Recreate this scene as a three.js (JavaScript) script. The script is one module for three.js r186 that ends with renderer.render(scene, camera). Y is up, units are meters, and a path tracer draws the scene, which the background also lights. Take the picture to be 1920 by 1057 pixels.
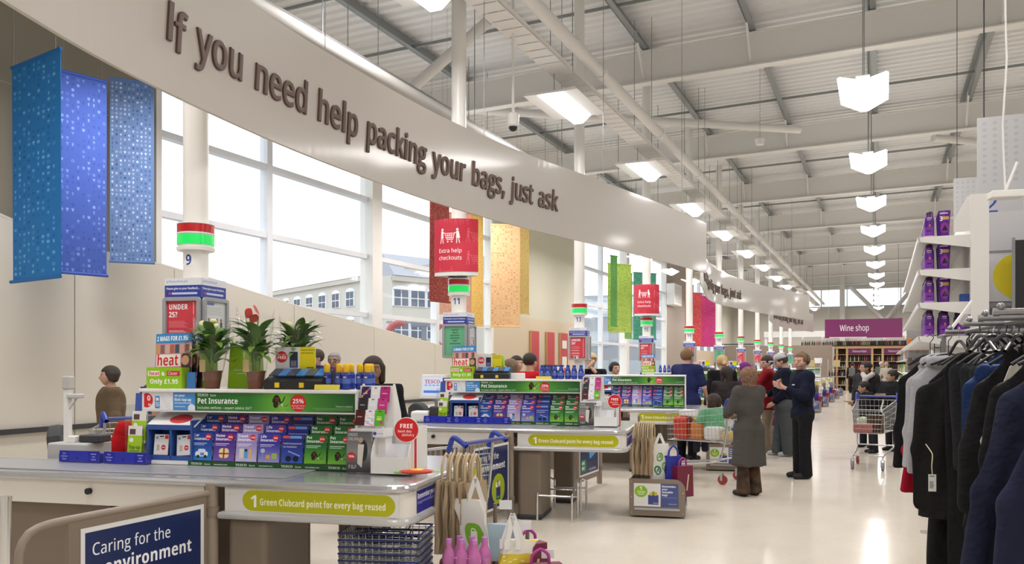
import * as THREE from 'three';
import { mergeGeometries } from 'three/addons/utils/BufferGeometryUtils.js';
import { RoundedBoxGeometry } from 'three/addons/geometries/RoundedBoxGeometry.js';
import { TextGeometry } from 'three/addons/geometries/TextGeometry.js';
import { FontLoader } from 'three/addons/loaders/FontLoader.js';
import { RectAreaLightUniformsLib } from 'three/addons/lights/RectAreaLightUniformsLib.js';

// ---------- camera, sky, exposure ----------
const W = 1920, HH = 1057, FPX = 1545, HORIZON = 684, EYE = 1.5;
const TH = Math.atan2(695, FPX), CT = Math.cos(TH), ST = Math.sin(TH);
const scene = new THREE.Scene();
scene.background = new THREE.Color(0.93, 0.965, 1.0);
scene.backgroundIntensity = 1.7;
const camera = new THREE.PerspectiveCamera(2 * Math.atan(HH / 2 / FPX) * 180 / Math.PI, W / HH, 0.05, 400);
camera.position.set(0, EYE, 0);
camera.rotation.y = TH;
camera.setViewOffset(W, HH, 0, HH / 2 - HORIZON, W, HH);
const renderer = new THREE.WebGLRenderer({ antialias: true });
renderer.toneMapping = THREE.LinearToneMapping;
renderer.toneMappingExposure = 1.28;
renderer.shadowMap.enabled = true;
RectAreaLightUniformsLib.init();
const LAMP_POWER = 26;          // radiance of each ceiling luminaire
const font = await new FontLoader().loadAsync('fonts/droid/droid_sans_regular.typeface.json');

// ---------- helpers ----------
let seed = 7;
const rnd = () => { seed = (seed * 1664525 + 1013904223) >>> 0; return seed / 4294967296; };
const rr = (a, b) => a + (b - a) * rnd();
const reseed = (n) => { seed = n; };
// distance in metres along the store is called s here (s = -z)
const ray = (px, py) => { const u = (px - 960) / FPX; return [u * CT - ST, (HORIZON - py) / FPX, u * ST + CT]; };
const onX = (px, py, X) => { const r = ray(px, py), k = X / r[0]; return new THREE.Vector3(X, EYE + r[1] * k, -r[2] * k); };
const onY = (px, py, y) => { const r = ray(px, py), k = (y - EYE) / r[1]; return new THREE.Vector3(r[0] * k, y, -r[2] * k); };
const onS = (px, py, s) => { const r = ray(px, py), k = s / r[2]; return new THREE.Vector3(r[0] * k, EYE + r[1] * k, -s); };
const onD = (px, py, d) => { const r = ray(px, py); return new THREE.Vector3(r[0] * d, EYE + r[1] * d, -r[2] * d); };

const taken = {};
const numbered = (n) => { const k = taken[n] = (taken[n] ?? -1) + 1; return k ? n + '_' + String(k).padStart(3, '0') : n; };
const mats = {};
function M(color, rough = 0.6, opt = {}) {
  const key = JSON.stringify([color, rough, opt]);
  if (mats[key]) return mats[key];
  const m = new THREE.MeshPhysicalMaterial({ roughness: rough, metalness: 0, ...opt });
  Array.isArray(color) ? m.color.setRGB(...color) : m.color.set(color);
  if (opt.emissive) m.emissive = new THREE.Color(opt.emissive);
  return mats[key] = m;
}
const TX = (tex, rough = 0.5, opt = {}) => new THREE.MeshPhysicalMaterial({ map: tex, roughness: rough, ...opt });
function ctex(w, h, draw) {
  const c = document.createElement('canvas'); c.width = w; c.height = h;
  const g = c.getContext('2d'); draw(g, w, h);
  const t = new THREE.CanvasTexture(c); t.colorSpace = THREE.SRGBColorSpace; t.magFilter = THREE.LinearFilter; t.anisotropy = 8;
  return t;
}
function noiseTex(n, lo, hi, scales, s0 = 3) {
  let s = s0; const R = () => { s = (s * 1664525 + 1013904223) >>> 0; return s / 4294967296; };
  const acc = new Float32Array(n * n); let tot = 0;
  for (const [cells, amp] of scales) {
    const grid = Array.from({ length: cells * cells }, R); tot += amp;
    for (let y = 0; y < n; y++) for (let x = 0; x < n; x++) {
      const fx = x / n * cells, fy = y / n * cells, x0 = fx | 0, y0 = fy | 0, a = fx - x0, b = fy - y0, x1 = (x0 + 1) % cells, y1 = (y0 + 1) % cells;
      const ax = a * a * (3 - 2 * a), by = b * b * (3 - 2 * b);
      acc[y * n + x] += amp * ((grid[y0 * cells + x0] * (1 - ax) + grid[y0 * cells + x1] * ax) * (1 - by) + (grid[y1 * cells + x0] * (1 - ax) + grid[y1 * cells + x1] * ax) * by);
    }
  }
  const d = new Uint8Array(n * n * 4);
  for (let i = 0; i < n * n; i++) { const v = acc[i] / tot; for (let c = 0; c < 3; c++) d[i * 4 + c] = Math.max(0, Math.min(255, 255 * (lo[c] + (hi[c] - lo[c]) * v))); d[i * 4 + 3] = 255; }
  const t = new THREE.DataTexture(d, n, n); t.wrapS = t.wrapT = THREE.RepeatWrapping; t.magFilter = THREE.LinearFilter; t.minFilter = THREE.LinearMipmapLinearFilter; t.generateMipmaps = true; t.needsUpdate = true;
  return t;
}
const V = (x, y, z) => new THREE.Vector3(x, y, z);
function place(g, x = 0, y = 0, z = 0, rx = 0, ry = 0, rz = 0) {
  if (rx || ry || rz) g.applyMatrix4(new THREE.Matrix4().makeRotationFromEuler(new THREE.Euler(rx, ry, rz, 'YXZ')));
  g.translate(x, y, z); return g;
}
const box = (w, h, d, x, y, z, rx, ry, rz) => place(new THREE.BoxGeometry(w, h, d), x, y, z, rx, ry, rz);
const rbox = (w, h, d, r, x, y, z, rx, ry, rz) => place(new RoundedBoxGeometry(w, h, d, 2, Math.min(r, w * .49, h * .49, d * .49)), x, y, z, rx, ry, rz);
const cyl = (r1, r2, h, x, y, z, n = 16, rx, ry, rz) => place(new THREE.CylinderGeometry(r1, r2, h, n), x, y, z, rx, ry, rz);
const sph = (r, x, y, z, sx = 1, sy = 1, sz = 1, n = 14) => place(new THREE.SphereGeometry(r, n, Math.ceil(n * .7)).scale(sx, sy, sz), x, y, z);
const plane = (w, h, x, y, z, rx, ry, rz) => place(new THREE.PlaneGeometry(w, h), x, y, z, rx, ry, rz);
function bar(a, b, r, n = 6) {
  const A = Array.isArray(a) ? V(...a) : a, B = Array.isArray(b) ? V(...b) : b, d = B.clone().sub(A), L = d.length();
  const g = new THREE.CylinderGeometry(r, r, L, n);
  g.applyQuaternion(new THREE.Quaternion().setFromUnitVectors(V(0, 1, 0), d.normalize()));
  return g.translate((A.x + B.x) / 2, (A.y + B.y) / 2, (A.z + B.z) / 2);
}
function tube(pts, r, seg = 24, n = 8, closed = false) {
  return new THREE.TubeGeometry(new THREE.CatmullRomCurve3(pts.map((p) => Array.isArray(p) ? V(...p) : p), closed, 'catmullrom', 0.3), seg, r, n, closed);
}
const lathe = (pts, n = 20) => new THREE.LatheGeometry(pts.map(([x, y]) => new THREE.Vector2(x, y)), n);
function extr(pts, depth, bevel = 0) {
  const s = pts instanceof THREE.Shape ? pts : new THREE.Shape(pts.map(([x, y]) => new THREE.Vector2(x, y)));
  return new THREE.ExtrudeGeometry(s, { depth, bevelEnabled: bevel > 0, bevelSize: bevel, bevelThickness: bevel, bevelSegments: 2, curveSegments: 10 });
}
function merge(gs) {
  gs = Array.isArray(gs) ? gs.flat(4) : [gs];
  if (gs.length === 1) return gs[0];
  const keep = gs.every((g) => g.attributes.color) ? ['position', 'normal', 'uv', 'color'] : ['position', 'normal', 'uv'];
  return mergeGeometries(gs.map((g) => { const q = g.index ? g.toNonIndexed() : g; for (const k of Object.keys(q.attributes)) if (!keep.includes(k)) q.deleteAttribute(k); if (!q.attributes.uv) q.setAttribute('uv', new THREE.BufferAttribute(new Float32Array(q.attributes.position.count * 2), 2)); return q; }), false);
}
function shadowOn(m) { m.castShadow = m.receiveShadow = true; return m; }
function part(parent, name, geos, mat, label) {
  const m = shadowOn(new THREE.Mesh(merge(geos), mat)); m.name = name;
  if (label) m.userData.label = label;
  parent.add(m); return m;
}
function thing(name, label, category, pos = [0, 0, 0], turn = 0, group) {
  const o = new THREE.Group(); o.name = numbered(name); scene.add(o);
  Array.isArray(pos) ? o.position.set(...pos) : o.position.copy(pos); o.rotation.y = turn;
  o.userData = { label, category }; if (group) o.userData.group = group;
  return o;
}
function single(name, geos, mat, label, category, pos, turn = 0, group) {
  const m = shadowOn(new THREE.Mesh(merge(geos), mat)); m.name = numbered(name); scene.add(m);
  if (pos) Array.isArray(pos) ? m.position.set(...pos) : m.position.copy(pos);
  m.rotation.y = turn; m.userData = { label, category }; if (group) m.userData.group = group;
  return m;
}
function struct(name, geos, mat) {
  const m = shadowOn(new THREE.Mesh(merge(geos), mat)); m.name = numbered(name); scene.add(m); m.userData = { kind: 'structure' }; return m;
}
function structGroup(name) { const g = new THREE.Group(); g.name = numbered(name); scene.add(g); g.userData = { kind: 'structure' }; return g; }
function dup(o, pos, turn, label, group) {
  const c = o.clone(); c.name = numbered(o.name.replace(/_\d{3}$/, '')); scene.add(c); c.userData = { ...o.userData };
  if (pos) Array.isArray(pos) ? c.position.set(...pos) : c.position.copy(pos);
  if (turn !== undefined) c.rotation.y = turn;
  if (label) c.userData.label = label; if (group) c.userData.group = group;
  return c;
}
// text drawing on a canvas, squeezed to fit a width
function txt(g, s, x, y, size, color, o = {}) {
  g.save(); g.fillStyle = color; g.font = (o.style ?? '') + ' ' + (o.weight ?? 'normal') + ' ' + size + 'px ' + (o.font ?? 'sans-serif'); g.textAlign = o.align ?? 'left'; g.textBaseline = 'alphabetic';
  g.translate(x, y); g.scale(o.sx ?? 1, 1); g.fillText(s, 0, 0); g.restore();
}
const disc = (g, x, y, r, c) => { g.fillStyle = c; g.beginPath(); g.arc(x, y, r, 0, 7); g.fill(); };
const rect = (g, x, y, w, h, c) => { g.fillStyle = c; g.fillRect(x, y, w, h); };
function rrect(g, x, y, w, h, r, c) { g.fillStyle = c; g.beginPath(); g.roundRect(x, y, w, h, r); g.fill(); }

// ---------- shared materials ----------
const clothBump = noiseTex(256, [0, 0, 0], [1, 1, 1], [[10, 1], [26, .7], [90, .35]], 91);
const fabs = {};
const fabric = (c, rough = .9) => { const k = c.join() + rough; if (!fabs[k]) { fabs[k] = new THREE.MeshPhysicalMaterial({ roughness: rough, bumpMap: clothBump, bumpScale: .016, specularIntensity: .35 }); fabs[k].color.setRGB(...c); } return fabs[k]; };
const MAT = {
  white: M([.82, .81, .78], .45), cream: M([.8, .77, .68], .5), steel: M([.62, .63, .64], .28, { metalness: .9 }), chrome: M([.75, .76, .77], .16, { metalness: 1 }),
  galv: M([.30, .32, .32], .45, { metalness: .4 }), beam: M([.80, .785, .75], .6), black: M([.015, .015, .017], .5), dark: M([.04, .04, .045], .6),
  taupe: M([.235, .185, .14], .5), rail: M([.30, .245, .19], .4), blue: M([.03, .055, .36], .4), navy: M([.012, .018, .05], .8), red: M([.6, .02, .03], .45),
  green: M([.36, .55, .02], .5), greyPlastic: M([.34, .35, .37], .4), yellow: M([.85, .62, .02], .5), paper: M([.8, .8, .78], .7), wire: M([.55, .56, .57], .3, { metalness: .85 }),
  clear: M([.97, .985, .99], .06, { transmission: 1, thickness: 0, ior: 1.3 }), clearBox: M([.93, .95, .97], .08, { transmission: 1, thickness: 0, ior: 1.35 }),
};
// ---------- floor, walls, roof ----------
const XW = -9.2, SFAR = 57, XR = 16, SBACK = -7, YB = 6.63, YD = 7.45;   // window wall, far wall, right wall, rear wall, beam soffit, roof deck
{
  const t = noiseTex(512, [.845, .81, .75], [.895, .865, .81], [[256, .5], [64, .3], [9, .5]], 5); t.colorSpace = THREE.SRGBColorSpace;
  const L = SFAR - SBACK + 2, Wd = XR - XW + 2;
  const g = box(Wd, .2, L, (XR + XW) / 2, -.1, -(SFAR + SBACK) / 2);
  const p = g.attributes.position, uv = g.attributes.uv; for (let i = 0; i < p.count; i++) uv.setXY(i, p.getX(i) / 2.2, p.getZ(i) / 2.2);
  struct('floor', g, new THREE.MeshPhysicalMaterial({ map: t, roughness: .15, specularIntensity: .13 }));
}
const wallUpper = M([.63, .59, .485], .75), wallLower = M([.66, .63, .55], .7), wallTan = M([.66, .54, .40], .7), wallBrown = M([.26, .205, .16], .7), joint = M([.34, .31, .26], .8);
// profile of the dado top on the window wall: [s, y]
const dadoPx = [[0, 404], [65, 432], [170, 468], [300, 497], [345, 510], [400, 525], [480, 551], [565, 577], [640, 598], [720, 620], [800, 642], [850, 654], [932, 668]];
const dado = dadoPx.map(([x, y]) => { const p = onX(x, y, XW + .12); return [-p.z, p.y]; });
const sOf = (px) => -onX(px, 600, XW + .1).z;
const W1 = [sOf(303), sOf(932)], W2 = [sOf(1086), sOf(1254)], W3 = [44, 52];
const headY = 6.3;
{
  const lo = structGroup('wall_left');
  // lower dado panels between vertical joints, sloped along the top
  const yAt = (s) => { if (s <= dado[0][0]) return dado[0][1] + .04 * (dado[0][0] - s); for (let i = 1; i < dado.length; i++) if (s <= dado[i][0]) { const [a, b] = [dado[i - 1], dado[i]]; return a[1] + (b[1] - a[1]) * (s - a[0]) / (b[0] - a[0]); } return dado[dado.length - 1][1]; };
  const cuts = [SBACK, -2, 2, 5, sOf(138), sOf(325), 11.2, 13.6, 16, W1[1] + .1];
  for (let i = 0; i < cuts.length - 1; i++) {
    const a = cuts[i] + .006, b = cuts[i + 1] - .006, pts = [[a, 0]], n = 8;
    for (let k = n; k >= 0; k--) pts.push([a + (b - a) * k / n, yAt(a + (b - a) * k / n)]); pts.splice(1, 0, [b, 0]);
    part(lo, 'panel', place(extr(pts, .12), XW, 0, 0, 0, Math.PI / 2), wallLower);
  }
  // solid wall behind/above
  const solid = [box(.3, YD + .3, 40, XW - 4, (YD) / 2, 60)];
  solid.length = 0;
  const seg = (a, b, y0, y1, m, th = .26) => part(lo, 'wall_section', box(th, y1 - y0, b - a, XW - th / 2, (y0 + y1) / 2, -(a + b) / 2), m);
  seg(SBACK, W1[0], 0, YD + .2, M([.25, .225, .17], .75));  // darker than wallUpper: the unlit look of this near stretch is painted in
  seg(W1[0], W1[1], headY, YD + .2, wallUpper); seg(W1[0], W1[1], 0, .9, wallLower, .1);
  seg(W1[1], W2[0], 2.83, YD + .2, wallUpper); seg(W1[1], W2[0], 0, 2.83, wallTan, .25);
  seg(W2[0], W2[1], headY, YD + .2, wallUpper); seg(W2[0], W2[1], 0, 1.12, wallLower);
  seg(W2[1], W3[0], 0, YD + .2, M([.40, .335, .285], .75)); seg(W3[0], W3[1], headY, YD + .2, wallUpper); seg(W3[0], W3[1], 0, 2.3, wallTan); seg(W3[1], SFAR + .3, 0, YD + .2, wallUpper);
  part(lo, 'bumper_rail', box(.05, .06, 30, XW + .15, .74, -8), MAT.dark);
  for (const s of [2.2, 4.6, sOf(36)]) part(lo, 'joint', box(.004, 4.2, .012, XW + .002, 5.4, -s), joint);
  for (const y of [4.75, 6.0]) part(lo, 'joint', box(.004, .012, W1[0] - SBACK, XW + .002, y, -(W1[0] + SBACK) / 2), joint);
}
// windows
const frameM = M([.80, .83, .87], .4), frameW = M([.83, .82, .78], .45);
function windowWall(s0, s1, y0fn, trans, mull, wide) {
  const g = structGroup('window_1'.replace('1', String(++windowWall.n)));
  const xs = XW - .13;
  for (const s of mull) { const w = wide.includes(s) ? .34 : .13; part(g, 'mullion', box(w > .2 ? .3 : .16, headY - y0fn(s), w, w > .2 ? XW - .1 : xs, (headY + y0fn(s)) / 2, -s), w > .2 ? frameW : frameM); }
  for (const y of trans) part(g, 'transom', box(.14, .09, s1 - s0, xs, y, -(s0 + s1) / 2), frameM);
  part(g, 'frame', [box(.2, .12, s1 - s0, xs, headY - .06, -(s0 + s1) / 2), box(.22, headY - 1, .1, XW - .11, (headY + 1) / 2, -s0 - .05), box(.22, headY - 1, .1, XW - .11, (headY + 1) / 2, -s1 + .05)], frameW);
  const ss = [s0, ...mull, s1].sort((a, b) => a - b), ys = [.9, ...trans, headY];
  for (let i = 0; i < ss.length - 1; i++) for (let j = 0; j < ys.length - 1; j++) part(g, 'pane', box(.008, ys[j + 1] - ys[j] - .06, ss[i + 1] - ss[i] - .06, xs, (ys[j] + ys[j + 1]) / 2, -(ss[i] + ss[i + 1]) / 2), MAT.clear);
  return g;
}
windowWall.n = 0;
windowWall(W1[0], W1[1], () => .9, [2.49, 3.64, 4.77, 5.9], [sOf(520), sOf(712), sOf(832)], [sOf(712)]);
windowWall(W2[0], W2[1], () => 1.1, [2.3, 3.6, 4.85], [sOf(1137), sOf(1180), sOf(1222)], [sOf(1180)]);
windowWall(W3[0], W3[1], () => 2.3, [3.6, 4.85], [46, 48, 50], []);
// outer edge trim of dado
struct('trim_1', tube(dado.map(([s, y]) => V(XW + .1, y + .01, -s)), .025, 60, 6), wallLower);
// right, rear, far walls
struct('wall_right', box(.3, YD + .4, SFAR - SBACK + 2, XR + .15, YD / 2, -(SFAR + SBACK) / 2), M([.7, .69, .66], .7));
struct('wall_rear', box(XR - XW + 1, YD + .4, .3, (XR + XW) / 2, YD / 2, -SBACK + .15), M([.7, .69, .66], .7));
{
  const w = structGroup('wall_far'), z = -SFAR - .15, y0 = 5.25, y1 = 6.35, xa = -5.2, xb = 2.6;
  const m = M([.70, .67, .60], .75);
  part(w, 'wall_section', box(XR - XW, y0, .3, (XR + XW) / 2, y0 / 2, z), m);
  part(w, 'wall_section', box(XR - XW, YD + .2 - y1, .3, (XR + XW) / 2, (YD + .2 + y1) / 2, z), m);
  part(w, 'wall_section', box(xa - XW, y1 - y0, .3, (xa + XW) / 2, (y0 + y1) / 2, z), m);
  part(w, 'wall_section', box(XR - xb, y1 - y0, .3, (XR + xb) / 2, (y0 + y1) / 2, z), m);
  const g = structGroup('window_4');
  const n = 5; for (let i = 0; i < n; i++) { const a = xa + (xb - xa) * i / n, b = xa + (xb - xa) * (i + 1) / n; part(g, 'pane', box(b - a - .08, y1 - y0 - .08, .01, (a + b) / 2, (y0 + y1) / 2, z), MAT.clear); part(g, 'mullion', box(.08, y1 - y0, .1, a, (y0 + y1) / 2, z), frameM); }
  part(g, 'sill', box(xb - xa, .08, .4, (xa + xb) / 2, y0 - .02, z + .05), M([.5, .56, .66], .5));
  for (const [x0, ya, x1, yb] of [[-1.9, 6.5, .4, 4.0], [1.9, 6.5, -.1, 4.0]]) part(w, 'brace', bar([x0, ya, z + .5], [x1, yb, z + .5], .13, 4), MAT.beam);
  part(w, 'post', box(.3, YD, .3, -2.35, YD / 2, z + .6), MAT.beam);
}
// roof: profiled deck with ribs across the store
const roofTilt = .016;   // the roof falls towards the window wall
{
  const pitch = .25, n = Math.round((SFAR - SBACK + 1) / pitch), pos = [], x0 = XW - .4, x1 = XR + .3;
  const prof = []; for (let i = 0; i <= n; i++) { const s = SBACK - .5 + i * pitch; prof.push([s, 0], [s + .1, 0], [s + .13, .045], [s + .22, .045]); }
  for (let i = 0; i < prof.length - 1; i++) {
    const [a, ya] = prof[i], [b, yb] = prof[i + 1], A = [x0, YD + ya + x0 * roofTilt, -a], B = [x1, YD + ya + x1 * roofTilt, -a], C = [x1, YD + yb + x1 * roofTilt, -b], D = [x0, YD + yb + x0 * roofTilt, -b];
    pos.push(...A, ...B, ...C, ...A, ...C, ...D);
  }
  const g = new THREE.BufferGeometry(); g.setAttribute('position', new THREE.Float32BufferAttribute(pos, 3)); g.computeVertexNormals();
  const c = structGroup('ceiling');
  part(c, 'profiled_deck', g, M([.80, .80, .79], .5));
  part(c, 'roof_slab', box(XR - XW + 2, .2, SFAR - SBACK + 3, (XR + XW) / 2, YD + .45, -(SFAR + SBACK) / 2), MAT.beam);
  for (let s = 2.57; s < SFAR; s += 6) {
    const ib = (h, y) => place(box(XR - XW, h, .2, 0, 0, 0), (XR + XW) / 2, y + (XR + XW) / 2 * roofTilt, -s, 0, 0, Math.atan(roofTilt));
    part(c, 'rafter', [ib(.025, YB + .012), ib(.025, YB + .57), place(box(XR - XW, .56, .014, 0, 0, 0), (XR + XW) / 2, YB + .29 + (XR + XW) / 2 * roofTilt, -s, 0, 0, Math.atan(roofTilt))], MAT.beam);
  }
  for (let x = -.2 - 1.87 * 4; x < XR; x += 1.87) {
    const y = YB + .6 + x * roofTilt, L = SFAR - SBACK;
    part(c, 'purlin', [box(.016, .2, L, x, y + .1, -(SFAR + SBACK) / 2), box(.1, .014, L, x + .05, y + .007, -(SFAR + SBACK) / 2), box(.08, .012, L, x - .04, y + .2, -(SFAR + SBACK) / 2)], MAT.galv);
  }
  for (let s = 2.57; s < SFAR - 5; s += 6) for (const o of [1.9, 4.1]) part(c, 'tie_bar', place(box(XR - XW, .05, .03, 0, 0, 0), (XR + XW) / 2, YB + .66 + (XR + XW) / 2 * roofTilt, -s - o, 0, 0, Math.atan(roofTilt)), MAT.galv);
  // small drop struts between rafters and purlins
  for (let s = 14.57; s < SFAR - 5; s += 6) for (const x of [-3.94, -2.07, 1.67]) part(c, 'fly_brace', bar([x, YB + .7, -s + .55], [x, YB + .05, -s + .02], .025, 6), MAT.beam);
  const P = (px, py, y) => onY(px, py, y);
  part(c, 'brace_tube', [bar(P(872, 205, 6.75), P(1500, 243, 6.75), .085, 10)], MAT.beam);
  part(c, 'brace_tube', [bar(P(1750, 258, 6.75), P(1850, 268, 6.75), .085, 10)], MAT.beam);
  part(c, 'brace_tube', bar(onS(765, 172, 9.6), onS(915, 40, 9.6), .075, 10), MAT.beam);
}
// cable tray and pipes over the checkouts
{
  const L = 57, zc = -L / 2 + 2;
  const t = thing('cable_tray', 'perforated white cable tray running the length of the checkouts', 'tray', [-3.72, 5.2, zc]);
  part(t, 'tray_base', [box(.02, .06, L, -.14, .03, 0), box(.02, .06, L, .14, .03, 0), ...Array.from({ length: 250 }, (_, i) => box(.3, .008, L / 250 * .88, 0, 0, -L / 2 + (i + .5) * L / 250))], MAT.beam);
  for (let i = 0; i < 13; i++) for (const q of [-.15, .15]) part(t, 'hanger_rod', bar([q, 0, -zc - 2 - i * 3.9], [q, 2.19, -zc - 2 - i * 3.9], .006, 5), MAT.galv);
  const q = thing('white_conduit_pipe', 'fat white pipe with bolted couplings beside the cable tray', 'pipe', [-3.36, 5.32, zc]);
  part(q, 'pipe_run', cyl(.075, .075, L, 0, 0, 0, 14, Math.PI / 2), MAT.beam);
  for (let i = 0; i < 16; i++) part(q, 'coupling', cyl(.088, .088, .1, 0, 0, -zc - 1 - i * 3.1, 14, Math.PI / 2), MAT.white);
  const b = thing('banner_carrier_pipe', 'white pipe and dark cable running behind the top of the long banner', 'pipe', [-4.55, 4.36, zc]);
  part(b, 'pipe_run', cyl(.07, .07, L, 0, 0, 0, 12, Math.PI / 2), M([.5, .49, .46], .6));
  part(b, 'cable', cyl(.022, .022, L, -.06, .12, 0, 8, Math.PI / 2), M([.2, .2, .2], .6));
  for (let i = 0; i < 13; i++) part(b, 'suspension_wire', bar([0, 0, -zc - 3 - i * 3], [0, 2.9, -zc - 3 - i * 3], .006, 4), MAT.galv);
}
// luminaires
const glow = M([1, 1, 1], .5, { emissive: '#ffffff', emissiveIntensity: 3.2 });
{
  const prism = () => { const g = extr([[-.28, .045], [-.04, -.075], [.04, -.075], [.28, .045], [.26, .055], [.06, .0], [-.06, .0], [-.26, .055]], 1.1, .006); return g.translate(0, 0, -.55); };
  const winged = (glowPart) => glowPart ? merge([extr([[-.19, .05], [-.06, -.055], [.06, -.055], [.19, .05]], 1.04, .004).translate(0, 0, -.52)]) : merge([extr([[-.36, .05], [-.33, .085], [-.2, .07], [.2, .07], [.33, .085], [.36, .05], [.2, .045], [-.2, .045]], 1.1, .002).translate(0, 0, -.55)]);
  const mk = (label, kind, x, y, z, group) => {
    const t = thing('pendant_light', label, 'ceiling light', [x, y, z], 0, group);
    if (kind === 'tray') { part(t, 'diffuser', winged(true), glow, 'glowing white diffuser'); part(t, 'reflector_wing', winged(false), M([.86, .86, .84], .35)); }
    else { part(t, 'diffuser', prism(), glow, 'glowing white prism'); part(t, 'housing', box(.16, .05, 1.0, 0, .04, 0), MAT.white); }
    for (const q of [-.4, .4]) part(t, 'suspension', bar([0, .05, q], [0, kind === 'tray' ? .335 : 2.52 + x * roofTilt, q], .006, 5), MAT.galv);
    const l = new THREE.RectAreaLight(0xfdf7f6, LAMP_POWER, .5, 1.05);
    l.name = 'luminaire_glow'; l.position.set(x, y - .085, z); l.lookAt(x, 0, z); scene.add(l);
  };
  const sL = [6.2 - 3.9, 6.2, 10.15, 14.05, 17.9, 21.8, 25.7, 29.6, 33.5, 37.4, 41.3, 45.2, 49.1, 53];
  sL.forEach((s) => mk('winged white batten light hung under the cable tray', 'tray', -3.8, 4.86, -s, 'lights under the cable tray'));
  const sR = Array.from({ length: 13 }, (_, i) => 7.4 + 3.9 * i); sR.unshift(3.5, -.4, -4.3);
  sR.forEach((s) => mk('glowing white prism light hung over the main aisle', 'prism', -.22, 4.93, -s, 'lights over the main aisle'));
  for (const x of [4.2, 8.6, 13]) for (let s = -4; s < 56; s += 7.8) mk('glowing white prism light over the far shopping aisles', 'prism', x, 4.93, -s, 'lights over the shopping aisles');
  for (let s = -1.2; s < 54; s += 3.9) mk('glowing white prism light between checkouts and window wall', 'prism', -7.2, 4.93, -s, 'lights over the lobby strip');
}
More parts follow.
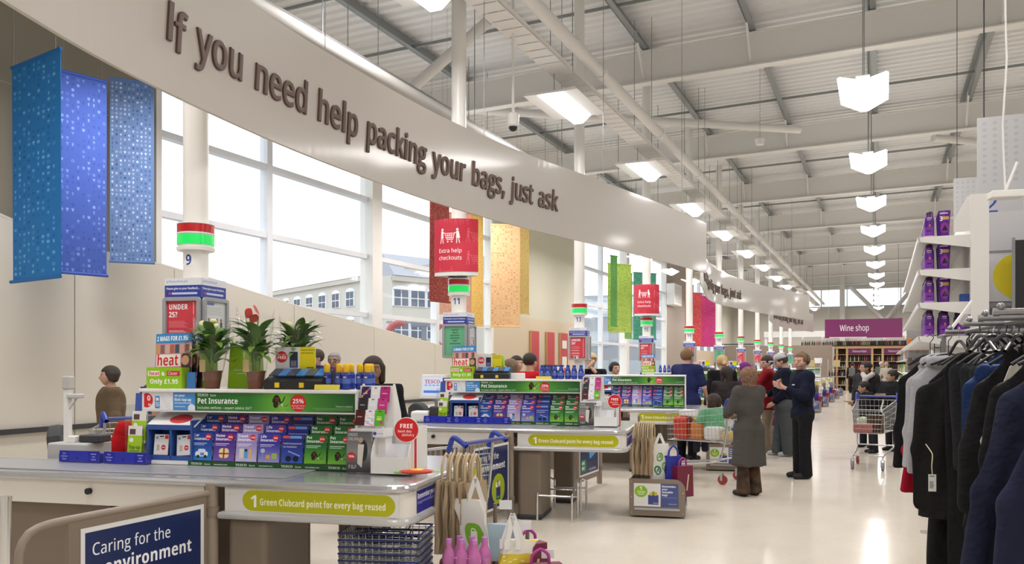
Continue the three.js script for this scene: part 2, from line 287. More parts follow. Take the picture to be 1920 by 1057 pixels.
// ---------- long ribbon banner ----------
{
  const vinyl = M([.50, .465, .41], .38, { clearcoat: .3, clearcoatRoughness: .1 }), brown = M([.105, .062, .045], .5);
  const Y0 = 3.0, Y1 = 3.82;
  const ribbon = (pts) => {
    const c = new THREE.CatmullRomCurve3(pts.map(([x, s]) => V(x, 0, -s)), false, 'catmullrom', .5), N = 120, P = c.getSpacedPoints(N), pos = [], idx = [], uv = [];
    for (let i = 0; i <= N; i++) {
      const t = P[Math.min(N, i + 1)].clone().sub(P[Math.max(0, i - 1)]).normalize(), n = V(t.z, 0, -t.x).multiplyScalar(-.012);
      for (const [sg, y] of [[1, Y0], [1, Y1], [-1, Y1], [-1, Y0]]) { pos.push(P[i].x + n.x * sg, y, P[i].z + n.z * sg); uv.push(i / N, y); }
    }
    for (let i = 0; i < N; i++) for (let k = 0; k < 4; k++) { const a = i * 4 + k, b = i * 4 + (k + 1) % 4; idx.push(a, a + 4, b, b, a + 4, b + 4); }
    idx.push(0, 1, 2, 0, 2, 3, N * 4, N * 4 + 2, N * 4 + 1, N * 4, N * 4 + 3, N * 4 + 2);
    let g = new THREE.BufferGeometry(); g.setAttribute('position', new THREE.Float32BufferAttribute(pos, 3)); g.setAttribute('uv', new THREE.Float32BufferAttribute(uv, 2)); g.setIndex(idx); g = g.toNonIndexed(); g.computeVertexNormals();
    return { g, c, len: c.getLength() };
  };
  const letters = (t, c, len, u0, L, size, base, text) => {
    const adv = []; let tot = 0;
    for (const ch of text) { const a = (font.data.glyphs[ch] ?? font.data.glyphs.o).ha / font.data.resolution * size * (ch === ' ' ? 1.5 : ch === 'I' ? .75 : 1); adv.push(a); tot += a; }
    const k = L / tot; let x = 0;
    [...text].forEach((ch, i) => {
      if (ch !== ' ') {
        const g = ch === 'I' ? box(.042, size * 1.0, .016, adv[i] / 2, size * .5, .008) : new TextGeometry(ch, { font, size, depth: .014, curveSegments: 5, bevelEnabled: true, bevelSize: .006, bevelThickness: .002, bevelSegments: 1 }); g.applyMatrix4(new THREE.Matrix4().makeShear(0, 0, .09, 0, 0, 0)); g.scale(k, 1, 1); g.translate(-adv[i] * k / 2, ch === 'f' ? -.035 : 0, 0);
        const u = (u0 + x + adv[i] * k / 2) / len, p = c.getPointAt(Math.min(.999, u)), tg = c.getTangentAt(Math.min(.999, u));
        const m = part(t, 'letter', g, brown); m.rotation.y = Math.atan2(-tg.z, tg.x); m.position.set(p.x - tg.z * .012, base, p.z + tg.x * .012);
      }
      x += adv[i] * k;
    });
  };
  const text = 'If you need help packing your bags, just ask';
  const A = [[-2.6, .2], [-3.05, 1.5], [-3.316, 2.261], [-3.513, 2.917], [-3.65, 3.697], [-3.75, 4.6], [-3.785, 5.6], [-3.76, 6.85], [-3.57, 8.4], [-3.36, 9.4], [-3.06, 10.9], [-2.78, 12.6], [-2.64, 13.6]];
  const t1 = thing('ribbon_banner', 'long glossy cream banner ribbon whose whole bag packing sentence is legible', 'banner');
  let r = ribbon(A); part(t1, 'ribbon', r.g, vinyl);
  let u0 = 0; { let best = 9; for (let u = 0; u < 1; u += .001) { const p = r.c.getPointAt(u), e = Math.abs(-p.z - 3.32); if (e < best) { best = e; u0 = u; } } }
  letters(t1, r.c, r.len, u0 * r.len, 5.66, .22, 3.285, text);
  for (const s of [2.5, 5, 7.5, 10, 12.5]) { let q; for (let u = 0; u < 1; u += .002) { const p = r.c.getPointAt(u); if (-p.z >= s) { q = p; break; } } part(t1, 'suspension_wire', bar([q.x, 3.82, q.z], [q.x, 7.3, q.z], .004, 4), MAT.galv); }
  const px2 = [[1333, 564], [1382, 578], [1433, 588], [1484, 595]].map(([x, y]) => { const p = onY(x, y, 3.0); return [p.x, -p.z]; });
  const B = [[-3.05, 15.2], ...px2, [px2[3][0] + .35, px2[3][1] + 2.2]];
  const t2 = thing('ribbon_banner', 'glossy cream banner ribbon curving past the seventeenth checkout pole', 'banner');
  r = ribbon(B); part(t2, 'ribbon', r.g, vinyl); letters(t2, r.c, r.len, 1.2, 6.4, .215, 3.265, text);
  for (const u of [.15, .5, .85]) { const q = r.c.getPointAt(u); part(t2, 'suspension_wire', bar([q.x, 3.82, q.z], [q.x, 7.3, q.z], .004, 4), MAT.galv); }
  const t3 = thing('ribbon_banner', 'glossy cream banner ribbon beside the far wine shop wall', 'banner');
  r = ribbon([[-3.5, 29], [-3.7, 33], [-3.3, 37], [-2.9, 40]]); part(t3, 'ribbon', r.g, vinyl); letters(t3, r.c, r.len, 2.6, 6.4, .215, 3.265, text);
  for (const u of [.15, .85]) { const q = r.c.getPointAt(u); part(t3, 'suspension_wire', bar([q.x, 3.82, q.z], [q.x, 7.3, q.z], .004, 4), MAT.galv); }
}
// ---------- hanging fabric banners ----------
function iconTex(base, light, dark, step, seedN, dens = .8) {
  let s = seedN; const R = () => { s = (s * 1664525 + 1013904223) >>> 0; return s / 4294967296; };
  return ctex(128, 512, (g) => {
    rect(g, 0, 0, 128, 512, base);
    for (let y = step; y < 505; y += step) for (let x = step * .6; x < 124; x += step) {
      if (R() > dens) continue;
      g.globalAlpha = .35 + .6 * R(); const c = R() < .6 ? light : dark, k = step * .28; g.fillStyle = c; g.strokeStyle = c; g.lineWidth = 1.2;
      const w = R();
      if (w < .25) disc(g, x, y, k, c); else if (w < .45) { g.fillRect(x - k * .5, y - k, k, k * 2); } else if (w < .65) { g.beginPath(); g.moveTo(x - k, y - k); g.lineTo(x + k, y - k); g.lineTo(x, y + k); g.fill(); } else if (w < .8) { g.beginPath(); g.arc(x, y, k * .8, 0, 7); g.stroke(); } else { g.fillRect(x - k, y - k, k * 2, k * .8); g.fillRect(x - k * .5, y - k, k, k * 2); }
    }
    g.globalAlpha = 1;
  });
}
function hangBanner(label, tex, p0, p1, y0, y1, hemM, trans) {
  const w = Math.hypot(p1.x - p0.x, p1.z - p0.z), t = thing('fabric_banner', label, 'banner', [(p0.x + p1.x) / 2, y0, (p0.z + p1.z) / 2], Math.atan2(-(p1.z - p0.z), p1.x - p0.x));
  const g = new THREE.BoxGeometry(w, y1 - y0, .006, 8, 16, 1); const P = g.attributes.position;
  for (let i = 0; i < P.count; i++) P.setZ(i, P.getZ(i) + .012 * Math.sin(P.getX(i) / w * 5 + 1) * (.5 - P.getY(i) / (y1 - y0)));
  g.computeVertexNormals(); g.translate(0, (y1 - y0) / 2, 0);
  part(t, 'cloth', g, new THREE.MeshPhysicalMaterial({ map: tex, roughness: .8, ...(trans ? { transmission: trans, thickness: 0 } : {}) }));
  part(t, 'top_hem', cyl(.018, .018, w + .02, 0, y1 - y0, 0, 10, 0, 0, Math.PI / 2), hemM);
  part(t, 'bottom_hem', cyl(.018, .018, w + .02, 0, 0, .01, 10, 0, 0, Math.PI / 2), hemM);
  for (const k of [-.4, .4]) part(t, 'wire', bar([w * k, y1 - y0, 0], [w * k, 7.455 - y0 + ((p0.x + p1.x) / 2) * roofTilt, 0], .0025, 4), MAT.galv);
}
{
  const e = (px, py, d) => onD(px, py, d);
  const two = (label, tex, hem, [xa, ta, ba, da], [xb, tb, bb, db], trans) => {
    const a0 = e(xa, ba, da), a1 = e(xa, ta, da), b0 = e(xb, bb, db), b1 = e(xb, tb, db);
    hangBanner(label, tex, a0, b0, (a0.y + b0.y) / 2, (a1.y + b1.y) / 2, hem, trans);
  };
  two('bright azure fabric banner with pale grocery icons, outermost of three blue ones', iconTex('#1f7ac4', '#7fc0ec', '#155fa6', 13, 3, .75), M('#1c6db4', .6), [23, 118, 531, 8.75], [114, 101, 516, 8.2]);
  two('cornflower blue fabric banner with white grocery icons', iconTex('#4560b2', '#93abe4', '#3450a6', 14, 9, .7), M('#3d5cb8', .6), [110, 128, 508, 9.25], [200, 157, 519, 9.65]);
  two('pale steel blue fabric banner dotted with navy and white icons', iconTex('#6d8bbd', '#e2ecff', '#3a5590', 12, 21, .95), M('#5f80b8', .6), [206, 157, 497, 10.1], [289, 146, 486, 10.3]);
  two('brick red fabric banner with orange icons before the tall window', iconTex('#a9483f', '#e6a083', '#8f352e', 11, 5, .95), M('#94402f', .6), [806, 372, 562, 13.2], [842, 376, 568, 13.6], .12);
  two('peach pink fabric banner partly behind the eleventh pole', iconTex('#f1c4aa', '#fbe6d8', '#e79a80', 12, 6, .9), M('#eab79b', .6), [824, 400, 590, 15.5], [884, 398, 586, 15.6], .3);
  two('golden yellow fabric banner beside the eleventh pole', iconTex('#f1d27a', '#f9eab2', '#e2b050', 12, 7, .9), M('#e9c766', .6), [876, 402, 608, 17.7], [906, 404, 612, 18.0], .3);
  two('wide apricot fabric banner with orange icons before the cream wall', iconTex('#f2cf9b', '#fae3bd', '#e0824f', 12, 8, .85), M('#efc78d', .6), [920, 420, 612, 17.2], [975, 423, 612, 17.3], .25);
  two('narrow lemon fabric banner with scattered red icons', iconTex('#f6df93', '#fbefc0', '#dd8a52', 14, 10, .6), M('#f0d886', .6), [974, 428, 588, 18.4], [992, 430, 588, 18.6], .25);
  two('lime green fabric banner with dark green icons', iconTex('#c9e36a', '#e6f3ac', '#6fb04a', 12, 11, .9), M('#bcd95c', .6), [1140, 496, 622, 22], [1183, 495, 622, 22.4], .25);
  two('slim leaf green fabric banner hanging before the lime one', iconTex('#6fb85c', '#b7e08f', '#3f8c46', 10, 12, .95), M('#5aa650', .6), [1145, 478, 610, 21.4], [1157, 482, 612, 21.6], .12);
  two('bright green fabric banner edge behind the lime one', iconTex('#8fce6a', '#c4e89a', '#4fa04a', 12, 13, .7), M('#7fc060', .6), [1172, 512, 634, 23.5], [1185, 512, 634, 23.8], .2);
  two('teal green fabric banner behind the fifteenth pole', iconTex('#4fa88c', '#9ad6bd', '#2f8a72', 12, 14, .8), M('#3f9a80', .6), [1188, 512, 636, 25], [1230, 512, 636, 25.4], .15);
  two('coral red fabric banner with pale dots near the brown wall', iconTex('#d2474f', '#f5b3a5', '#b63040', 10, 15, .9), M('#c23a44', .6), [1285, 549, 648, 29.5], [1316, 549, 648, 30]);
  two('magenta pink fabric banner near the brown wall', iconTex('#cf3a82', '#ea84b4', '#b32a70', 9, 16, .9), M('#c0307a', .6), [1314, 556, 649, 31], [1341, 556, 649, 31.4]);
}
const NUMW = ['nine', 'eleven', 'thirteen', 'fifteen', 'seventeen', 'nineteen', 'twenty-one', 'twenty-three', 'twenty-five', 'twenty-seven', 'twenty-nine'];
// ---------- checkout poles with lane lights, numbers and notices ----------
const TILT = 10.5 * Math.PI / 180, PITCH = 3.9, XC = -4.2, S0 = 4.03;
const unitPos = (k) => V(XC, 0, -(S0 + PITCH * k));
const local = (k, x, y, z) => { const c = Math.cos(TILT), s = Math.sin(TILT), o = unitPos(k); return V(o.x + x * c + z * s, y, o.z - x * s + z * c); };
const T_under = ctex(256, 340, (g, w, h) => {
  rect(g, 0, 0, w, h, '#cf4450'); txt(g, 'UNDER', 20, 62, 50, '#fff', { weight: 'bold', sx: .9 }); txt(g, '25?', 20, 114, 50, '#fff', { weight: 'bold', sx: .9 });
  for (let y = 140; y < 184; y += 8) rect(g, 20, y, 150 - (y % 3) * 14, 3, '#e58a90'); for (const y of [204, 212, 244, 252, 260, 286]) rect(g, 20, y, y % 3 ? 140 : 120, 4, '#f4cfd0');
  rect(g, 216, 14, 5, 300, '#f4dadc'); rrect(g, 60, 294, 76, 44, 4, '#e9dadd'); rect(g, 72, 300, 24, 38, '#4a4f5c'); disc(g, 206, 318, 12, '#2e7b44'); rect(g, 100, 306, 30, 5, '#cf4450');
});
const T_team = ctex(256, 340, (g, w, h) => {
  rect(g, 0, 0, w, h, '#d7d8da'); rrect(g, 14, 12, 100, 18, 6, '#5f79b4'); for (let y = 44; y < 96; y += 12) rect(g, 16, y, 200 - y % 30, 4, '#b4b6bd');
  [[50, '#3a3a44'], [104, '#c2a79a'], [150, '#c9bab2'], [200, '#4a4a55']].forEach(([x, c]) => { disc(g, x, 128, 12, '#8d6f60'); rrect(g, x - 15, 140, 30, 66, 10, c); rect(g, x - 12, 204, 24, 70, '#55555f'); }); rect(g, 14, 290, 228, 8, '#b4b6bd');
});
const T_greenNote = ctex(256, 340, (g, w, h) => {
  rect(g, 0, 0, w, h, '#68b48a'); [80, 60, 110, 110, 50, 120].forEach((q, i) => { for (let x = 0; x < q; x += 14) rrect(g, w / 2 - q / 2 + x, 40 + i * 30 - (x % 4) * 1.5, 10, 14 + (x % 3) * 2, 3, '#2c5f47'); });
});
const T_wrap = ctex(256, 128, (g, w, h) => {
  rect(g, 0, 0, w, h, '#dfe2e8'); for (let x = 0; x < 150; x += 15) rrect(g, 12 + x, 18 - (x % 4), 11, 14, 3, '#a9bcdb'); rect(g, 0, 48, w, 80, '#2d3f98'); txt(g, 'Please give us your feedback...', 10, 76, 20, '#eef1fb', { weight: 'bold', sx: .8 });
  disc(g, 34, 102, 8, '#d33a4a'); rrect(g, 48, 95, 180, 14, 6, '#c7cfec');
});
const T_help = ctex(512, 580, (g, w, h) => {
  rect(g, 0, 0, w, h, '#cf3347');
  const fig = (x, y, k, c, a) => { g.save(); g.translate(x, y); g.scale(k, k); g.globalAlpha = a; g.fillStyle = c; g.strokeStyle = c; g.lineWidth = 9; g.lineCap = 'round';
    for (const [sx, dress] of [[-1, 0], [1, 1]]) { g.save(); g.scale(sx, 1); disc(g, 82, -72, 13, c); g.beginPath(); g.moveTo(72, -56); g.lineTo(96, -56); g.lineTo(dress ? 112 : 100, 22); g.lineTo(70, 22); g.fill(); g.beginPath(); g.moveTo(78, 20); g.lineTo(74, 76); g.moveTo(94, 20); g.lineTo(104, 76); g.stroke(); g.lineWidth = 8; g.beginPath(); g.moveTo(84, -46); g.lineTo(46, -28); g.stroke(); g.restore(); }
    g.lineWidth = 6; g.beginPath(); g.moveTo(-52, -30); g.lineTo(-30, 40); g.lineTo(34, 40); g.lineTo(52, -30); g.closePath(); g.stroke(); for (const y of [-8, 16]) { g.beginPath(); g.moveTo(-44, y); g.lineTo(44, y); g.stroke(); } for (const x of [-20, 2, 22]) { g.beginPath(); g.moveTo(x, -28); g.lineTo(x * .8, 40); g.stroke(); } disc(g, -20, 62, 9, c); disc(g, 22, 62, 9, c); g.restore(); };
  fig(205, 190, 1.0, '#fff', 1); fig(480, 180, .95, '#ffb0b8', .35); fig(480, 430, .95, '#ffb0b8', .35); fig(160, 590, .8, '#ffb0b8', .2); fig(330, 10, .7, '#ffb0b8', .2); fig(160, -10, .7, '#ffb0b8', .2);
  txt(g, 'Extra help', 205, 372, 62, '#fff', { align: 'center', sx: .92 }); txt(g, 'checkouts', 205, 450, 62, '#fff', { align: 'center', sx: .92 });
});
const numTex = (n) => ctex(64, 64, (g) => { rect(g, 0, 0, 64, 64, '#efeee9'); txt(g, String(n), 32, 60, 76, '#1f3f97', { weight: 'bold', align: 'center', sx: .85 }); });
const paintW = M([.83, .815, .77], .35);
const board = { frame: () => { const s = new THREE.Shape(); const w = .135, h = .18, r = .025; s.moveTo(-w + r, -h); s.lineTo(w - r, -h); s.quadraticCurveTo(w, -h, w, -h + r); s.lineTo(w, h - r); s.quadraticCurveTo(w, h, w - r, h); s.lineTo(-w + r, h); s.quadraticCurveTo(-w, h, -w, h - r); s.lineTo(-w, -h + r); s.quadraticCurveTo(-w, -h, -w + r, -h); const q = new THREE.Path(); q.moveTo(-.115, -.16); q.lineTo(-.115, .16); q.lineTo(.115, .16); q.lineTo(.115, -.16); s.holes.push(q); return extr(s, .016, .003); } };
const frameG = board.frame(), MT = { under: TX(T_under, .25), team: TX(T_team, .25), green: TX(T_greenNote, .4), wrap: TX(T_wrap, .5), help: TX(T_help, .4) };
function pole(k, kind, help, num) {
  const o = k === 0 ? V(-4.15, 0, -4.12) : unitPos(k);
  const t = thing('checkout_pole', 'white round pole with red and green lane light, bearing the number ' + NUMW[k], 'pole', o, TILT);
  part(t, 'shaft', cyl(.08, .08, 7.1, 0, 3.55, 0, 24), paintW);
  const ring = part(t, 'lane_light', [cyl(.112, .112, .16, 0, 2.345, 0, 28), cyl(.122, .118, .02, 0, 2.262, 0, 28), cyl(.12, .12, .008, 0, 2.427, 0, 28), cyl(.12, .12, .008, 0, 2.363, 0, 28)], M([.88, .88, .86], .3));
  part(ring, 'red_band', cyl(.118, .118, .052, 0, 2.396, 0, 28), M([.52, .02, .025], .2), 'unlit red band');
  part(ring, 'green_band', cyl(.118, .118, .062, 0, 2.32, 0, 28), M([.02, .55, .12], .2, { emissive: '#10c04a', emissiveIntensity: .55 }), 'lit green band');
  const d = part(t, 'number', new THREE.CylinderGeometry(.0808, .0808, .08, 8, 1, true, -.5, 1.0).translate(0, 2.19, 0), TX(numTex(num), .4));
  part(t, 'feedback_wrap', [box(.27, .125, .27, 0, 2.0, 0)], M([.8, .8, .79], .6));
  for (const [ry, x, z] of [[0, 0, .1365], [Math.PI / 2, .1365, 0]]) part(t, 'feedback_print', plane(.27, .125, x, 2.0, z, 0, ry), MT.wrap);
  const mk = (ry, x, z, m) => { const f = part(t, 'notice_frame', place(frameG.clone(), x, 1.755, z, 0, ry), MAT.greyPlastic); part(f, 'notice', place(new THREE.BoxGeometry(.235, .325, .006), x, 1.755, z, 0, ry), m); };
  mk(0, 0, .142, MT[kind]); mk(Math.PI / 2, .142, 0, MT.team);
  part(t, 'notice_sleeve', box(.2, .36, .2, 0, 1.755, 0), M([.7, .7, .68], .5));
  if (help) {
    const s = thing('help_sign', help, 'sign', V(o.x, 2.45, o.z), TILT + .1);
    const R = .34, a = .78, cg = new THREE.CylinderGeometry(R, R, .56, 20, 1, true, -a, 2 * a);
    part(s, 'printed_face', cg.clone().translate(0, .32, -.1), MT.help);
    part(s, 'body', [new THREE.CylinderGeometry(R - .004, R - .004, .6, 20, 1, false, -a, 2 * a).translate(0, .3, -.1), box(.47, .6, .02, 0, .3, .13), box(.2, .1, .2, 0, .05, .05)], MAT.white);
  }
  return t;
}
[['under'], ['green', 'red curved sign about extra help above the eleventh lane light'], ['under'], ['under', 'red curved sign about extra help above the fifteenth lane light'], ['under'], ['green'], ['under'], ['under'], ['under'], ['green'], ['green']].forEach(([kd, h], k) => pole(k, kd, h, 9 + 2 * k));
// ---------- prints used at the checkouts ----------
const leaf = (bg, bg2, title, extra) => TX(ctex(128, 176, (g, w, h) => {
  const q = g.createLinearGradient(0, 0, 0, h); q.addColorStop(.35, bg); q.addColorStop(1, bg2); g.fillStyle = q; g.fillRect(0, 0, w, h);
  txt(g, title[0], 8, 26, 23, '#fff', { weight: 'bold', sx: .9 }); txt(g, title[1], 8, 48, 23, '#fff', { weight: 'bold', sx: .9 });
  disc(g, 100, 26, 18, '#d8262c'); txt(g, title[2] ?? '20%', 100, 31, 14, '#fff', { align: 'center', weight: 'bold' }); rect(g, 8, 66, 86, 5, 'rgba(255,255,255,.75)'); rect(g, 8, 76, 70, 5, 'rgba(255,255,255,.6)');
  extra(g);
}), .35);
const dog = (g, x, y, k) => { g.save(); g.translate(x, y); g.scale(k, k); g.fillStyle = '#2a170e'; g.beginPath(); g.ellipse(0, 0, 16, 20, 0, 0, 7); g.fill(); g.beginPath(); g.ellipse(-4, 26, 14, 18, .2, 0, 7); g.fill(); g.fillStyle = '#6d3a1c'; g.beginPath(); g.ellipse(2, 8, 8, 9, 0, 0, 7); g.fill(); g.strokeStyle = '#17110d'; g.lineWidth = 5; g.beginPath(); g.moveTo(14, 24); g.lineTo(34, 10); g.lineTo(44, -12); g.stroke(); g.fillStyle = '#1c0f08'; g.beginPath(); g.ellipse(-15, 4, 6, 15, .3, 0, 7); g.ellipse(15, 4, 6, 15, -.3, 0, 7); g.fill(); disc(g, -6, -4, 2.5, '#c98a4a'); disc(g, 8, -4, 2.5, '#c98a4a'); disc(g, 2, 14, 4, '#0c0806'); disc(g, 30, 28, 6, '#e8dccf'); g.lineWidth = 2; g.beginPath(); g.moveTo(34, 26); g.quadraticCurveTo(54, 44, 62, 22); g.stroke(); g.restore(); };
const LEAF = {
  car: leaf('#1f3f97', '#2f86d2', ['Car', 'Insurance'], (g) => { rrect(g, 24, 120, 80, 32, 12, '#e9eef5'); rrect(g, 40, 104, 48, 26, 10, '#dfe7f2'); disc(g, 42, 152, 10, '#222'); disc(g, 88, 152, 10, '#222'); rect(g, 56, 128, 24, 18, '#5c86d6'); }),
  home: leaf('#4a2a8c', '#7a5bb4', ['Home', 'Insurance'], (g) => { rrect(g, 34, 96, 62, 62, 20, '#e4dd9c'); rect(g, 60, 96, 9, 62, '#b3202c'); rect(g, 34, 126, 62, 9, '#b3202c'); }),
  travel: leaf('#9d8ecb', '#c9bfe2', ['Travel', 'Insurance', '+£50'], (g) => { rrect(g, 22, 96, 28, 60, 5, '#ded8cf'); rrect(g, 52, 100, 22, 56, 5, '#5fa0dd'); rrect(g, 82, 96, 12, 60, 4, '#e8b93c'); disc(g, 62, 106, 9, '#222b3a'); }),
  life: leaf('#3d37a4', '#9c9ed8', ['Life', 'Insurance', '£30'], (g) => { disc(g, 26, 106, 14, '#b9c3e6'); rect(g, 24, 116, 4, 40, '#8fa2cf'); rrect(g, 46, 130, 26, 26, 5, '#dba64f'); rrect(g, 80, 120, 34, 36, 8, '#9fc06a'); }),
  bank: TX(ctex(128, 176, (g, w, h) => { const q = g.createLinearGradient(0, 0, 0, h); q.addColorStop(.3, '#232a86'); q.addColorStop(1, '#3b62c4'); g.fillStyle = q; g.fillRect(0, 0, w, h); rrect(g, 6, 10, 40, 16, 4, '#e0524f'); rrect(g, 48, 10, 70, 16, 4, '#6fa3e2'); txt(g, 'Travel & Accessories for', 8, 62, 14, '#fff', { sx: .75 }); txt(g, 'Car Assistance', 8, 82, 15, '#fff', { sx: .85 }); disc(g, 44, 150, 18, '#10163a'); disc(g, 88, 150, 18, '#10163a'); g.strokeStyle = '#a8c0ec'; g.lineWidth = 6; g.beginPath(); g.moveTo(40, 104); g.lineTo(112, 132); g.stroke(); }), .35),
  pet: leaf('#1f6a2a', '#7cc13a', ['Pet', 'Insurance', '25%'], (g) => dog(g, 58, 118, .85)),
};
const LEAF_TEXT = { car: 'blue car insurance', home: 'purple home insurance', travel: 'lilac travel insurance', life: 'violet life insurance', bank: 'navy travel assistance', pet: 'green pet insurance' };
const P_header = TX(ctex(1024, 108, (g, w, h) => {
  const q = g.createLinearGradient(0, 0, w, 0); q.addColorStop(0, '#2a6a2c'); q.addColorStop(.35, '#2f7a2c'); q.addColorStop(.56, '#7fc443'); q.addColorStop(.7, '#4f9a34'); q.addColorStop(1, '#1d5526'); g.fillStyle = q; g.fillRect(0, 0, w, h);
  txt(g, 'TESCO', 14, 22, 22, '#fff', { font: 'serif', weight: 'bold' }); txt(g, 'Bank', 102, 22, 17, '#fff'); txt(g, 'Pet Insurance', 14, 66, 46, '#fff', { weight: 'bold', sx: .88 }); txt(g, 'Includes vetfone – expert advice 24/7', 14, 98, 22, '#eef7ea', { sx: .98 });
  dog(g, 535, 34, 1.2); disc(g, 672, 56, 50, '#d8262c'); txt(g, '25%', 672, 58, 36, '#fff', { weight: 'bold', align: 'center' }); txt(g, 'discount online', 672, 76, 12, '#fff', { align: 'center' }); txt(g, 'for Clubcard', 672, 90, 12, '#fff', { align: 'center' });
  txt(g, 'Petsure.co.uk/bank', 1010, 78, 12, '#dfeeda', { align: 'right' }); rect(g, 760, 84, 250, 3, '#79ad70'); rect(g, 780, 92, 230, 3, '#79ad70');
}), .35);
const P_phone = TX(ctex(360, 108, (g) => {
  rect(g, 0, 0, 360, 108, '#eceef2'); disc(g, 20, 50, 44, '#d8262c'); txt(g, '0', 22, 52, 44, '#fff', { weight: 'bold' }); txt(g, 'ts', 30, 84, 24, '#fff', { weight: 'bold' }); rrect(g, 78, 24, 34, 74, 8, '#2f7fc9'); rrect(g, 84, 32, 22, 20, 3, '#e6f0fa'); for (let i = 0; i < 9; i++) rect(g, 84 + (i % 3) * 8, 60 + (i / 3 | 0) * 10, 6, 7, '#e6f0fa');
  for (let i = 0; i < 40; i++) rect(g, 60 + (i * 37 % 140), 6 + (i * 53 % 98), 5, 4, '#b9bcc6'); rect(g, 206, 0, 154, 108, '#4d93d6'); txt(g, 'on your', 216, 26, 22, '#fff', { weight: 'bold', sx: .9 }); txt(g, 'first top-up', 216, 52, 24, '#fff', { weight: 'bold', sx: .9 }); rect(g, 216, 62, 120, 5, '#cfe2f5'); rect(g, 216, 84, 76, 4, '#cfe2f5'); disc(g, 336, 96, 26, '#e6eef8');
}), .35);
const P_strip = TX(ctex(1024, 40, (g) => { rect(g, 0, 0, 1024, 40, '#1c5225'); for (let i = 0; i < 4; i++) { txt(g, 'TESCO', 20 + i * 290, 28, 22, '#fff', { font: 'serif', weight: 'bold' }); txt(g, 'Bank', 108 + i * 290, 28, 17, '#fff'); txt(g, 'tescobank.com', 170 + i * 290, 27, 15, '#e8f2e8', { weight: 'bold', sx: .8 }); } }), .4);
const P_club = TX(ctex(1024, 132, (g) => { rect(g, 0, 0, 1024, 132, '#e2e2e0'); rrect(g, 90, 4, 912, 124, 62, '#b9bb0c'); txt(g, '1', 136, 106, 100, '#fff', { weight: 'bold' }); txt(g, 'Green Clubcard point for every bag reused', 196, 92, 54, '#fbfbe8', { weight: 'bold', sx: .68 }); }), .3);
const P_remember = TX(ctex(512, 128, (g) => { rect(g, 0, 0, 512, 128, '#1b2292'); txt(g, 'Remember your reusable bags', 10, 48, 42, '#fff', { weight: 'bold', sx: .78 }); txt(g, 'Caring for the environment', 10, 76, 22, '#cfd4f2', { sx: .9 }); txt(g, '△', 8, 116, 30, '#cfd4f2'); }), .3);
const caring = (line) => TX(ctex(512, 420, (g) => {
  rect(g, 0, 0, 512, 420, '#e7e7e5'); rect(g, 16, 16, 480, 388, '#1d2d5c');
  txt(g, 'Caring for the', 40, 92, 54, '#fff', { sx: .95 }); txt(g, 'environment', 84, 160, 62, '#fff', { weight: 'bold', sx: .95 }); disc(g, 350, 290, 98, '#a9bd23');
  rect(g, 318, 280, 64, 78, '#27307f'); disc(g, 326, 262, 18, '#efe9da'); rrect(g, 336, 236, 20, 30, 3, '#7c2a1c'); disc(g, 362, 254, 16, '#dfe6c4'); rect(g, 370, 244, 10, 26, '#ddd'); rect(g, 326, 336, 48, 14, '#4fa53a'); txt(g, 'Every little helps', 366, 392, 24, '#dfe4f4', { style: 'italic', font: 'serif', sx: .8 });
}), .3);
const P_caring = caring();
const P_card = TX(ctex(512, 420, (g) => { rect(g, 0, 0, 512, 420, '#e7e7e5'); rect(g, 16, 16, 480, 388, '#26345c'); txt(g, 'Don\'t forget', 40, 90, 46, '#fff', { sx: .8 }); txt(g, 'to swipe your card', 40, 140, 46, '#fff', { sx: .7 }); g.save(); g.translate(330, 180); g.rotate(-.25); rrect(g, -90, -60, 200, 150, 14, '#5b9fe0'); rrect(g, -70, -30, 90, 24, 6, '#dcebfa'); rect(g, 60, -60, 50, 30, '#c8455a'); g.restore(); rect(g, 50, 280, 120, 100, '#1f8a46'); txt(g, 'ONE', 60, 322, 36, '#fff', { weight: 'bold' }); txt(g, 'BAG', 60, 364, 36, '#fff', { weight: 'bold' }); txt(g, 'Every little helps', 250, 386, 28, '#dfe4f4', { style: 'italic', font: 'serif', sx: .8 }); }), .3);
const P_bin = TX(ctex(384, 220, (g) => { rect(g, 0, 0, 384, 220, '#e9eae6'); rect(g, 232, 0, 152, 220, '#47568f'); disc(g, 62, 78, 56, '#8fc126'); txt(g, '1', 62, 66, 50, '#fff', { weight: 'bold', align: 'center' }); rect(g, 24, 76, 76, 6, '#e9f3cf'); rect(g, 30, 90, 66, 6, '#e9f3cf'); rect(g, 38, 104, 50, 6, '#e9f3cf'); rect(g, 124, 110, 90, 92, '#3d4a8c'); disc(g, 150, 100, 16, '#e9c23a'); disc(g, 186, 98, 18, '#e2b43a'); rrect(g, 160, 74, 18, 36, 6, '#6ba534'); txt(g, 'TESCO', 166, 192, 15, '#fff', { font: 'serif' }); ['Remember', 'your', 'reusable', 'bags'].forEach((s, i) => txt(g, s, 242, 34 + i * 27, 27, '#fff', { weight: 'bold', sx: .85 })); rect(g, 242, 130, 130, 2, '#b9c1e2'); txt(g, '△', 244, 200, 28, '#cfd4f2'); rect(g, 300, 190, 72, 4, '#cfd4f2'); }), .35);
const P_divider = TX(ctex(512, 96, (g) => { rect(g, 0, 0, 512, 96, '#2b35b4'); rect(g, 0, 0, 128, 96, '#2029a6'); rect(g, 370, 0, 142, 96, '#2029a6'); ['Next', 'Customer', 'Please'].forEach((s, i) => { txt(g, s, 62, 30 + i * 24, 19, '#cfd4ff', { align: 'center', font: 'serif' }); }); [70, 40, 64].forEach((w2, i) => rect(g, 440 - w2 / 2, 20 + i * 24, w2, 9, '#9aa2ea')); disc(g, 230, 62, 12, '#1b1f6a'); }), .25);
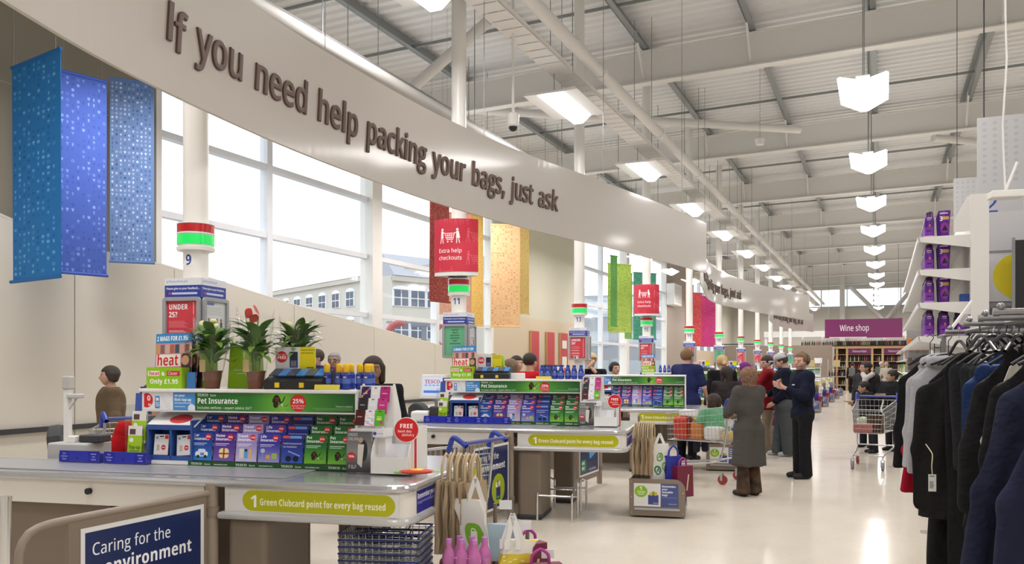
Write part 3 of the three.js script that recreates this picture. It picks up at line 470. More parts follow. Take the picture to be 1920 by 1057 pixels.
const P_free = TX(ctex(256, 256, (g) => { rect(g, 0, 0, 256, 256, '#d3141c'); txt(g, 'FREE', 128, 110, 66, '#fff', { weight: 'bold', align: 'center', sx: .95 }); txt(g, 'Next day', 110, 156, 38, '#fff', { align: 'center' }); txt(g, 'delivery', 146, 196, 38, '#fff', { align: 'center' }); }), .35);
const P_fashion = TX(ctex(128, 192, (g) => { const q = g.createLinearGradient(0, 0, 0, 192); q.addColorStop(0, '#5c5c5e'); q.addColorStop(.5, '#8b8a88'); q.addColorStop(1, '#2f2f33'); g.fillStyle = q; g.fillRect(0, 0, 128, 192); txt(g, 'ORDER', 6, 22, 20, '#d6d6d4', { sx: .8 }); txt(g, 'ONLINE', 6, 42, 20, '#d6d6d4', { sx: .8 }); g.fillStyle = '#2b2b2e'; g.beginPath(); g.ellipse(90, 90, 20, 50, 0, 0, 7); g.fill(); disc(g, 74, 40, 12, '#b99c80'); g.fillStyle = '#d8d2c4'; g.beginPath(); g.moveTo(60, 60); g.lineTo(92, 60); g.lineTo(82, 170); g.lineTo(58, 150); g.fill(); disc(g, 26, 118, 20, '#c8262c'); txt(g, '10%', 26, 124, 16, '#fff', { align: 'center', weight: 'bold' }); txt(g, 'F&F', 12, 176, 26, '#c9c9c9'); }), .3);
const P_topup = TX(ctex(96, 200, (g) => { rect(g, 0, 0, 96, 200, '#a6cf2a'); rect(g, 0, 0, 96, 60, '#e7e5e0'); rect(g, 10, 20, 40, 34, '#5a4440'); disc(g, 24, 88, 14, '#f2f2ee'); txt(g, 'Top-up', 8, 142, 28, '#17301a', { weight: 'bold', sx: .85 }); rect(g, 14, 152, 66, 5, '#5f7d22'); rect(g, 0, 182, 96, 18, '#eceae4'); }), .35);
const P_cards = ['#3b2748', '#e9e9ea', '#b72a7a', '#2a2a30', '#e3e6ea', '#c43a86', '#4a1a1c', '#ece9f0', '#57b52a'].map((c, i) => TX(ctex(64, 96, (g) => { rect(g, 0, 0, 64, 96, c); rrect(g, 22, 6, 20, 6, 3, 'rgba(0,0,0,.6)'); if (i === 0) for (let k = 0; k < 30; k++) rect(g, (k * 23) % 60, (k * 37) % 60, 6, 12, ['#d8458a', '#f0c53a', '#58b4e0', '#8c4fc0'][k % 4]); if (i === 7) for (let k = 0; k < 26; k++) disc(g, (k * 29) % 62, 24 + (k * 17) % 70, 3, ['#d8458a', '#f0c53a', '#58b4e0', '#8c4fc0'][k % 4]); if (i === 8) { rect(g, 12, 50, 34, 12, '#d8e84a'); disc(g, 46, 76, 12, '#c43a86'); } rect(g, 12, 40, 34, 5, 'rgba(255,255,255,.7)'); }), .3));
const P_simcard = TX(ctex(96, 120, (g) => { rect(g, 0, 0, 96, 120, '#ecebea'); rrect(g, 34, 8, 28, 7, 3, '#333'); rect(g, 70, 4, 24, 22, '#d8403c'); disc(g, 18, 20, 8, '#7ea6d8'); rrect(g, 18, 60, 20, 36, 3, '#c7bfae'); disc(g, 64, 76, 15, '#d8303a'); rect(g, 54, 74, 20, 4, '#fff'); }), .3);

// ---------- counter ----------
function planShape(x0, x1, zf, zb, r, notch) {
  const s = new THREE.Shape();
  s.moveTo(x0, -zf); s.lineTo(x1 - r, -zf); s.quadraticCurveTo(x1, -zf, x1, -zf + r); s.lineTo(x1, -zb - r); s.quadraticCurveTo(x1, -zb, x1 - r, -zb);
  if (notch) { s.lineTo(notch[0], -zb); s.lineTo(notch[0], -notch[1]); s.lineTo(x0, -notch[1]); } else s.lineTo(x0, -zb);
  s.closePath(); return s;
}
const slab = (shape, y0, y1, bev) => extr(shape, y1 - y0 - 2 * bev, bev).rotateX(-Math.PI / 2).translate(0, y0 + bev, 0);
const steelTop = M([.56, .57, .58], .22, { metalness: .6 });
const beltM = M([.36, .37, .38], .28), apronM = M([.80, .775, .71], .4), rimM = M([.60, .60, .60], .3, { metalness: .35 });
const counterGeo = {
  top: slab(planShape(-2.3, 1.885, .785, -.585, .13, [.15, .22]), .842, .885, .018),
  apron: slab(planShape(.84, 1.88, .78, -.58, .125), .71, .842, .001),
  low: slab(planShape(.82, 1.888, .788, -.588, .13), .672, .712, .014),
};
function counter(k, num) {
  const t = thing('checkout_counter', 'steel topped checkout counter with yellow reuse strip, at pole ' + num, 'checkout', unitPos(k), TILT);
  part(t, 'worktop', counterGeo.top, steelTop, 'brushed steel worktop with rounded rim');
  part(t, 'conveyor_belt', rbox(3.2, .008, .4, .003, -.45, .889, .5), beltM, 'grey rubber conveyor belt');
  part(t, 'belt_kerb', [box(3.4, .012, .02, -.5, .887, .27)], rimM);
  part(t, 'front_apron', [counterGeo.apron], apronM);
  part(t, 'side_apron', [box(3.0, .13, .02, -.79, .777, .768), box(.02, .13, .5, -2.28, .777, .5)], apronM);
  part(t, 'bumper_rim', counterGeo.low, rimM);
  part(t, 'reuse_strip', plane(.98, .118, 1.35, .777, .7825), P_club, 'yellow green strip with white lettering');
  part(t, 'bag_reminder', plane(.56, .118, 1.8825, .777, .36, 0, Math.PI / 2), P_remember, 'blue reminder panel');
  part(t, 'reuse_strip', place(new THREE.PlaneGeometry(.44, .112), 1.8825, .777, -.3, 0, Math.PI / 2), P_club, 'yellow green strip on the end');
  part(t, 'stop_button', [cyl(.018, .018, .03, -.02, .79, .785, 14, Math.PI / 2)], MAT.black);
  part(t, 'leg_panel', rbox(.24, .66, .5, .04, .95, .345, .5), MAT.taupe); part(t, 'leg_panel', rbox(.22, .66, .26, .03, 1.1, .345, -.4), MAT.taupe);
  part(t, 'kick_base', rbox(.25, .05, .52, .02, .95, .025, .5), MAT.dark); part(t, 'kick_base', rbox(.23, .05, .27, .02, 1.1, .025, -.4), MAT.dark);
  part(t, 'cabinet', [box(2.3, .7, .5, -1.1, .355, .45)], MAT.taupe, 'brown cabinet under the belt');
  part(t, 'cabinet', [box(.75, .7, .03, .45, .355, -.2)], MAT.taupe);
  return t;
}
// ---------- insurance display ----------
const topM = M([.84, .83, .81], .4);
function display(k, num, dx, rows, opt = {}) {
  const at = (x, y, z) => local(k, x + dx, y, z);
  const t = thing('insurance_display', 'white counter display unit headed by a green pet insurance board, lane ' + num, 'display', at(0, 0, 0), TILT);
  part(t, 'header_board', box(1.43, .125, .02, .66, 1.275, .285), topM); part(t, 'header_print', plane(1.055, .11, .8475, 1.277, .2965), P_header, 'green pet insurance board');
  part(t, 'phone_print', plane(.36, .11, .14, 1.277, .2965), P_phone, 'white and blue phone top-up board');
  part(t, 'top_shelf', rbox(1.46, .022, .36, .006, .66, 1.343, .13), topM);
  part(t, 'back_panel', [box(1.43, .46, .015, .66, 1.11, .05), box(.015, .46, .25, 1.382, 1.11, .17), box(.015, .3, .25, -.05, 1.03, .17)], topM);
  part(t, 'leaflet_step', [box(1.08, .09, .05, .84, .95, .2), box(1.08, .16, .04, .84, .98, .14)], topM);
  part(t, 'base_tray', [box(1.42, .022, .3, .66, .907, .2)], topM); part(t, 'base_strip', plane(1.06, .032, .84, .906, .3525), P_strip, 'dark green base strip');
  const kinds = ['car', 'home', 'travel', 'life', 'bank', 'pet', 'pet'];
  kinds.forEach((kd, i) => {
    for (let r = 0; r < rows; r++) {
      const p = at(.392 + i * .15, 1.008 + r * .05, .325 - r * .065);
      single('leaflet_stack', leafGeo, LEAF[kd], (i === 6 ? 'outermost ' : '') + LEAF_TEXT[kd] + ' leaflets, ' + ['front', 'middle', 'rear'][r] + ' tier of display ' + num, 'leaflets', p, TILT, 'insurance leaflets at pole ' + num);
    }
  });
  for (let i = 0; i < 8; i++) part(t, 'acrylic_divider', box(.003, .13, .13, .317 + i * .15, .985, .28), MAT.clearBox);
  // phone card dispenser
  const d = thing('phone_card_dispenser', 'blue two bay phone card dispenser with white sloping lid, display ' + num, 'dispenser', at(.17, .914, .27), TILT);
  part(d, 'case', [box(.012, .2, .14, -.15, .1, 0), box(.012, .2, .14, .01, .1, 0), box(.012, .25, .16, .16, .125, 0), box(.32, .2, .01, 0, .1, -.07), box(.32, .03, .14, 0, .015, 0), box(.32, .03, .02, 0, .205, .06)], M([.03, .09, .33], .4));
  part(d, 'lid', box(.34, .008, .16, 0, .248, -.01, .5), MAT.paper); part(d, 'lid_badge', place(new THREE.CircleGeometry(.05, 20).scale(1.5, 1, 1), .03, .254, -.008, -Math.PI / 2 + .5), M([.65, .05, .06], .5));
  for (const [x, w] of [[-.075, 'plain'], [.085, 'tilted']]) single('sim_card_pack', box(.1, .125, .006, 0, 0, 0, -.12, 0, w === 'plain' ? 0 : .06), P_simcard, w + ' white phone card pack in dispenser of display ' + num, 'card pack', at(.17 + x, 1.01, .31), TILT, 'phone card packs');
  const q = thing('top_up_leaflet_rack', 'green and white top-up leaflet tower beside dispenser of display ' + num, 'leaflet rack', at(-.075, .914, .3), TILT);
  part(q, 'holder', [box(.115, .008, .1, 0, .004, 0), box(.006, .34, .1, -.058, .17, 0), box(.115, .36, .006, 0, .18, -.05)], MAT.clearBox);
  part(q, 'front_leaflets', box(.1, .2, .014, 0, .11, .03, -.08), P_topup); part(q, 'middle_leaflets', box(.1, .2, .014, .005, .2, 0, -.08), P_topup); part(q, 'rear_leaflets', [box(.11, .13, .014, .012, .345, -.03, -.08)], M([.05, .1, .4], .4)); part(q, 'travel_leaflets', [box(.11, .1, .014, .03, .4, -.05, -.08)], M([.06, .03, .2], .4));
  return t;
}
const leafGeo = box(.138, .168, .012, 0, 0, 0, -.12);
function dividers(k, num, list) {
  list.forEach(([x, w, nm]) => {
    const t = thing('divider_tray', nm + ' blue next customer divider holder at pole ' + num, 'tray', local(k, x, .895, .36), TILT);
    part(t, 'front_plate', box(w, .07, .006, 0, .037, .03), M([.05, .06, .42], .3)); part(t, 'print', plane(w, .068, 0, .037, .0335), P_divider); part(t, 'tray', [box(w, .006, .07, 0, .004, 0), box(w, .05, .006, 0, .028, -.03), box(.006, .05, .07, -w / 2, .028, 0), box(.006, .05, .07, w / 2, .028, 0)], M([.04, .05, .36], .3));
  });
}
const P_giftStore = TX(ctex(160, 32, (g) => { rect(g, 0, 0, 160, 32, '#e4e3e8'); txt(g, 'Gift Card Store', 8, 22, 16, '#6a63a8', { style: 'italic', sx: .9 }); disc(g, 118, 16, 8, '#4a459a'); rect(g, 130, 14, 26, 4, '#b9b7d0'); }), .4);
// gift cards, catalogue, delivery bin
function giftEnd(k, num, dx) {
  const at = (x, y, z) => local(k, x + dx, y, z);
  const t = thing('gift_card_rack', 'white stepped gift card rack at the end of display ' + num, 'card rack', at(1.5, 0, .25), TILT);
  const side = extr([[0, 0], [.13, 0], [.11, .1], [.02, .27], [0, .27]], .006);
  part(t, 'side_panel', place(side.clone(), -.09, 1.12, .02, 0, -Math.PI / 2 + Math.PI), topM); part(t, 'side_panel', place(side.clone(), .1, 1.12, .02, 0, -Math.PI / 2 + Math.PI), topM);
  part(t, 'base', [box(.2, .045, .14, 0, 1.115, .09), box(.2, .26, .01, 0, 1.25, .02)], topM); part(t, 'base_print', plane(.2, .04, 0, 1.115, .161), P_giftStore);
  part(t, 'stem', box(.18, .21, .1, 0, 1.0, .06), topM);
  P_cards.forEach((m, i) => { const c = i % 3, r = i / 3 | 0; single('gift_card', box(.056, .09, .005, 0, 0, 0, -.2), m, ['colourful striped', 'plain white', 'magenta', 'black', 'pale grey', 'pink', 'dark maroon', 'white confetti', 'lime green'][i] + ' gift card, ' + ['rear', 'middle', 'front'][r] + ' row of rack ' + num, 'gift card', at(1.5 - .06 + c * .06, 1.33 - r * .065, .29 + r * .04), TILT, 'gift cards in rack ' + num); });
  single('fashion_catalogue', rbox(.15, .23, .03, .004, 0, .115, 0, -.06), P_fashion, 'grey clothing catalogue standing in holder under gift cards ' + num, 'catalogue', at(1.46, .896, .42), TILT);
  const b = thing('delivery_leaflet_bin', 'white curved sided leaflet bin with red edge beside catalogue ' + num, 'leaflet bin', at(1.645, .896, .25), TILT);
  const prof = new THREE.Shape(); prof.moveTo(-.1, 0); prof.lineTo(.2, 0); prof.lineTo(.2, .09); prof.quadraticCurveTo(.16, .23, .02, .25); prof.lineTo(-.1, .25);
  part(b, 'side_panel', place(extr(prof, .006), -.1, 0, 0, 0, -Math.PI / 2), MAT.white); part(b, 'side_panel', place(extr(prof, .006), .12, 0, 0, 0, -Math.PI / 2), MAT.white);
  part(b, 'front_lip', [box(.22, .09, .006, .01, .045, .2), box(.22, .25, .006, .01, .125, -.1), box(.22, .006, .3, .01, .004, .05)], MAT.white);
  part(b, 'leaflets', [box(.16, .14, .03, 0, .085, .08, -.5)], M([.75, .76, .8], .5));
  const f = thing('free_delivery_sign', 'round red sign about free next day delivery on leaflet bin ' + num, 'sign', at(1.74, 1.0, .42), TILT + .25);
  part(f, 'disc', [cyl(.07, .07, .008, 0, .14, 0, 28, Math.PI / 2)], MAT.paper); part(f, 'print', place(new THREE.CircleGeometry(.066, 28), 0, .14, .005), P_free); part(f, 'stem', box(.012, .2, .006, .05, -.005, 0), MAT.red);
}
// lane gate with poster, hinged on a post
function gate(label, x, s, len, print, top = .81) {
  const t = thing('lane_gate', label, 'gate', [x, 0, -s], 0);
  part(t, 'hinge_post', cyl(.034, .034, .86, 0, .43, 0, 14), MAT.rail);
  part(t, 'rail', tube([[0, top, .03], [0, top, len * .5], [0, top, len + .12], [0, top - .02, len + .24], [0, top - .1, len + .29], [0, top - .45, len + .3], [0, .12, len + .3]], .018, 40, 8), MAT.rail);
  part(t, 'panel', [box(.022, top - .1, len + .02, 0, top / 2 + .06, .05 + (len + .02) / 2)], MAT.taupe);
  part(t, 'poster', plane(len - .06, (len - .06) * .82, .0125, top - .05 - (len - .06) * .41, .07 + (len - .06) / 2, 0, Math.PI / 2), print, 'navy poster about caring for the environment');
  for (const y of [.2, top - .1]) part(t, 'hinge', cyl(.042, .042, .05, 0, y, 0, 12), MAT.taupe);
}
// bag bin
const paperBag = M([.36, .265, .16], .8), paperBag2 = M([.42, .32, .2], .8), handleM = M([.55, .44, .28], .8);
function bagGeo(w, h, d, seedN, lean = 0) {
  const g = new THREE.BoxGeometry(w, h, d, 4, 5, 2), P = g.attributes.position; let s = seedN; const R = () => { s = (s * 1664525 + 1013904223) >>> 0; return s / 4294967296 - .5; };
  const cache = {};
  for (let i = 0; i < P.count; i++) { const key = [P.getX(i), P.getY(i), P.getZ(i)].map((v) => v.toFixed(3)).join(); const o = cache[key] ??= [R(), R(), R()]; const v = P.getY(i) / h + .5; P.setXYZ(i, P.getX(i) + o[0] * w * .12 + lean * (v * v), P.getY(i) + o[1] * .012, P.getZ(i) * (1.1 - .5 * v) + o[2] * .012); }
  g.computeVertexNormals(); return g.translate(0, h / 2, 0);
}
const straps = (w, h, y, z = 0) => [-1, 1].flatMap((s) => [box(.026, Math.hypot(w / 2, h) * 1.02, .004, s * w / 4, y + h / 2, z, 0, 0, s * Math.atan2(w / 2, h)), box(.03, .05, .006, s * w / 2, y - .01, z)]);
const loop = (w, h, y, z, r = .006) => tube([[-w / 2, y - .03, z], [-w / 2 * .9, y + h * .6, z], [0, y + h, z], [w / 2 * .9, y + h * .6, z], [w / 2, y - .03, z]], r, 14, 5);
const P_white = TX(ctex(128, 192, (g) => { rect(g, 0, 0, 128, 192, '#dcdcd6'); for (const [x, y, c] of [[70, 70, '#5f9c3f'], [50, 140, '#2f7a4a'], [100, 120, '#7fb85a']]) { g.strokeStyle = c; g.lineWidth = 8; g.beginPath(); g.arc(x, y, 20, 0, 7); g.stroke(); g.beginPath(); g.moveTo(x - 10, y + 6); g.lineTo(x + 6, y - 12); g.lineTo(x + 10, y + 8); g.stroke(); } }), .6);
const P_green = TX(ctex(96, 160, (g) => { rect(g, 0, 0, 96, 160, '#dfdfd9'); disc(g, 48, 100, 34, '#7cb82f'); g.fillStyle = '#f0f4e6'; g.fillRect(36, 92, 24, 24); g.strokeStyle = '#f0f4e6'; g.lineWidth = 4; g.beginPath(); g.arc(48, 92, 8, 3.14, 6.28); g.stroke(); }), .6);
const P_yellowBag = TX(ctex(96, 128, (g) => { rect(g, 0, 0, 96, 128, '#eceae0'); rect(g, 0, 46, 96, 82, '#dcc53a'); for (let i = 0; i < 14; i++) { rect(g, (i * 31) % 90, 52 + (i * 17) % 70, 10, 4, '#f4efc4'); } }), .6);
function bagBin(k, num, detail) {
  const O = (x, y, z) => local(k, 2.15 + x, y, .17 + z), tn = TILT;
  const t = thing('bag_bin', 'brown reusable bag bin with blue and white notice at pole ' + num, 'bin', O(0, 0, 0), tn);
  const face = new THREE.Shape(); face.moveTo(-.27, .02); face.lineTo(.27, .02); face.lineTo(.27, .28); face.quadraticCurveTo(.26, .36, .18, .38); face.lineTo(-.27, .38); face.closePath();
  part(t, 'front_board', extr(face, .012, .002).translate(0, 0, .2), M([.25, .20, .155], .45)); part(t, 'rear_board', extr(face, .012, .002).translate(0, 0, -.22), MAT.taupe);
  part(t, 'tray', [box(.52, .02, .42, 0, .04, 0), box(.012, .34, .42, -.262, .2, 0), box(.012, .1, .42, .262, .09, 0)], MAT.dark);
  part(t, 'bumper_strip', [rbox(.44, .022, .012, .005, 0, .085, .217), rbox(.012, .04, .4, .005, .272, .09, 0)], M([.45, .47, .5], .35));
  part(t, 'notice', plane(.43, .225, -.01, .225, .2155), P_bin, 'white and blue reminder notice');
  for (const [x, y] of [[-.25, .05], [-.25, .2], [-.25, .35], [.25, .05], [.25, .25]]) part(t, 'screw', sph(.006, x, y, .216, 1, 1, .5, 6), MAT.wire);
  part(t, 'hanging_post', [bar([-.2, .05, -.05], [-.2, .98, -.05], .012, 8), bar([.02, .05, -.05], [.02, .7, -.05], .012, 8), bar([.2, .05, -.1], [.2, .55, -.1], .012, 8)], MAT.taupe);
  const n = detail > 1 ? 9 : detail ? 5 : 2;
  for (let i = 0; i < n; i++) {
    const b = thing('paper_carrier_bag', 'folded brown paper carrier bag hung on bin ' + num, 'paper bag', O(-.22 + i * .2 / n, k ? .42 : .45, .12 - .02 * (i % 2)), tn + 1.35 + rr(-.08, .08), 'paper bags on bin ' + num);
    part(b, 'bag', bagGeo(.2, k ? .36 : .4, .02, 11 + i * 7), i % 2 ? paperBag : paperBag2); part(b, 'handle', loop(.09, .15, k ? .36 : .4, 0, .008), handleM);
  }
  if (!detail) return;
  if (k > 0) {
  const w1 = thing('white_reusable_bag', 'white reusable bag printed with green recycling rings on bin ' + num, 'bag', O(.02, .36, .1), tn + .3);
  part(w1, 'bag', bagGeo(.2, .36, .05, 5, -.02), P_white); part(w1, 'handle', straps(.1, .12, .34), MAT.paper);
  }
  const w3 = thing('maroon_gift_bag', 'maroon stiff bag with magenta cord handle on bin ' + num, 'bag', O(.24, .2, .06), tn + .8);
  part(w3, 'bag', extr([[-.11, 0], [.11, 0], [.1, .3], [-.1, .3]], .07, .004).translate(0, 0, -.035), M([.17, .008, .04], .5)); part(w3, 'handle', loop(.1, .08, .3, 0, .009), M([.45, .04, .3], .6)); part(w3, 'label_mark', box(.015, .16, .002, .03, .14, .041, 0, 0, -.15), M([.7, .6, .35], .5));
  if (k > 0) { const w2 = thing('blue_reusable_bag', 'royal blue reusable bag with wide strap on bin ' + num, 'bag', O(.15, .3, .08), tn + .5); part(w2, 'bag', bagGeo(.17, .3, .06, 9), M([.02, .03, .3], .5)); part(w2, 'handle', loop(.1, .12, .28, 0, .01), M([.02, .04, .36], .5)); }
}
// ---------- the checkout row ----------
const laneNames = (k) => NUMW[k];
for (let k = 0; k < 11; k++) {
  counter(k, laneNames(k));
  display(k, laneNames(k), k === 2 ? .2 : 0, k < 2 ? 3 : k < 4 ? 3 : k < 6 ? 1 : 0);
  if (k < 2) giftEnd(k, laneNames(k), k === 2 ? .2 : 0);
  bagBin(k, laneNames(k), k === 0 ? 2 : k === 1 ? 2 : k < 4 ? 1 : k < 9 ? 1 : 0);
}
dividers(0, 'nine', [[-.43, .29, 'outer'], [-.1, .3, 'inner']]);
dividers(1, 'eleven', [[-.1, .32, 'outer'], [.22, .32, 'middle'], [.52, .3, 'inner']]);
gate('taupe lane gate with legible caring for the environment poster', -3.31, 3.4, .8, P_caring);
gate('taupe lane gate half hidden behind the blue trolley handle', -3.3, 7.3, .8, P_caring);
gate('taupe lane gate with swipe card poster behind the chrome basket stand', -3.27, 9.97, .78, P_card);
{ // lane barrier post in bright chrome
  const p = onD(8, 900, 2.75); const t = thing('chrome_barrier_post', 'polished chrome barrier post before the brown cabinet', 'post', [p.x, 0, p.z]);
  part(t, 'tube', cyl(.021, .021, 1.05, 0, .525, 0, 20), MAT.chrome); part(t, 'cap', cyl(.023, .023, .012, 0, 1.056, 0, 20), MAT.chrome); part(t, 'base_plate', cyl(.07, .08, .015, 0, .008, 0, 20), MAT.steel); part(t, 'blue_panel', box(.3, .5, .012, -.17, .72, 0), M([.05, .08, .3], .4));
}
{ // basket stand
  const t = thing('basket_stand', 'empty chrome tubular basket stand on the floor beside the counter leg', 'stand', [-2.92, 0, -7.72], .15);
  const u = (x, h0, h1, z0, z1) => tube([[x, 0, z0], [x, h0 - .02, z0], [x, h0, z0 - .02], [x, h1, z1 + .02], [x, h1 - .02, z1], [x, 0, z1]], .011, 40, 8);
  part(t, 'side_frame', u(-.17, .26, .36, .36, .08), MAT.chrome); part(t, 'side_frame', u(.17, .26, .36, .36, .08), MAT.chrome); part(t, 'side_frame', u(-.17, .36, .3, -.08, -.4), MAT.chrome); part(t, 'side_frame', u(.17, .36, .3, -.08, -.4), MAT.chrome);
  for (const [y, z] of [[.24, .34], [.2, .08], [.24, -.1], [.22, -.38]]) part(t, 'cross_tube', bar([-.17, y, z], [.17, y, z], .009, 8), MAT.chrome);
}
// wire baskets stacked under the end of counter nine
function basket(pos, turn, label, group) {
  const t = thing('wire_basket', label, 'basket', pos, turn, group);
  const w = .22, d = .15, w2 = .19, d2 = .125, h = .2, blueM = M([.02, .035, .16], .4), wi = [], r = .0022;
  const ring = (a, b, y, rad) => [bar([-a, y, -b], [a, y, -b], rad, 5), bar([-a, y, b], [a, y, b], rad, 5), bar([-a, y, -b], [-a, y, b], rad, 5), bar([a, y, -b], [a, y, b], rad, 5)];
  part(t, 'top_rim', ring(w, d, h, .005), blueM, 'navy coated rim');
  for (let i = 0; i < 7; i++) { const v = i / 7, a = w2 + (w - w2) * v, b = d2 + (d - d2) * v; wi.push(...ring(a, b, h * v, r)); }
  for (let i = 0; i <= 12; i++) { const u = -1 + i / 6; for (const s of [-1, 1]) wi.push(bar([u * w2, 0, s * d2], [u * w, h, s * d], r, 4)); wi.push(bar([u * w2, 0, -d2], [u * w2, 0, d2], r, 4)); }
  for (let i = 0; i <= 8; i++) { const u = -1 + i / 4; for (const s of [-1, 1]) wi.push(bar([s * w2, 0, u * d2], [s * w, h, u * d], r, 4)); }
  part(t, 'wire_mesh', wi, MAT.wire);
  for (const s of [-1, 1]) part(t, 'handle', tube([[-.1, h, s * d], [-.1, h - .01, s * .03], [.1, h - .01, s * .03], [.1, h, s * d]], .004, 16, 5), blueM);
}
for (let i = 0; i < 7; i++) basket(local(0, 1.68, .2 + i * .036, .56), TILT + .12, 'wire basket with navy rim in stack under the steel counter end', 'stacked wire baskets');
{ const t = thing('basket_plinth', 'low grey wire plinth under the stacked baskets', 'plinth', local(0, 1.68, 0, .56), TILT + .12); part(t, 'frame', [...[-1, 1].flatMap((s) => [bar([s * .17, 0, -.1], [s * .17, .2, -.1], .008, 6), bar([s * .17, 0, .1], [s * .17, .2, .1], .008, 6)]), box(.36, .012, .24, 0, .196, 0)], MAT.steel); }
{ const t = thing('snack_packet', 'red and yellow sweet packet lying on the steel counter', 'packet', local(0, 1.8, .895, .42), TILT + .35);
  const g = new THREE.SphereGeometry(.1, 20, 10).scale(1, .16, .42); part(t, 'pouch', g.translate(0, .016, 0), M([.72, .08, .04], .3)); part(t, 'label', new THREE.SphereGeometry(.1, 20, 10, 0, 6.3, 0, 1).scale(.72, .17, .4).translate(0, .0165, 0), M([.85, .62, .05], .3)); part(t, 'seal', [box(.04, .003, .06, .105, .016, 0), box(.04, .003, .06, -.105, .016, 0)], M([.2, .55, .08], .4)); }
// bags hanging at counter nine: extra white, green and yellow ones, bottles
{
  const O = (x, y, z) => local(0, 2.15 + x, y, .17 + z);
  const g1 = thing('white_reusable_bag', 'white bag with a lime green disc, hung beside the paper bags', 'bag', O(-.02, .46, .22), TILT - .2); part(g1, 'bag', bagGeo(.17, .3, .03, 3, -.05), P_green); part(g1, 'handle', straps(.1, .14, .28), MAT.paper);
  const g2 = thing('yellow_white_bag', 'yellow and white reusable bag with white twisted handles', 'bag', O(.2, .36, .26), TILT + .25); part(g2, 'bag', bagGeo(.16, .2, .04, 8, .05), P_yellowBag); part(g2, 'handle', straps(.11, .15, .19, 0), MAT.paper); part(g2, 'handle', straps(.06, .14, .19, .025), MAT.paper);
  const g3 = thing('pale_blue_bag', 'pale blue folded plastic bag behind the yellow one', 'bag', O(.1, .42, .14), TILT + .1); part(g3, 'bag', bagGeo(.2, .2, .04, 4), M([.42, .55, .66], .5));
  for (const [x, y, z, l] of [[-.12, .86, .05, 'beside the paper bag handles'], [.12, .72, .1, 'above the white bag'], [.24, .62, .14, 'above the yellow bag'], [.36, .46, .1, 'above the maroon bag']]) { const p = thing('price_ticket', 'clear plastic price ticket ' + l, 'ticket', O(x, y, z), TILT + .2); part(p, 'ticket', box(.07, .05, .004, 0, 0, 0), M([.78, .79, .8], .3)); part(p, 'arm', bar([0, 0, 0], [-.04, 0, -.16], .003, 5), MAT.wire); }
  // six pack of pink flavoured water
  const prof = [[0, 0], [.03, .002], [.036, .02], [.033, .06], [.036, .1], [.035, .13], [.022, .165], [.016, .175], [.016, .2]];
  const body = lathe(prof, 16), cap = cyl(.016, .016, .022, 0, .208, 0, 12);
  for (let i = 0; i < 6; i++) {
    const b = thing('pink_water_bottle', 'pink flavoured water bottle in a pack below the paper bags', 'bottle', O(-.1 + (i % 3) * .07 + (i / 3 | 0) * .03, .37, .44 - (i / 3 | 0) * .085), TILT, 'pack of pink water bottles');
    part(b, 'bottle', body, M([.80, .28, .62], .15, { transmission: .45, thickness: .02, ior: 1.33 })); part(b, 'cap', cap, M([.55, .2, .55], .4)); part(b, 'label', cyl(.0335, .0335, .045, 0, .08, 0, 16), M([.82, .45, .70], .4));
  }
  const pw = thing('bottle_shrink_wrap', 'clear shrink wrap around the pink water bottles', 'wrap', O(-.015, .371, .398), TILT); part(pw, 'film', rbox(.25, .13, .19, .04, 0, .066, 0), MAT.clear);
  const c = thing('bottle_crate', 'grey crate shelf holding the pink water bottles', 'crate', O(-.01, 0, .4), TILT); part(c, 'top', box(.3, .02, .24, 0, .36, 0), MAT.greyPlastic); part(c, 'frame', [box(.02, .36, .2, -.14, .18, 0), box(.02, .36, .2, .14, .18, 0)], MAT.greyPlastic);
  const m2 = thing('maroon_gift_bag', 'upright maroon bag pair behind the pink bottles', 'bag', O(.34, .18, .24), TILT + .5); part(m2, 'bag', [extr([[-.12, 0], [.12, 0], [.11, .26], [-.11, .26]], .05, .004)], M([.15, .008, .035], .5)); part(m2, 'handle', [loop(.1, .08, .26, .02, .009)], M([.42, .04, .28], .6));
}
// ---------- goods on top of the displays ----------
const P_heat = TX(ctex(192, 224, (g) => { rect(g, 0, 0, 192, 224, '#c98aa0'); rect(g, 0, 0, 192, 40, '#3f8cc8'); txt(g, '2 MAGS FOR £1.95!', 6, 30, 26, '#fff', { weight: 'bold', sx: .72 }); for (let i = 0; i < 8; i++) rect(g, i * 26, 46, 22, 36, ['#c79a6a', '#8a6a58', '#c8b0a0', '#b06a50', '#4a5a6a', '#d2a48a', '#7a5a50', '#d8c0b0'][i]); rect(g, 6, 86, 128, 50, '#efe6e0'); txt(g, 'heat', 8, 132, 62, '#cf2a3a', { weight: 'bold', sx: .85 }); rrect(g, 140, 84, 50, 130, 12, '#4a3a38'); disc(g, 160, 112, 20, '#c79a7c'); rect(g, 130, 140, 62, 84, '#2a2c36'); rect(g, 0, 146, 132, 78, '#d0508a'); txt(g, 'I DIDN\'T STEAL', 6, 172, 20, '#fff', { weight: 'bold', sx: .75 }); txt(g, 'BEST SHOW EVER', 6, 198, 20, '#fff', { weight: 'bold', sx: .72 }); }), .15);
const P_closer = TX(ctex(192, 108, (g) => { rect(g, 0, 0, 192, 108, '#93c81e'); rect(g, 8, 18, 64, 26, '#f2efe8'); txt(g, 'heat', 14, 40, 26, '#d02a3a', { weight: 'bold' }); txt(g, '&', 82, 42, 26, '#fff', { weight: 'bold' }); rect(g, 112, 18, 70, 26, '#c8203e'); txt(g, 'Closer', 117, 39, 24, '#fff', { sx: .8 }); txt(g, 'Only £1.95', 96, 84, 34, '#fff', { weight: 'bold', align: 'center', sx: .92 }); }), .4);
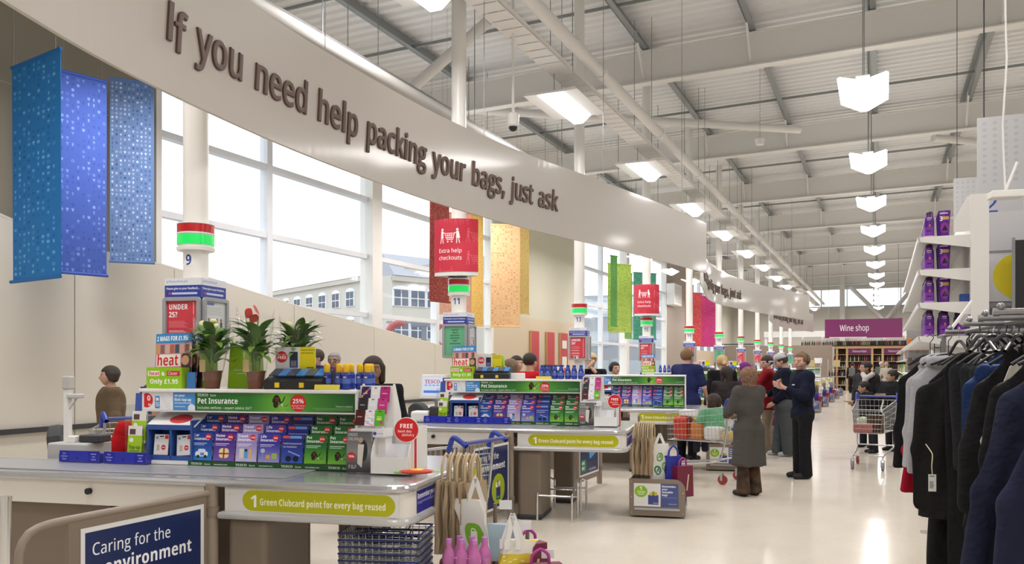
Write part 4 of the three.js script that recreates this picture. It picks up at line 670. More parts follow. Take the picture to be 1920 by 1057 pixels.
const P_batt = TX(ctex(256, 144, (g) => { rect(g, 0, 0, 256, 144, '#d9dadd'); rect(g, 158, 0, 98, 144, '#e2d30e'); disc(g, 42, 62, 36, '#cf2430'); txt(g, 'Buy 1 get 1', 42, 52, 12, '#fff', { align: 'center' }); txt(g, 'FREE', 42, 76, 26, '#fff', { align: 'center', weight: 'bold' }); rrect(g, 92, 30, 52, 100, 5, '#232a3a'); rect(g, 98, 84, 40, 42, '#2f62a8'); rect(g, 104, 90, 8, 30, '#c9752a'); rect(g, 122, 90, 8, 30, '#c9752a'); txt(g, 'Powerful Alkaline', 164, 24, 13, '#4a4a10', { weight: 'bold', sx: .8 }); txt(g, 'Power Batteries', 164, 42, 13, '#4a4a10', { weight: 'bold', sx: .8 }); rect(g, 200, 126, 46, 8, '#6a6410'); }), .35);
const TOPY = 1.355;
function magazines(k, num, x) {
  const b = thing('magazine_box', 'lime green magazine price box on display ' + num, 'box', local(k, x, TOPY, .24), TILT); part(b, 'carton', box(.25, .13, .08, 0, .065, 0), MAT.green); part(b, 'price_print', plane(.25, .13, 0, .065, .0405), P_closer);
  for (let i = 0; i < (k ? 1 : 3); i++) single('wrapped_magazine', box(.26, .345, .012, 0, .1725, 0, -.1, 0, i ? -.02 * i : .03), P_heat, ['foremost', 'second', 'third'][i] + ' shrink wrapped magazine behind price box ' + num, 'magazine', local(k, x + i * .02, TOPY + .0, .185 - i * .035), TILT, 'wrapped magazines');
}
function greenBag(k, num, x, z, h, w, nm) { const t = thing('lime_gift_bag', nm + ' lime green gift bag standing on display ' + num, 'gift bag', local(k, x, TOPY, z), TILT); part(t, 'bag', extr([[-w / 2, 0], [w / 2, 0], [w / 2 * .82, h], [-w / 2 * .82, h]], .06, .003), M([.32, .56, .02], .45)); part(t, 'blue_lip', box(w * .6, .012, .062, 0, h, .03), M([.06, .25, .6], .5)); part(t, 'printed_lines', [box(w * .6, .004, .002, 0, h * .4, .064), box(w * .45, .004, .002, 0, h * .33, .064)], MAT.paper); }
function batteryBox(k, num, x) {
  const t = thing('battery_carton', 'black sloping battery carton with blue blister packs on display ' + num, 'carton', local(k, x, TOPY, .2), TILT);
  part(t, 'carton', extr([[-.08, 0], [.08, 0], [.08, .12], [-.08, .05]], .38).rotateY(Math.PI / 2).translate(-.19, 0, 0), M([.02, .02, .022], .4));
  for (let i = 0; i < 6; i++) part(t, 'blister_pack', box(.055, .008, .09, -.15 + i * .06, .1, .0, .45, 0, 0), i % 2 ? M([.06, .25, .6], .2) : M([.08, .1, .14], .2));
  for (const q of [-.1, .06]) part(t, 'price_flash', box(.03, .03, .003, q, .025, .082), MAT.yellow);
  const s = thing('battery_offer_sign', 'white and yellow battery offer card standing on carton ' + num, 'sign', local(k, x - .06, TOPY + .115, .13), TILT); part(s, 'card', rbox(.27, .14, .006, .003, 0, .07, 0), MAT.paper); part(s, 'print', plane(.27, .14, 0, .07, .0035), P_batt);
}
function leafGeom(L, w, droop) {
  const g = new THREE.PlaneGeometry(1, 1, 2, 7), P = g.attributes.position;
  for (let i = 0; i < P.count; i++) { const u = P.getY(i) + .5, s = P.getX(i) * 2, ww = w * Math.pow(Math.sin(Math.PI * Math.min(1, u * .93 + .05)), .8); P.setXYZ(i, s * ww / 2, u * L * Math.cos(droop * u), u * L * Math.sin(droop * u) + Math.abs(s) * ww * .15); }
  g.computeVertexNormals(); return g;
}
const leafM = [M([.12, .26, .04], .3), M([.19, .34, .06], .3), M([.08, .19, .04], .3)], leafShapes = [leafGeom(.17, .06, .9), leafGeom(.14, .05, 1.2), leafGeom(.2, .065, .7)];
function plant(k, x, z, h, flower, label) {
  reseed(100 + x * 1000 | 0);
  const t = thing('wrapped_pot_plant', label, 'plant', local(k, x, TOPY, z), TILT);
  part(t, 'pot', lathe([[0, 0], [.042, 0], [.056, .1], [.06, .1], [.06, .11], [.05, .11], [.048, .1], [0, .1]], 20), M([.19, .075, .045], .6));
  for (let i = 0; i < 46; i++) { const a = rr(0, 6.28), el = rr(.02, .55), y = .1 + h * rr(.16, .6), lf = part(t, 'leaf', leafShapes[i % 3], leafM[i % 3]); lf.position.set(Math.cos(a) * .015, y, Math.sin(a) * .015); lf.rotation.set(0, -a + Math.PI / 2, 0, 'YXZ'); lf.rotateX(el); }
  for (let i = 0; i < 9; i++) { const a = rr(0, 6.28); part(t, 'stem', bar([Math.cos(a) * .02, .1, Math.sin(a) * .02], [Math.cos(a) * .035, .1 + h * .55, Math.sin(a) * .035], .003, 5), leafM[1]); }
  for (let i = 0; i < 3; i++) { const a = i * 2.1 + x, f = part(t, flower === 'red' ? 'red_spathe' : 'pale_flower', flower === 'red' ? leafGeom(.07, .06, .4) : sph(.022, 0, 0, 0, 1, .7, 1, 8), flower === 'red' ? M([.6, .03, .03], .2) : M([.75, .72, .35], .5)); f.position.set(Math.cos(a) * .05, .1 + h * (.78 + .05 * i), Math.sin(a) * .04 + .02); f.rotation.set(.5, a, .6); part(t, 'stem', bar([0, .1, 0], [Math.cos(a) * .05, .1 + h * (.78 + .05 * i), Math.sin(a) * .04 + .02], .0025, 5), leafM[1]); }
  const wrap = new THREE.CylinderGeometry(.115, .055, h * 1.05, 14, 4, true), P = wrap.attributes.position; for (let i = 0; i < P.count; i++) { const y = P.getY(i) / h + .5; P.setX(i, P.getX(i) * (1 + .12 * Math.sin(i * 2.4) * y)); P.setY(i, P.getY(i) + (y > .95 ? .03 * Math.sin(i * 1.7) : 0)); } wrap.computeVertexNormals();
  part(t, 'cellophane', wrap.translate(0, .06 + h * .5, 0), M([.985, .99, .99], .05, { transmission: 1, thickness: 0, ior: 1.45 }), 'clear cellophane sleeve');
  part(t, 'care_ticket', [box(.04, .075, .003, -.03, .14, .06)], M([.55, .42, .2], .5));
}
function bottles(k, num, kind, xs) {
  const body = kind === 'spray' ? lathe([[0, 0], [.024, 0], [.026, .01], [.026, .085], [.022, .1], [0, .1]], 14) : lathe([[0, 0], [.028, 0], [.032, .02], [.03, .07], [.022, .105], [.02, .125], [0, .125]], 14);
  const capG = kind === 'spray' ? lathe([[0, .1], [.019, .1], [.019, .14], [.014, .152], [0, .154]], 12) : cyl(.017, .018, .02, 0, .133, 0, 12);
  xs.forEach(([x, z]) => {
    const t = thing(kind === 'spray' ? 'sun_spray_bottle' : 'blue_lotion_bottle', kind === 'spray' ? 'blue sun spray bottle with tall yellow cap on display ' + num : 'dark blue lotion bottle with narrow shoulders on display ' + num, 'bottle', local(k, x, TOPY, z), TILT, kind + ' bottles on display ' + num);
    part(t, 'bottle', body, M([.02, .05, .33], .25)); part(t, 'cap', capG, kind === 'spray' ? M([.85, .52, .01], .35) : M([.02, .045, .30], .3)); part(t, 'label', cyl(kind === 'spray' ? .0262 : .0305, kind === 'spray' ? .0262 : .0315, .03, 0, .05, 0, 14), M([.1, .16, .5], .4)); part(t, 'emblem', sph(.009, 0, .072, kind === 'spray' ? .024 : .027, 1.2, .7, .3, 8), M([.7, .6, .3], .4));
  });
}
magazines(0, 'nine', .09); greenBag(0, 'nine', .26, .06, .26, .13, 'narrow'); greenBag(0, 'nine', .53, .04, .28, .22, 'wide');
single('battery_blister', box(.06, .1, .008, 0, .05, 0, -.05), M([.05, .2, .5], .2), 'blue battery blister pack between magazines and plant', 'battery pack', local(0, .262, TOPY, .25), TILT);
plant(0, .39, .22, .36, 'pale', 'cellophane wrapped green plant with pale yellow flowers in brown pot'); plant(0, .685, .215, .4, 'red', 'cellophane wrapped plant with red flowers in brown pot'); plant(0, .86, .02, .36, 'pale', 'dark leafy wrapped plant behind the battery sign');
batteryBox(0, 'nine', .965);
bottles(0, 'nine', 'spray', [[1.21, .2], [1.285, .19], [1.35, .23], [1.41, .17], [1.47, .2], [1.25, .12], [1.32, .1], [1.44, .08]].map(([x, z]) => [x - .06, z]));
single('yellow_price_card', box(.16, .03, .003, 0, .015, 0, -.2), M([.8, .7, .08], .5), 'long yellow price card before the sun spray bottles', 'price card', local(0, 1.2, TOPY, .3), TILT);
single('white_battery_box', rbox(.05, .04, .05, .004, 0, .02, 0), MAT.paper, 'small white carton beside the sun spray bottles', 'carton', local(0, 1.1, TOPY, .24), TILT);
magazines(1, 'eleven', .12); greenBag(1, 'eleven', .42, .02, .24, .22, 'large'); batteryBox(1, 'eleven', .44);
bottles(1, 'eleven', 'lotion', Array.from({ length: 7 }, (_, i) => [.96 + i * .068, .18 + .02 * (i % 2)]));
single('yellow_price_card', box(.16, .03, .003, 0, .015, 0, -.2), M([.8, .7, .08], .5), 'yellow price card before the dark lotion bottles', 'price card', local(1, 1.0, TOPY, .3), TILT);
single('white_receipt_box', rbox(.16, .06, .12, .008, 0, .03, 0), MAT.white, 'white flat box behind header of display eleven', 'box', local(1, .68, TOPY, .15), TILT);
for (const k of [3]) { magazines(k, laneNames(k), .05); bottles(k, laneNames(k), 'lotion', [[.28, .2], [.36, .2], [.44, .2]]); }
for (const k of [4, 5]) { batteryBox(k, laneNames(k), .4); bottles(k, laneNames(k), 'lotion', [[.75, .2], [.83, .2], [.91, .2], [.99, .2]]); }
for (const k of [6, 7]) bottles(k, laneNames(k), 'lotion', [[.75, .2], [.83, .2], [.91, .2], [.99, .2], [1.1, .2]]);
// ---------- cashier places ----------
function chair(pos, turn, label) {
  const t = thing('cashier_chair', label, 'chair', pos, turn); const f = M([.05, .052, .055], .85);
  const back = new THREE.Shape(); back.moveTo(-.16, 0); back.lineTo(.16, 0); back.quadraticCurveTo(.24, .2, .18, .36); back.quadraticCurveTo(0, .48, -.18, .36); back.quadraticCurveTo(-.24, .2, -.16, 0);
  part(t, 'backrest', extr(back, .05, .02).rotateX(-.12).translate(0, .62, .14), f); part(t, 'seat', rbox(.44, .08, .42, .035, 0, .52, -.05), f); part(t, 'back_bar', box(.05, .3, .02, 0, .58, .2), MAT.black); part(t, 'gas_column', cyl(.025, .03, .4, 0, .3, -.05, 12), MAT.black);
  for (let i = 0; i < 5; i++) { const a = i * 1.2566; part(t, 'foot', [bar([0, .1, -.05], [Math.cos(a) * .27, .06, Math.sin(a) * .27 - .05], .017, 6), sph(.027, Math.cos(a) * .27, .028, Math.sin(a) * .27 - .05, 1, 1, 1, 8)], MAT.black); }
}
{ const p = onD(70, 800, 6.0); chair([p.x, 0, p.z], 2.4, 'dark grey fabric cashier chair behind the end of counter nine'); const q = onD(768, 760, 9.65); chair([q.x, .0, q.z], 2.6, 'black cashier chair behind counter eleven'); }
{
  const p = onD(150, 850, 5.6);
  const t = thing('till_cabinet', 'light grey till cabinet with white card reader pole beside the blue dividers', 'cabinet', [p.x, 0, p.z], TILT);
  part(t, 'body', rbox(.3, .98, .26, .015, 0, .49, 0), M([.5, .5, .49], .5)); part(t, 'reader_pole', rbox(.045, .42, .04, .01, -.08, 1.18, .02), MAT.white); part(t, 'reader_head', rbox(.06, .09, .06, .01, -.075, 1.38, .02), M([.5, .49, .45], .5)); part(t, 'scanner_arm', [rbox(.1, .03, .06, .008, -.01, 1.29, .03), bar([-.06, 1.2, .03], [0, 1.27, .03], .005, 5)], M([.55, .55, .55], .4)); part(t, 'cash_tray', rbox(.16, .05, .12, .01, .12, 1.005, 0), MAT.dark); part(t, 'white_switch_box', rbox(.06, .05, .05, .01, 0, 1.0, .06), MAT.white);
  const m = local(1, -.28, 0, -.02), u = thing('till_monitor', 'tilted white till monitor showing the shop name at counter eleven', 'monitor', m, TILT - .12);
  const scr = TX(ctex(256, 192, (g) => { rect(g, 0, 0, 256, 192, '#c9d3e6'); txt(g, 'TESCO', 22, 66, 52, '#a03050', { font: 'serif', weight: 'bold', sx: .95 }); for (let i = 0; i < 5; i++) rect(g, 24 + i * 42, 80, 30, 8, '#3f6fd0'); rect(g, 16, 136, 210, 26, '#4a78d0'); }), .25, { emissive: new THREE.Color(1, 1, 1), emissiveIntensity: .25 }); scr.emissiveMap = scr.map;
  part(u, 'casing', rbox(.34, .27, .04, .012, 0, 1.26, 0, -.15), MAT.white); part(u, 'screen', plane(.285, .21, 0, 1.265, .0215, -.15), scr); part(u, 'stand', [bar([0, .88, -.06], [0, 1.2, -.03], .025, 8), box(.16, .02, .14, 0, .89, -.05)], MAT.greyPlastic);
  const b = thing('till_printer', 'white and black receipt printer on counter eleven beside the monitor', 'printer', local(1, -.32, .895, .3), TILT); part(b, 'casing', rbox(.2, .12, .16, .03, 0, .06, 0), MAT.white); part(b, 'dark_base', rbox(.1, .17, .12, .02, .15, .085, 0), MAT.dark);
}
// ---------- trolleys ----------
function trolley(label, pos, turn, blue = true) {
  const t = thing('shopping_trolley', label, 'trolley', pos, turn), r = .0032, L = .85, hw0 = .28, hw1 = .2, yb0 = .52, yb1 = .42, yt0 = .98, yt1 = .86;
  // basket: handle end at x=0, nose at x=L
  const P = (u, v, s) => [u * L, (yb0 + (yb1 - yb0) * u * 0) + (yt0 + (yt1 - yt0) * u - yb0) * v, s * ((hw0 + (hw1 - hw0) * u) * (.86 + .14 * v))];
  for (const s of [-1, 1]) { const w = []; for (let i = 0; i <= 5; i++) w.push(bar(P(0, i / 5, s), P(1, i / 5, s), i === 5 ? .006 : r, 5)); for (let i = 0; i <= 16; i++) w.push(bar(P(i / 16, 0, s), P(i / 16, 1, s), r * .8, 4)); part(t, 'basket_side', w, MAT.wire); }
  const nose = [], floorW = [], rear = []; for (let i = 0; i <= 5; i++) { nose.push(bar(P(1, i / 5, -1), P(1, i / 5, 1), i === 5 ? .006 : r, 5)); rear.push(bar(P(.04, i / 5, -1), P(.04, i / 5, 1), r, 5)); } for (let i = 0; i <= 9; i++) { const s = -1 + i / 4.5; nose.push(bar(P(1, 0, s), P(1, 1, s), r * .8, 4)); rear.push(bar(P(.04, 0, s), P(.04, 1, s), r * .8, 4)); floorW.push(bar(P(0, 0, s), P(1, 0, s), r, 4)); } for (let i = 0; i <= 8; i++) floorW.push(bar(P(i / 8, 0, -1), P(i / 8, 0, 1), r, 4));
  part(t, 'basket_nose', nose, MAT.wire); part(t, 'basket_floor', floorW, MAT.wire); part(t, 'basket_flap', rear, MAT.wire);
  for (const s of [-1, 1]) part(t, 'chassis_tube', tube([[-.02, .98, s * .27], [.02, .6, s * .27], [.1, .3, s * .26], [.4, .24, s * .22], [.8, .2, s * .2], [.84, .15, s * .2]], .012, 30, 7), MAT.steel);
  part(t, 'cross_tube', [bar([.1, .3, -.26], [.1, .3, .26], .01, 7), bar([.8, .2, -.2], [.8, .2, .2], .01, 7)], MAT.steel);
  part(t, 'handle', [bar([-.12, 1.02, -.27], [-.12, 1.02, .27], .016, 10)], M([.05, .07, .3], .4), 'dark blue push handle');
  for (const s of [-1, 1]) part(t, 'handle_end', tube([[.03, .94, s * .285], [-.01, 1.055, s * .285], [-.04, 1.06, s * .285], [-.14, 1.0, s * .285]], .021, 14, 8), blue ? MAT.blue : MAT.greyPlastic, 'royal blue handle end');
  for (const [x, s] of [[.06, -1], [.06, 1], [.84, -1], [.84, 1]]) { const w = part(t, 'castor', [cyl(.06, .06, .03, x, .06, s * (x > .5 ? .2 : .26), 18, Math.PI / 2)], x > .5 ? M([.25, .25, .26], .5) : M([.35, .04, .03], .5)); part(w, 'fork', [box(.03, .1, .008, x + .01, .1, s * (x > .5 ? .2 : .26) + .022), box(.03, .1, .008, x + .01, .1, s * (x > .5 ? .2 : .26) - .022)], MAT.steel); }
  return t;
}
trolley('empty trolley with royal blue handle ends behind counter nine', [-2.80, 0, -5.5], Math.PI - .12).scale.set(.95, .92, .95);
trolley('loaded trolley pushed by the grey coated woman', [-1.72, 0, -10.75], Math.PI - .2);
trolley('trolley with children leaning over it in the main aisle', [-.08, 0, -13.65], -Math.PI / 2 - .14);
{ // goods in the trolleys
  const put = (name, label, cat, geo, m, tr, x, y, z, ry = 0, group) => { const o = tr === 0 ? [-1.72, -10.75, Math.PI - .2] : [-.08, -13.65, -Math.PI / 2 - .14], c = Math.cos(o[2]), s = Math.sin(o[2]); return single(name, geo, m, label, cat, [o[0] + x * c + z * s, y, o[1] - x * s + z * c], o[2] + ry, group); };
  put('crisp_multipack', 'large red crisp multipack in the loaded trolley', 'snack bag', rbox(.2, .3, .3, .06, 0, .15, 0), M([.55, .05, .02], .4), 0, .7, .53, 0);
  put('crisp_multipack', 'orange crisp multipack beside the red one', 'snack bag', rbox(.18, .24, .28, .06, 0, .12, 0), M([.6, .2, .03], .4), 0, .5, .53, .02, .2);
  put('toilet_roll_pack', 'white toilet roll pack in the loaded trolley', 'pack', rbox(.22, .18, .26, .05, 0, .09, 0), M([.75, .72, .7], .5), 0, .27, .53, 0);
  put('bread_loaf', 'yellow wrapped loaf in the loaded trolley', 'loaf', rbox(.1, .12, .28, .04, 0, .06, 0), M([.7, .55, .2], .5), 0, .08, .53, .0);
  put('white_carton', 'white flat carton on top of the orange multipack', 'carton', rbox(.26, .08, .2, .01, 0, .04, 0), MAT.paper, 0, .6, .83, .02);
  for (let i = 0; i < 6; i++) put('jar', 'dark coffee jar with gold lid in the children trolley', 'jar', merge([cyl(.04, .04, .1, 0, .05, 0, 12), cyl(.042, .042, .02, 0, .11, 0, 12)]), M([.07, .035, .015], .3), 1, .72, .53 + (i / 3 | 0) * .13, -.16 + (i % 3) * .082 * .9, 0, 'coffee jars');
  put('meat_tray', 'pink meat packs in the children trolley', 'pack', rbox(.3, .12, .26, .02, 0, .06, 0), M([.42, .13, .12], .4), 1, .66, .53, .07);
  put('lettuce_bag', 'pale green salad bag in the children trolley', 'salad', sph(.12, 0, .1, 0, 1, .9, 1.0, 12), M([.33, .42, .26], .4), 1, .4, .53, .13);
}
trolley('trolley with white shopping beside the brown coated customer', [onD(255, 800, 7.6).x, 0, onD(255, 800, 7.6).z], Math.PI - .45);
{ const p = onD(215, 800, 7.6), q = onD(250, 800, 7.6); single('white_carrier_bag', bagGeo(.34, .3, .3, 21), M([.72, .72, .72], .5), 'bulging white carrier bag in the wall side trolley', 'bag', [p.x, .54, p.z], .3); single('white_carrier_bag', bagGeo(.28, .26, .28, 25), M([.68, .68, .69], .5), 'smaller white carrier bag near that trolley handle', 'bag', [q.x, .54, q.z], .8); }
// ---------- people: smooth bodies meshed from joined capsules ----------
const cap = (a, b, ra, rb = ra) => ({ t: 0, a, b, ra, rb });
const ell = (c, r) => ({ t: 1, c, r });
function meshField(prims, cell, k, clips, colorFn) {
  let lo = [1e9, 1e9, 1e9], hi = [-1e9, -1e9, -1e9];
  for (const p of prims) { const R = p.t ? p.r : [Math.max(p.ra, p.rb), Math.max(p.ra, p.rb), Math.max(p.ra, p.rb)]; for (let i = 0; i < 3; i++) { const q = p.t ? [p.c[i]] : [p.a[i], p.b[i]]; p.lo ??= []; p.hi ??= []; p.lo[i] = Math.min(...q) - R[i] - k - cell * 2; p.hi[i] = Math.max(...q) + R[i] + k + cell * 2; lo[i] = Math.min(lo[i], p.lo[i]); hi[i] = Math.max(hi[i], p.hi[i]); } }
  const n = [0, 1, 2].map((i) => Math.ceil((hi[i] - lo[i]) / cell) + 1), [nx, ny, nz] = n, F = new Float32Array(nx * ny * nz).fill(1);
  for (const p of prims) {
    const s = [0, 1, 2].map((i) => Math.max(0, Math.floor((p.lo[i] - lo[i]) / cell))), e = [0, 1, 2].map((i) => Math.min(n[i] - 1, Math.ceil((p.hi[i] - lo[i]) / cell)));
    let ax, ay, az, bx, by, bz, L2, rm;
    if (!p.t) { [ax, ay, az] = p.a; bx = p.b[0] - ax; by = p.b[1] - ay; bz = p.b[2] - az; L2 = bx * bx + by * by + bz * bz || 1e-9; } else rm = Math.min(...p.r);
    for (let z = s[2]; z <= e[2]; z++) for (let y = s[1]; y <= e[1]; y++) for (let x = s[0]; x <= e[0]; x++) {
      const X = lo[0] + x * cell, Y = lo[1] + y * cell, Z = lo[2] + z * cell; let d;
      if (!p.t) { const qx = X - ax, qy = Y - ay, qz = Z - az, h = Math.max(0, Math.min(1, (qx * bx + qy * by + qz * bz) / L2)); d = Math.hypot(qx - bx * h, qy - by * h, qz - bz * h) - (p.ra + (p.rb - p.ra) * h); }
      else { const qx = (X - p.c[0]) / p.r[0], qy = (Y - p.c[1]) / p.r[1], qz = (Z - p.c[2]) / p.r[2], l = Math.hypot(qx, qy, qz), g = Math.hypot(qx / p.r[0], qy / p.r[1], qz / p.r[2]) || 1e-9; d = l * (l - 1) / g; }
      const i = (z * ny + y) * nx + x, f = F[i];
      if (p.sub) { F[i] = Math.max(f, -d); continue; }
      const h = Math.max(0, k - Math.abs(f - d)); F[i] = Math.min(f, d) - h * h / (4 * k);
    }
  }
  if (clips) for (let z = 0; z < nz; z++) for (let y = 0; y < ny; y++) for (let x = 0; x < nx; x++) { const i = (z * ny + y) * nx + x; for (const c of clips) { const v = c(lo[0] + x * cell, lo[1] + y * cell, lo[2] + z * cell); if (v > F[i]) F[i] = v; } }
  // surface nets
  const id = new Int32Array(nx * ny * nz).fill(-1), pos = [], col = [], idx = [], off = [0, 1, nx, nx + 1, nx * ny, nx * ny + 1, nx * ny + nx, nx * ny + nx + 1], E = [[0, 1], [2, 3], [4, 5], [6, 7], [0, 2], [1, 3], [4, 6], [5, 7], [0, 4], [1, 5], [2, 6], [3, 7]];
  for (let z = 0; z < nz - 1; z++) for (let y = 0; y < ny - 1; y++) for (let x = 0; x < nx - 1; x++) {
    const i = (z * ny + y) * nx + x; let m = 0; for (let q = 0; q < 8; q++) if (F[i + off[q]] < 0) m |= 1 << q; if (!m || m === 255) continue;
    let c = 0, sx = 0, sy = 0, sz = 0;
    for (const [a, b] of E) { const fa = F[i + off[a]], fb = F[i + off[b]]; if ((fa < 0) === (fb < 0)) continue; const t = fa / (fa - fb); sx += (a & 1) + t * ((b & 1) - (a & 1)); sy += (a >> 1 & 1) + t * ((b >> 1 & 1) - (a >> 1 & 1)); sz += (a >> 2) + t * ((b >> 2) - (a >> 2)); c++; }
    id[i] = pos.length / 3; const X = lo[0] + (x + sx / c) * cell, Y = lo[1] + (y + sy / c) * cell, Z = lo[2] + (z + sz / c) * cell; pos.push(X, Y, Z); if (colorFn) col.push(...colorFn(X, Y, Z));
  }
  for (let z = 1; z < nz - 1; z++) for (let y = 1; y < ny - 1; y++) for (let x = 1; x < nx - 1; x++) {
    const i = (z * ny + y) * nx + x, f = F[i] < 0; const q = (s, A, B) => { if (f === F[i + s] < 0) return; const a = id[i], b = id[i - A], c = id[i - A - B], d = id[i - B]; if (a < 0 || b < 0 || c < 0 || d < 0) return; f ? idx.push(a, b, c, a, c, d) : idx.push(a, c, b, a, d, c); };
    q(1, nx, nx * ny); q(nx, nx * ny, 1); q(nx * ny, 1, nx);
  }
  const g = new THREE.BufferGeometry(); g.setAttribute('position', new THREE.Float32BufferAttribute(pos, 3)); if (colorFn) g.setAttribute('color', new THREE.Float32BufferAttribute(col, 3)); g.setIndex(idx); g.setAttribute('uv', new THREE.Float32BufferAttribute(pos.flatMap((_, i2) => i2 % 3 === 2 ? [] : [pos[i2 - (i2 % 3) + (i2 % 3 ? 1 : 0)]]), 2)); g.computeVertexNormals(); return g;
}
const SKIN = { fair: [.58, .35, .25], pink: [.60, .33, .25], brown: [.27, .145, .08], olive: [.42, .25, .16] };
function handPrims(w, dir, side, up) { // wrist, direction of the hand, thumb side, palm normal
  const D = V(...dir).normalize(), S = V(...side).normalize(), U = V(...up).normalize(), P = (d, s, u) => [w[0] + D.x * d + S.x * s + U.x * u, w[1] + D.y * d + S.y * s + U.y * u, w[2] + D.z * d + S.z * s + U.z * u], out = [cap(P(0, 0, 0), P(.03, 0, 0), .026, .028), cap(P(.04, .02, 0), P(.08, .026, 0), .018), cap(P(.04, -.02, 0), P(.08, -.026, 0), .018), cap(P(.04, 0, 0), P(.085, 0, 0), .02)];
  [[.028, .072], [.01, .08], [-.009, .075], [-.027, .06]].forEach(([s, l]) => { out.push(cap(P(.085, s, 0), P(.085 + l * .5, s * 1.1, -.01), .0095, .009), cap(P(.085 + l * .5, s * 1.1, -.01), P(.085 + l * .85, s * 1.1, -.035), .009, .008)); });
  out.push(cap(P(.03, .028, -.005), P(.065, .052, -.015), .012, .0105), cap(P(.065, .052, -.015), P(.095, .056, -.028), .0105, .009)); return out;
}
function person(o) {
  const H = o.h, fine = o.fine ?? 1, cb = .016 * fine, fat = o.fat ?? 1, sk = SKIN[o.skin ?? 'fair'], t = thing('person', o.label, 'person', [o.x, o.y ?? 0, -o.s], o.turn), lean = o.lean ?? 0, seat = o.seat;
  const S = (x, y, z) => [x * H, y * H, z * H];
  const hipY = seat ? seat / H : .52, dy = hipY - .52;
  const up = (x, y, z = 0) => S(x, y + dy, z + Math.max(0, y - .52) * Math.tan(lean));     // torso points lean forward from the hip
  const shW = o.shW ?? .112, neck = up(0, .845), headC = up(0, .925, o.headFwd ?? .012);
  const sh = [-1, 1].map((s) => up(s * shW, .812)), legs = [-1, 1].map((s, i) => { const st = (o.step ?? [.0, .0])[i]; return seat ? { hip: S(s * .055, hipY, 0), knee: S(s * .075, hipY + .0, .24), ank: S(s * .075, hipY - .235, .25) } : { hip: S(s * .052, .5, 0), knee: S(s * .056, .275, st * .5 + .008), ank: S(s * .058, .045, st) }; });
  const arms = (o.arms ?? [[[-.155, .64, -.01], [-.16, .49, .04]], [[.155, .64, -.01], [.16, .49, .04]]]).map(([e, w], i) => ({ e: up(...e), w: up(...w) }));
  // skin: one continuous body with head and hands
  const hr = H * .001, hx = headC[0], hy = headC[1], hz = headC[2], hu = o.headH ? o.headH : H * .068, yaw = o.headYaw ?? 0, cy = Math.cos(yaw), sy = Math.sin(yaw), nod = o.nod ?? 0;
  const hp = (x, y, z) => { const y2 = y * Math.cos(nod) - z * Math.sin(nod), z2 = y * Math.sin(nod) + z * Math.cos(nod); return [hx + (x * cy + z2 * sy) * hu, hy + y2 * hu, hz + (-x * sy + z2 * cy) * hu]; };
  const inv = (X, Y, Z) => { const a = (X - hx) / hu, b = (Y - hy) / hu, c = (Z - hz) / hu, x = a * cy - c * sy, z2 = a * sy + c * cy; return [x, b * Math.cos(nod) + z2 * Math.sin(nod), -b * Math.sin(nod) + z2 * Math.cos(nod)]; };
  const R = (r) => r * hu, head = [ell(hp(0, .25, -.12), [R(.76), R(.82), R(.9)]), ell(hp(0, -.2, .12), [R(.62), R(.74), R(.64)]), ell(hp(0, -.72, .38), [R(.3), R(.2), R(.26)]), cap(hp(0, .12, .72), hp(0, -.18, .94), R(.08), R(.13)), cap(hp(-.36, .22, .62), hp(.36, .22, .62), R(.13)), ell(hp(0, -.47, .7), [R(.22), R(.1), R(.14)]), ell(hp(-.76, -.02, -.08), [R(.1), R(.2), R(.14)]), ell(hp(.76, -.02, -.08), [R(.1), R(.2), R(.14)]), cap(hp(-.4, -.15, .45), hp(-.3, -.4, .4), R(.22)), cap(hp(.4, -.15, .45), hp(.3, -.4, .4), R(.22))];
  const headCol = (X, Y, Z) => { const [x, y, z] = inv(X, Y, Z); if (z > .3) { const ex = Math.abs(x) - .3, ey = y - .04; if (ex * ex / .018 + ey * ey / .006 < 1) return ex * ex + ey * ey < .005 ? [.03, .02, .015] : [.55, .52, .5]; if (Math.abs(Math.abs(x) - .3) < .2 && Math.abs(y - .24) < .045 && z > .4) return o.hairCol ? o.hairCol.map((v) => v * .7) : [.05, .03, .02]; if (Math.abs(x) < .22 && Math.abs(y + .47) < .07) return [sk[0] * .75, sk[1] * .45, sk[2] * .5]; } return sk; };
  const bodyP = [cap(neck, hp(0, -.3, -.1), H * .032, H * .034), cap(up(0, .8), neck, H * .04, H * .033), cap(up(-.06, .79), up(.06, .79), H * .05), cap(up(0, .56), up(0, .76), H * .07 * fat)];
  arms.forEach((a, i) => bodyP.push(cap(sh[i], a.e, H * .026, H * .022), cap(a.e, a.w, H * .021, H * .015)));
  legs.forEach((l) => bodyP.push(cap(l.hip, l.knee, H * .045, H * .028), cap(l.knee, l.ank, H * .028, H * .02), cap(l.ank, [l.ank[0], l.ank[1] - H * .02, l.ank[2] + H * .04], H * .02, H * .015)));
  const gs = [meshField(bodyP, cb, .025, null, () => sk), meshField(head, .0075 * (fine > 1 ? 1.3 : 1), .02, null, headCol)];
  arms.forEach((a, i) => { const d = V(...a.w).sub(V(...a.e)).normalize(); if (o.hands !== false) gs.push(meshField(handPrims(a.w, d.toArray(), o.thumb?.[i] ?? [i ? -.6 : .6, 0, 1], o.palm?.[i] ?? [i ? 1 : -1, 0, 0]), .0055 * (fine > 1 ? 1.4 : 1), .006, null, () => sk)); });
  const body = part(t, 'body', mergeIdx(gs), vertexMat);
  // clothing
  const add = (nm, prims, color, k = .03, clips, rough = .85, cell = cb * .95) => part(t, nm, meshField(prims, cell, k, clips), color.isMaterial ? color : fabric(color, rough));
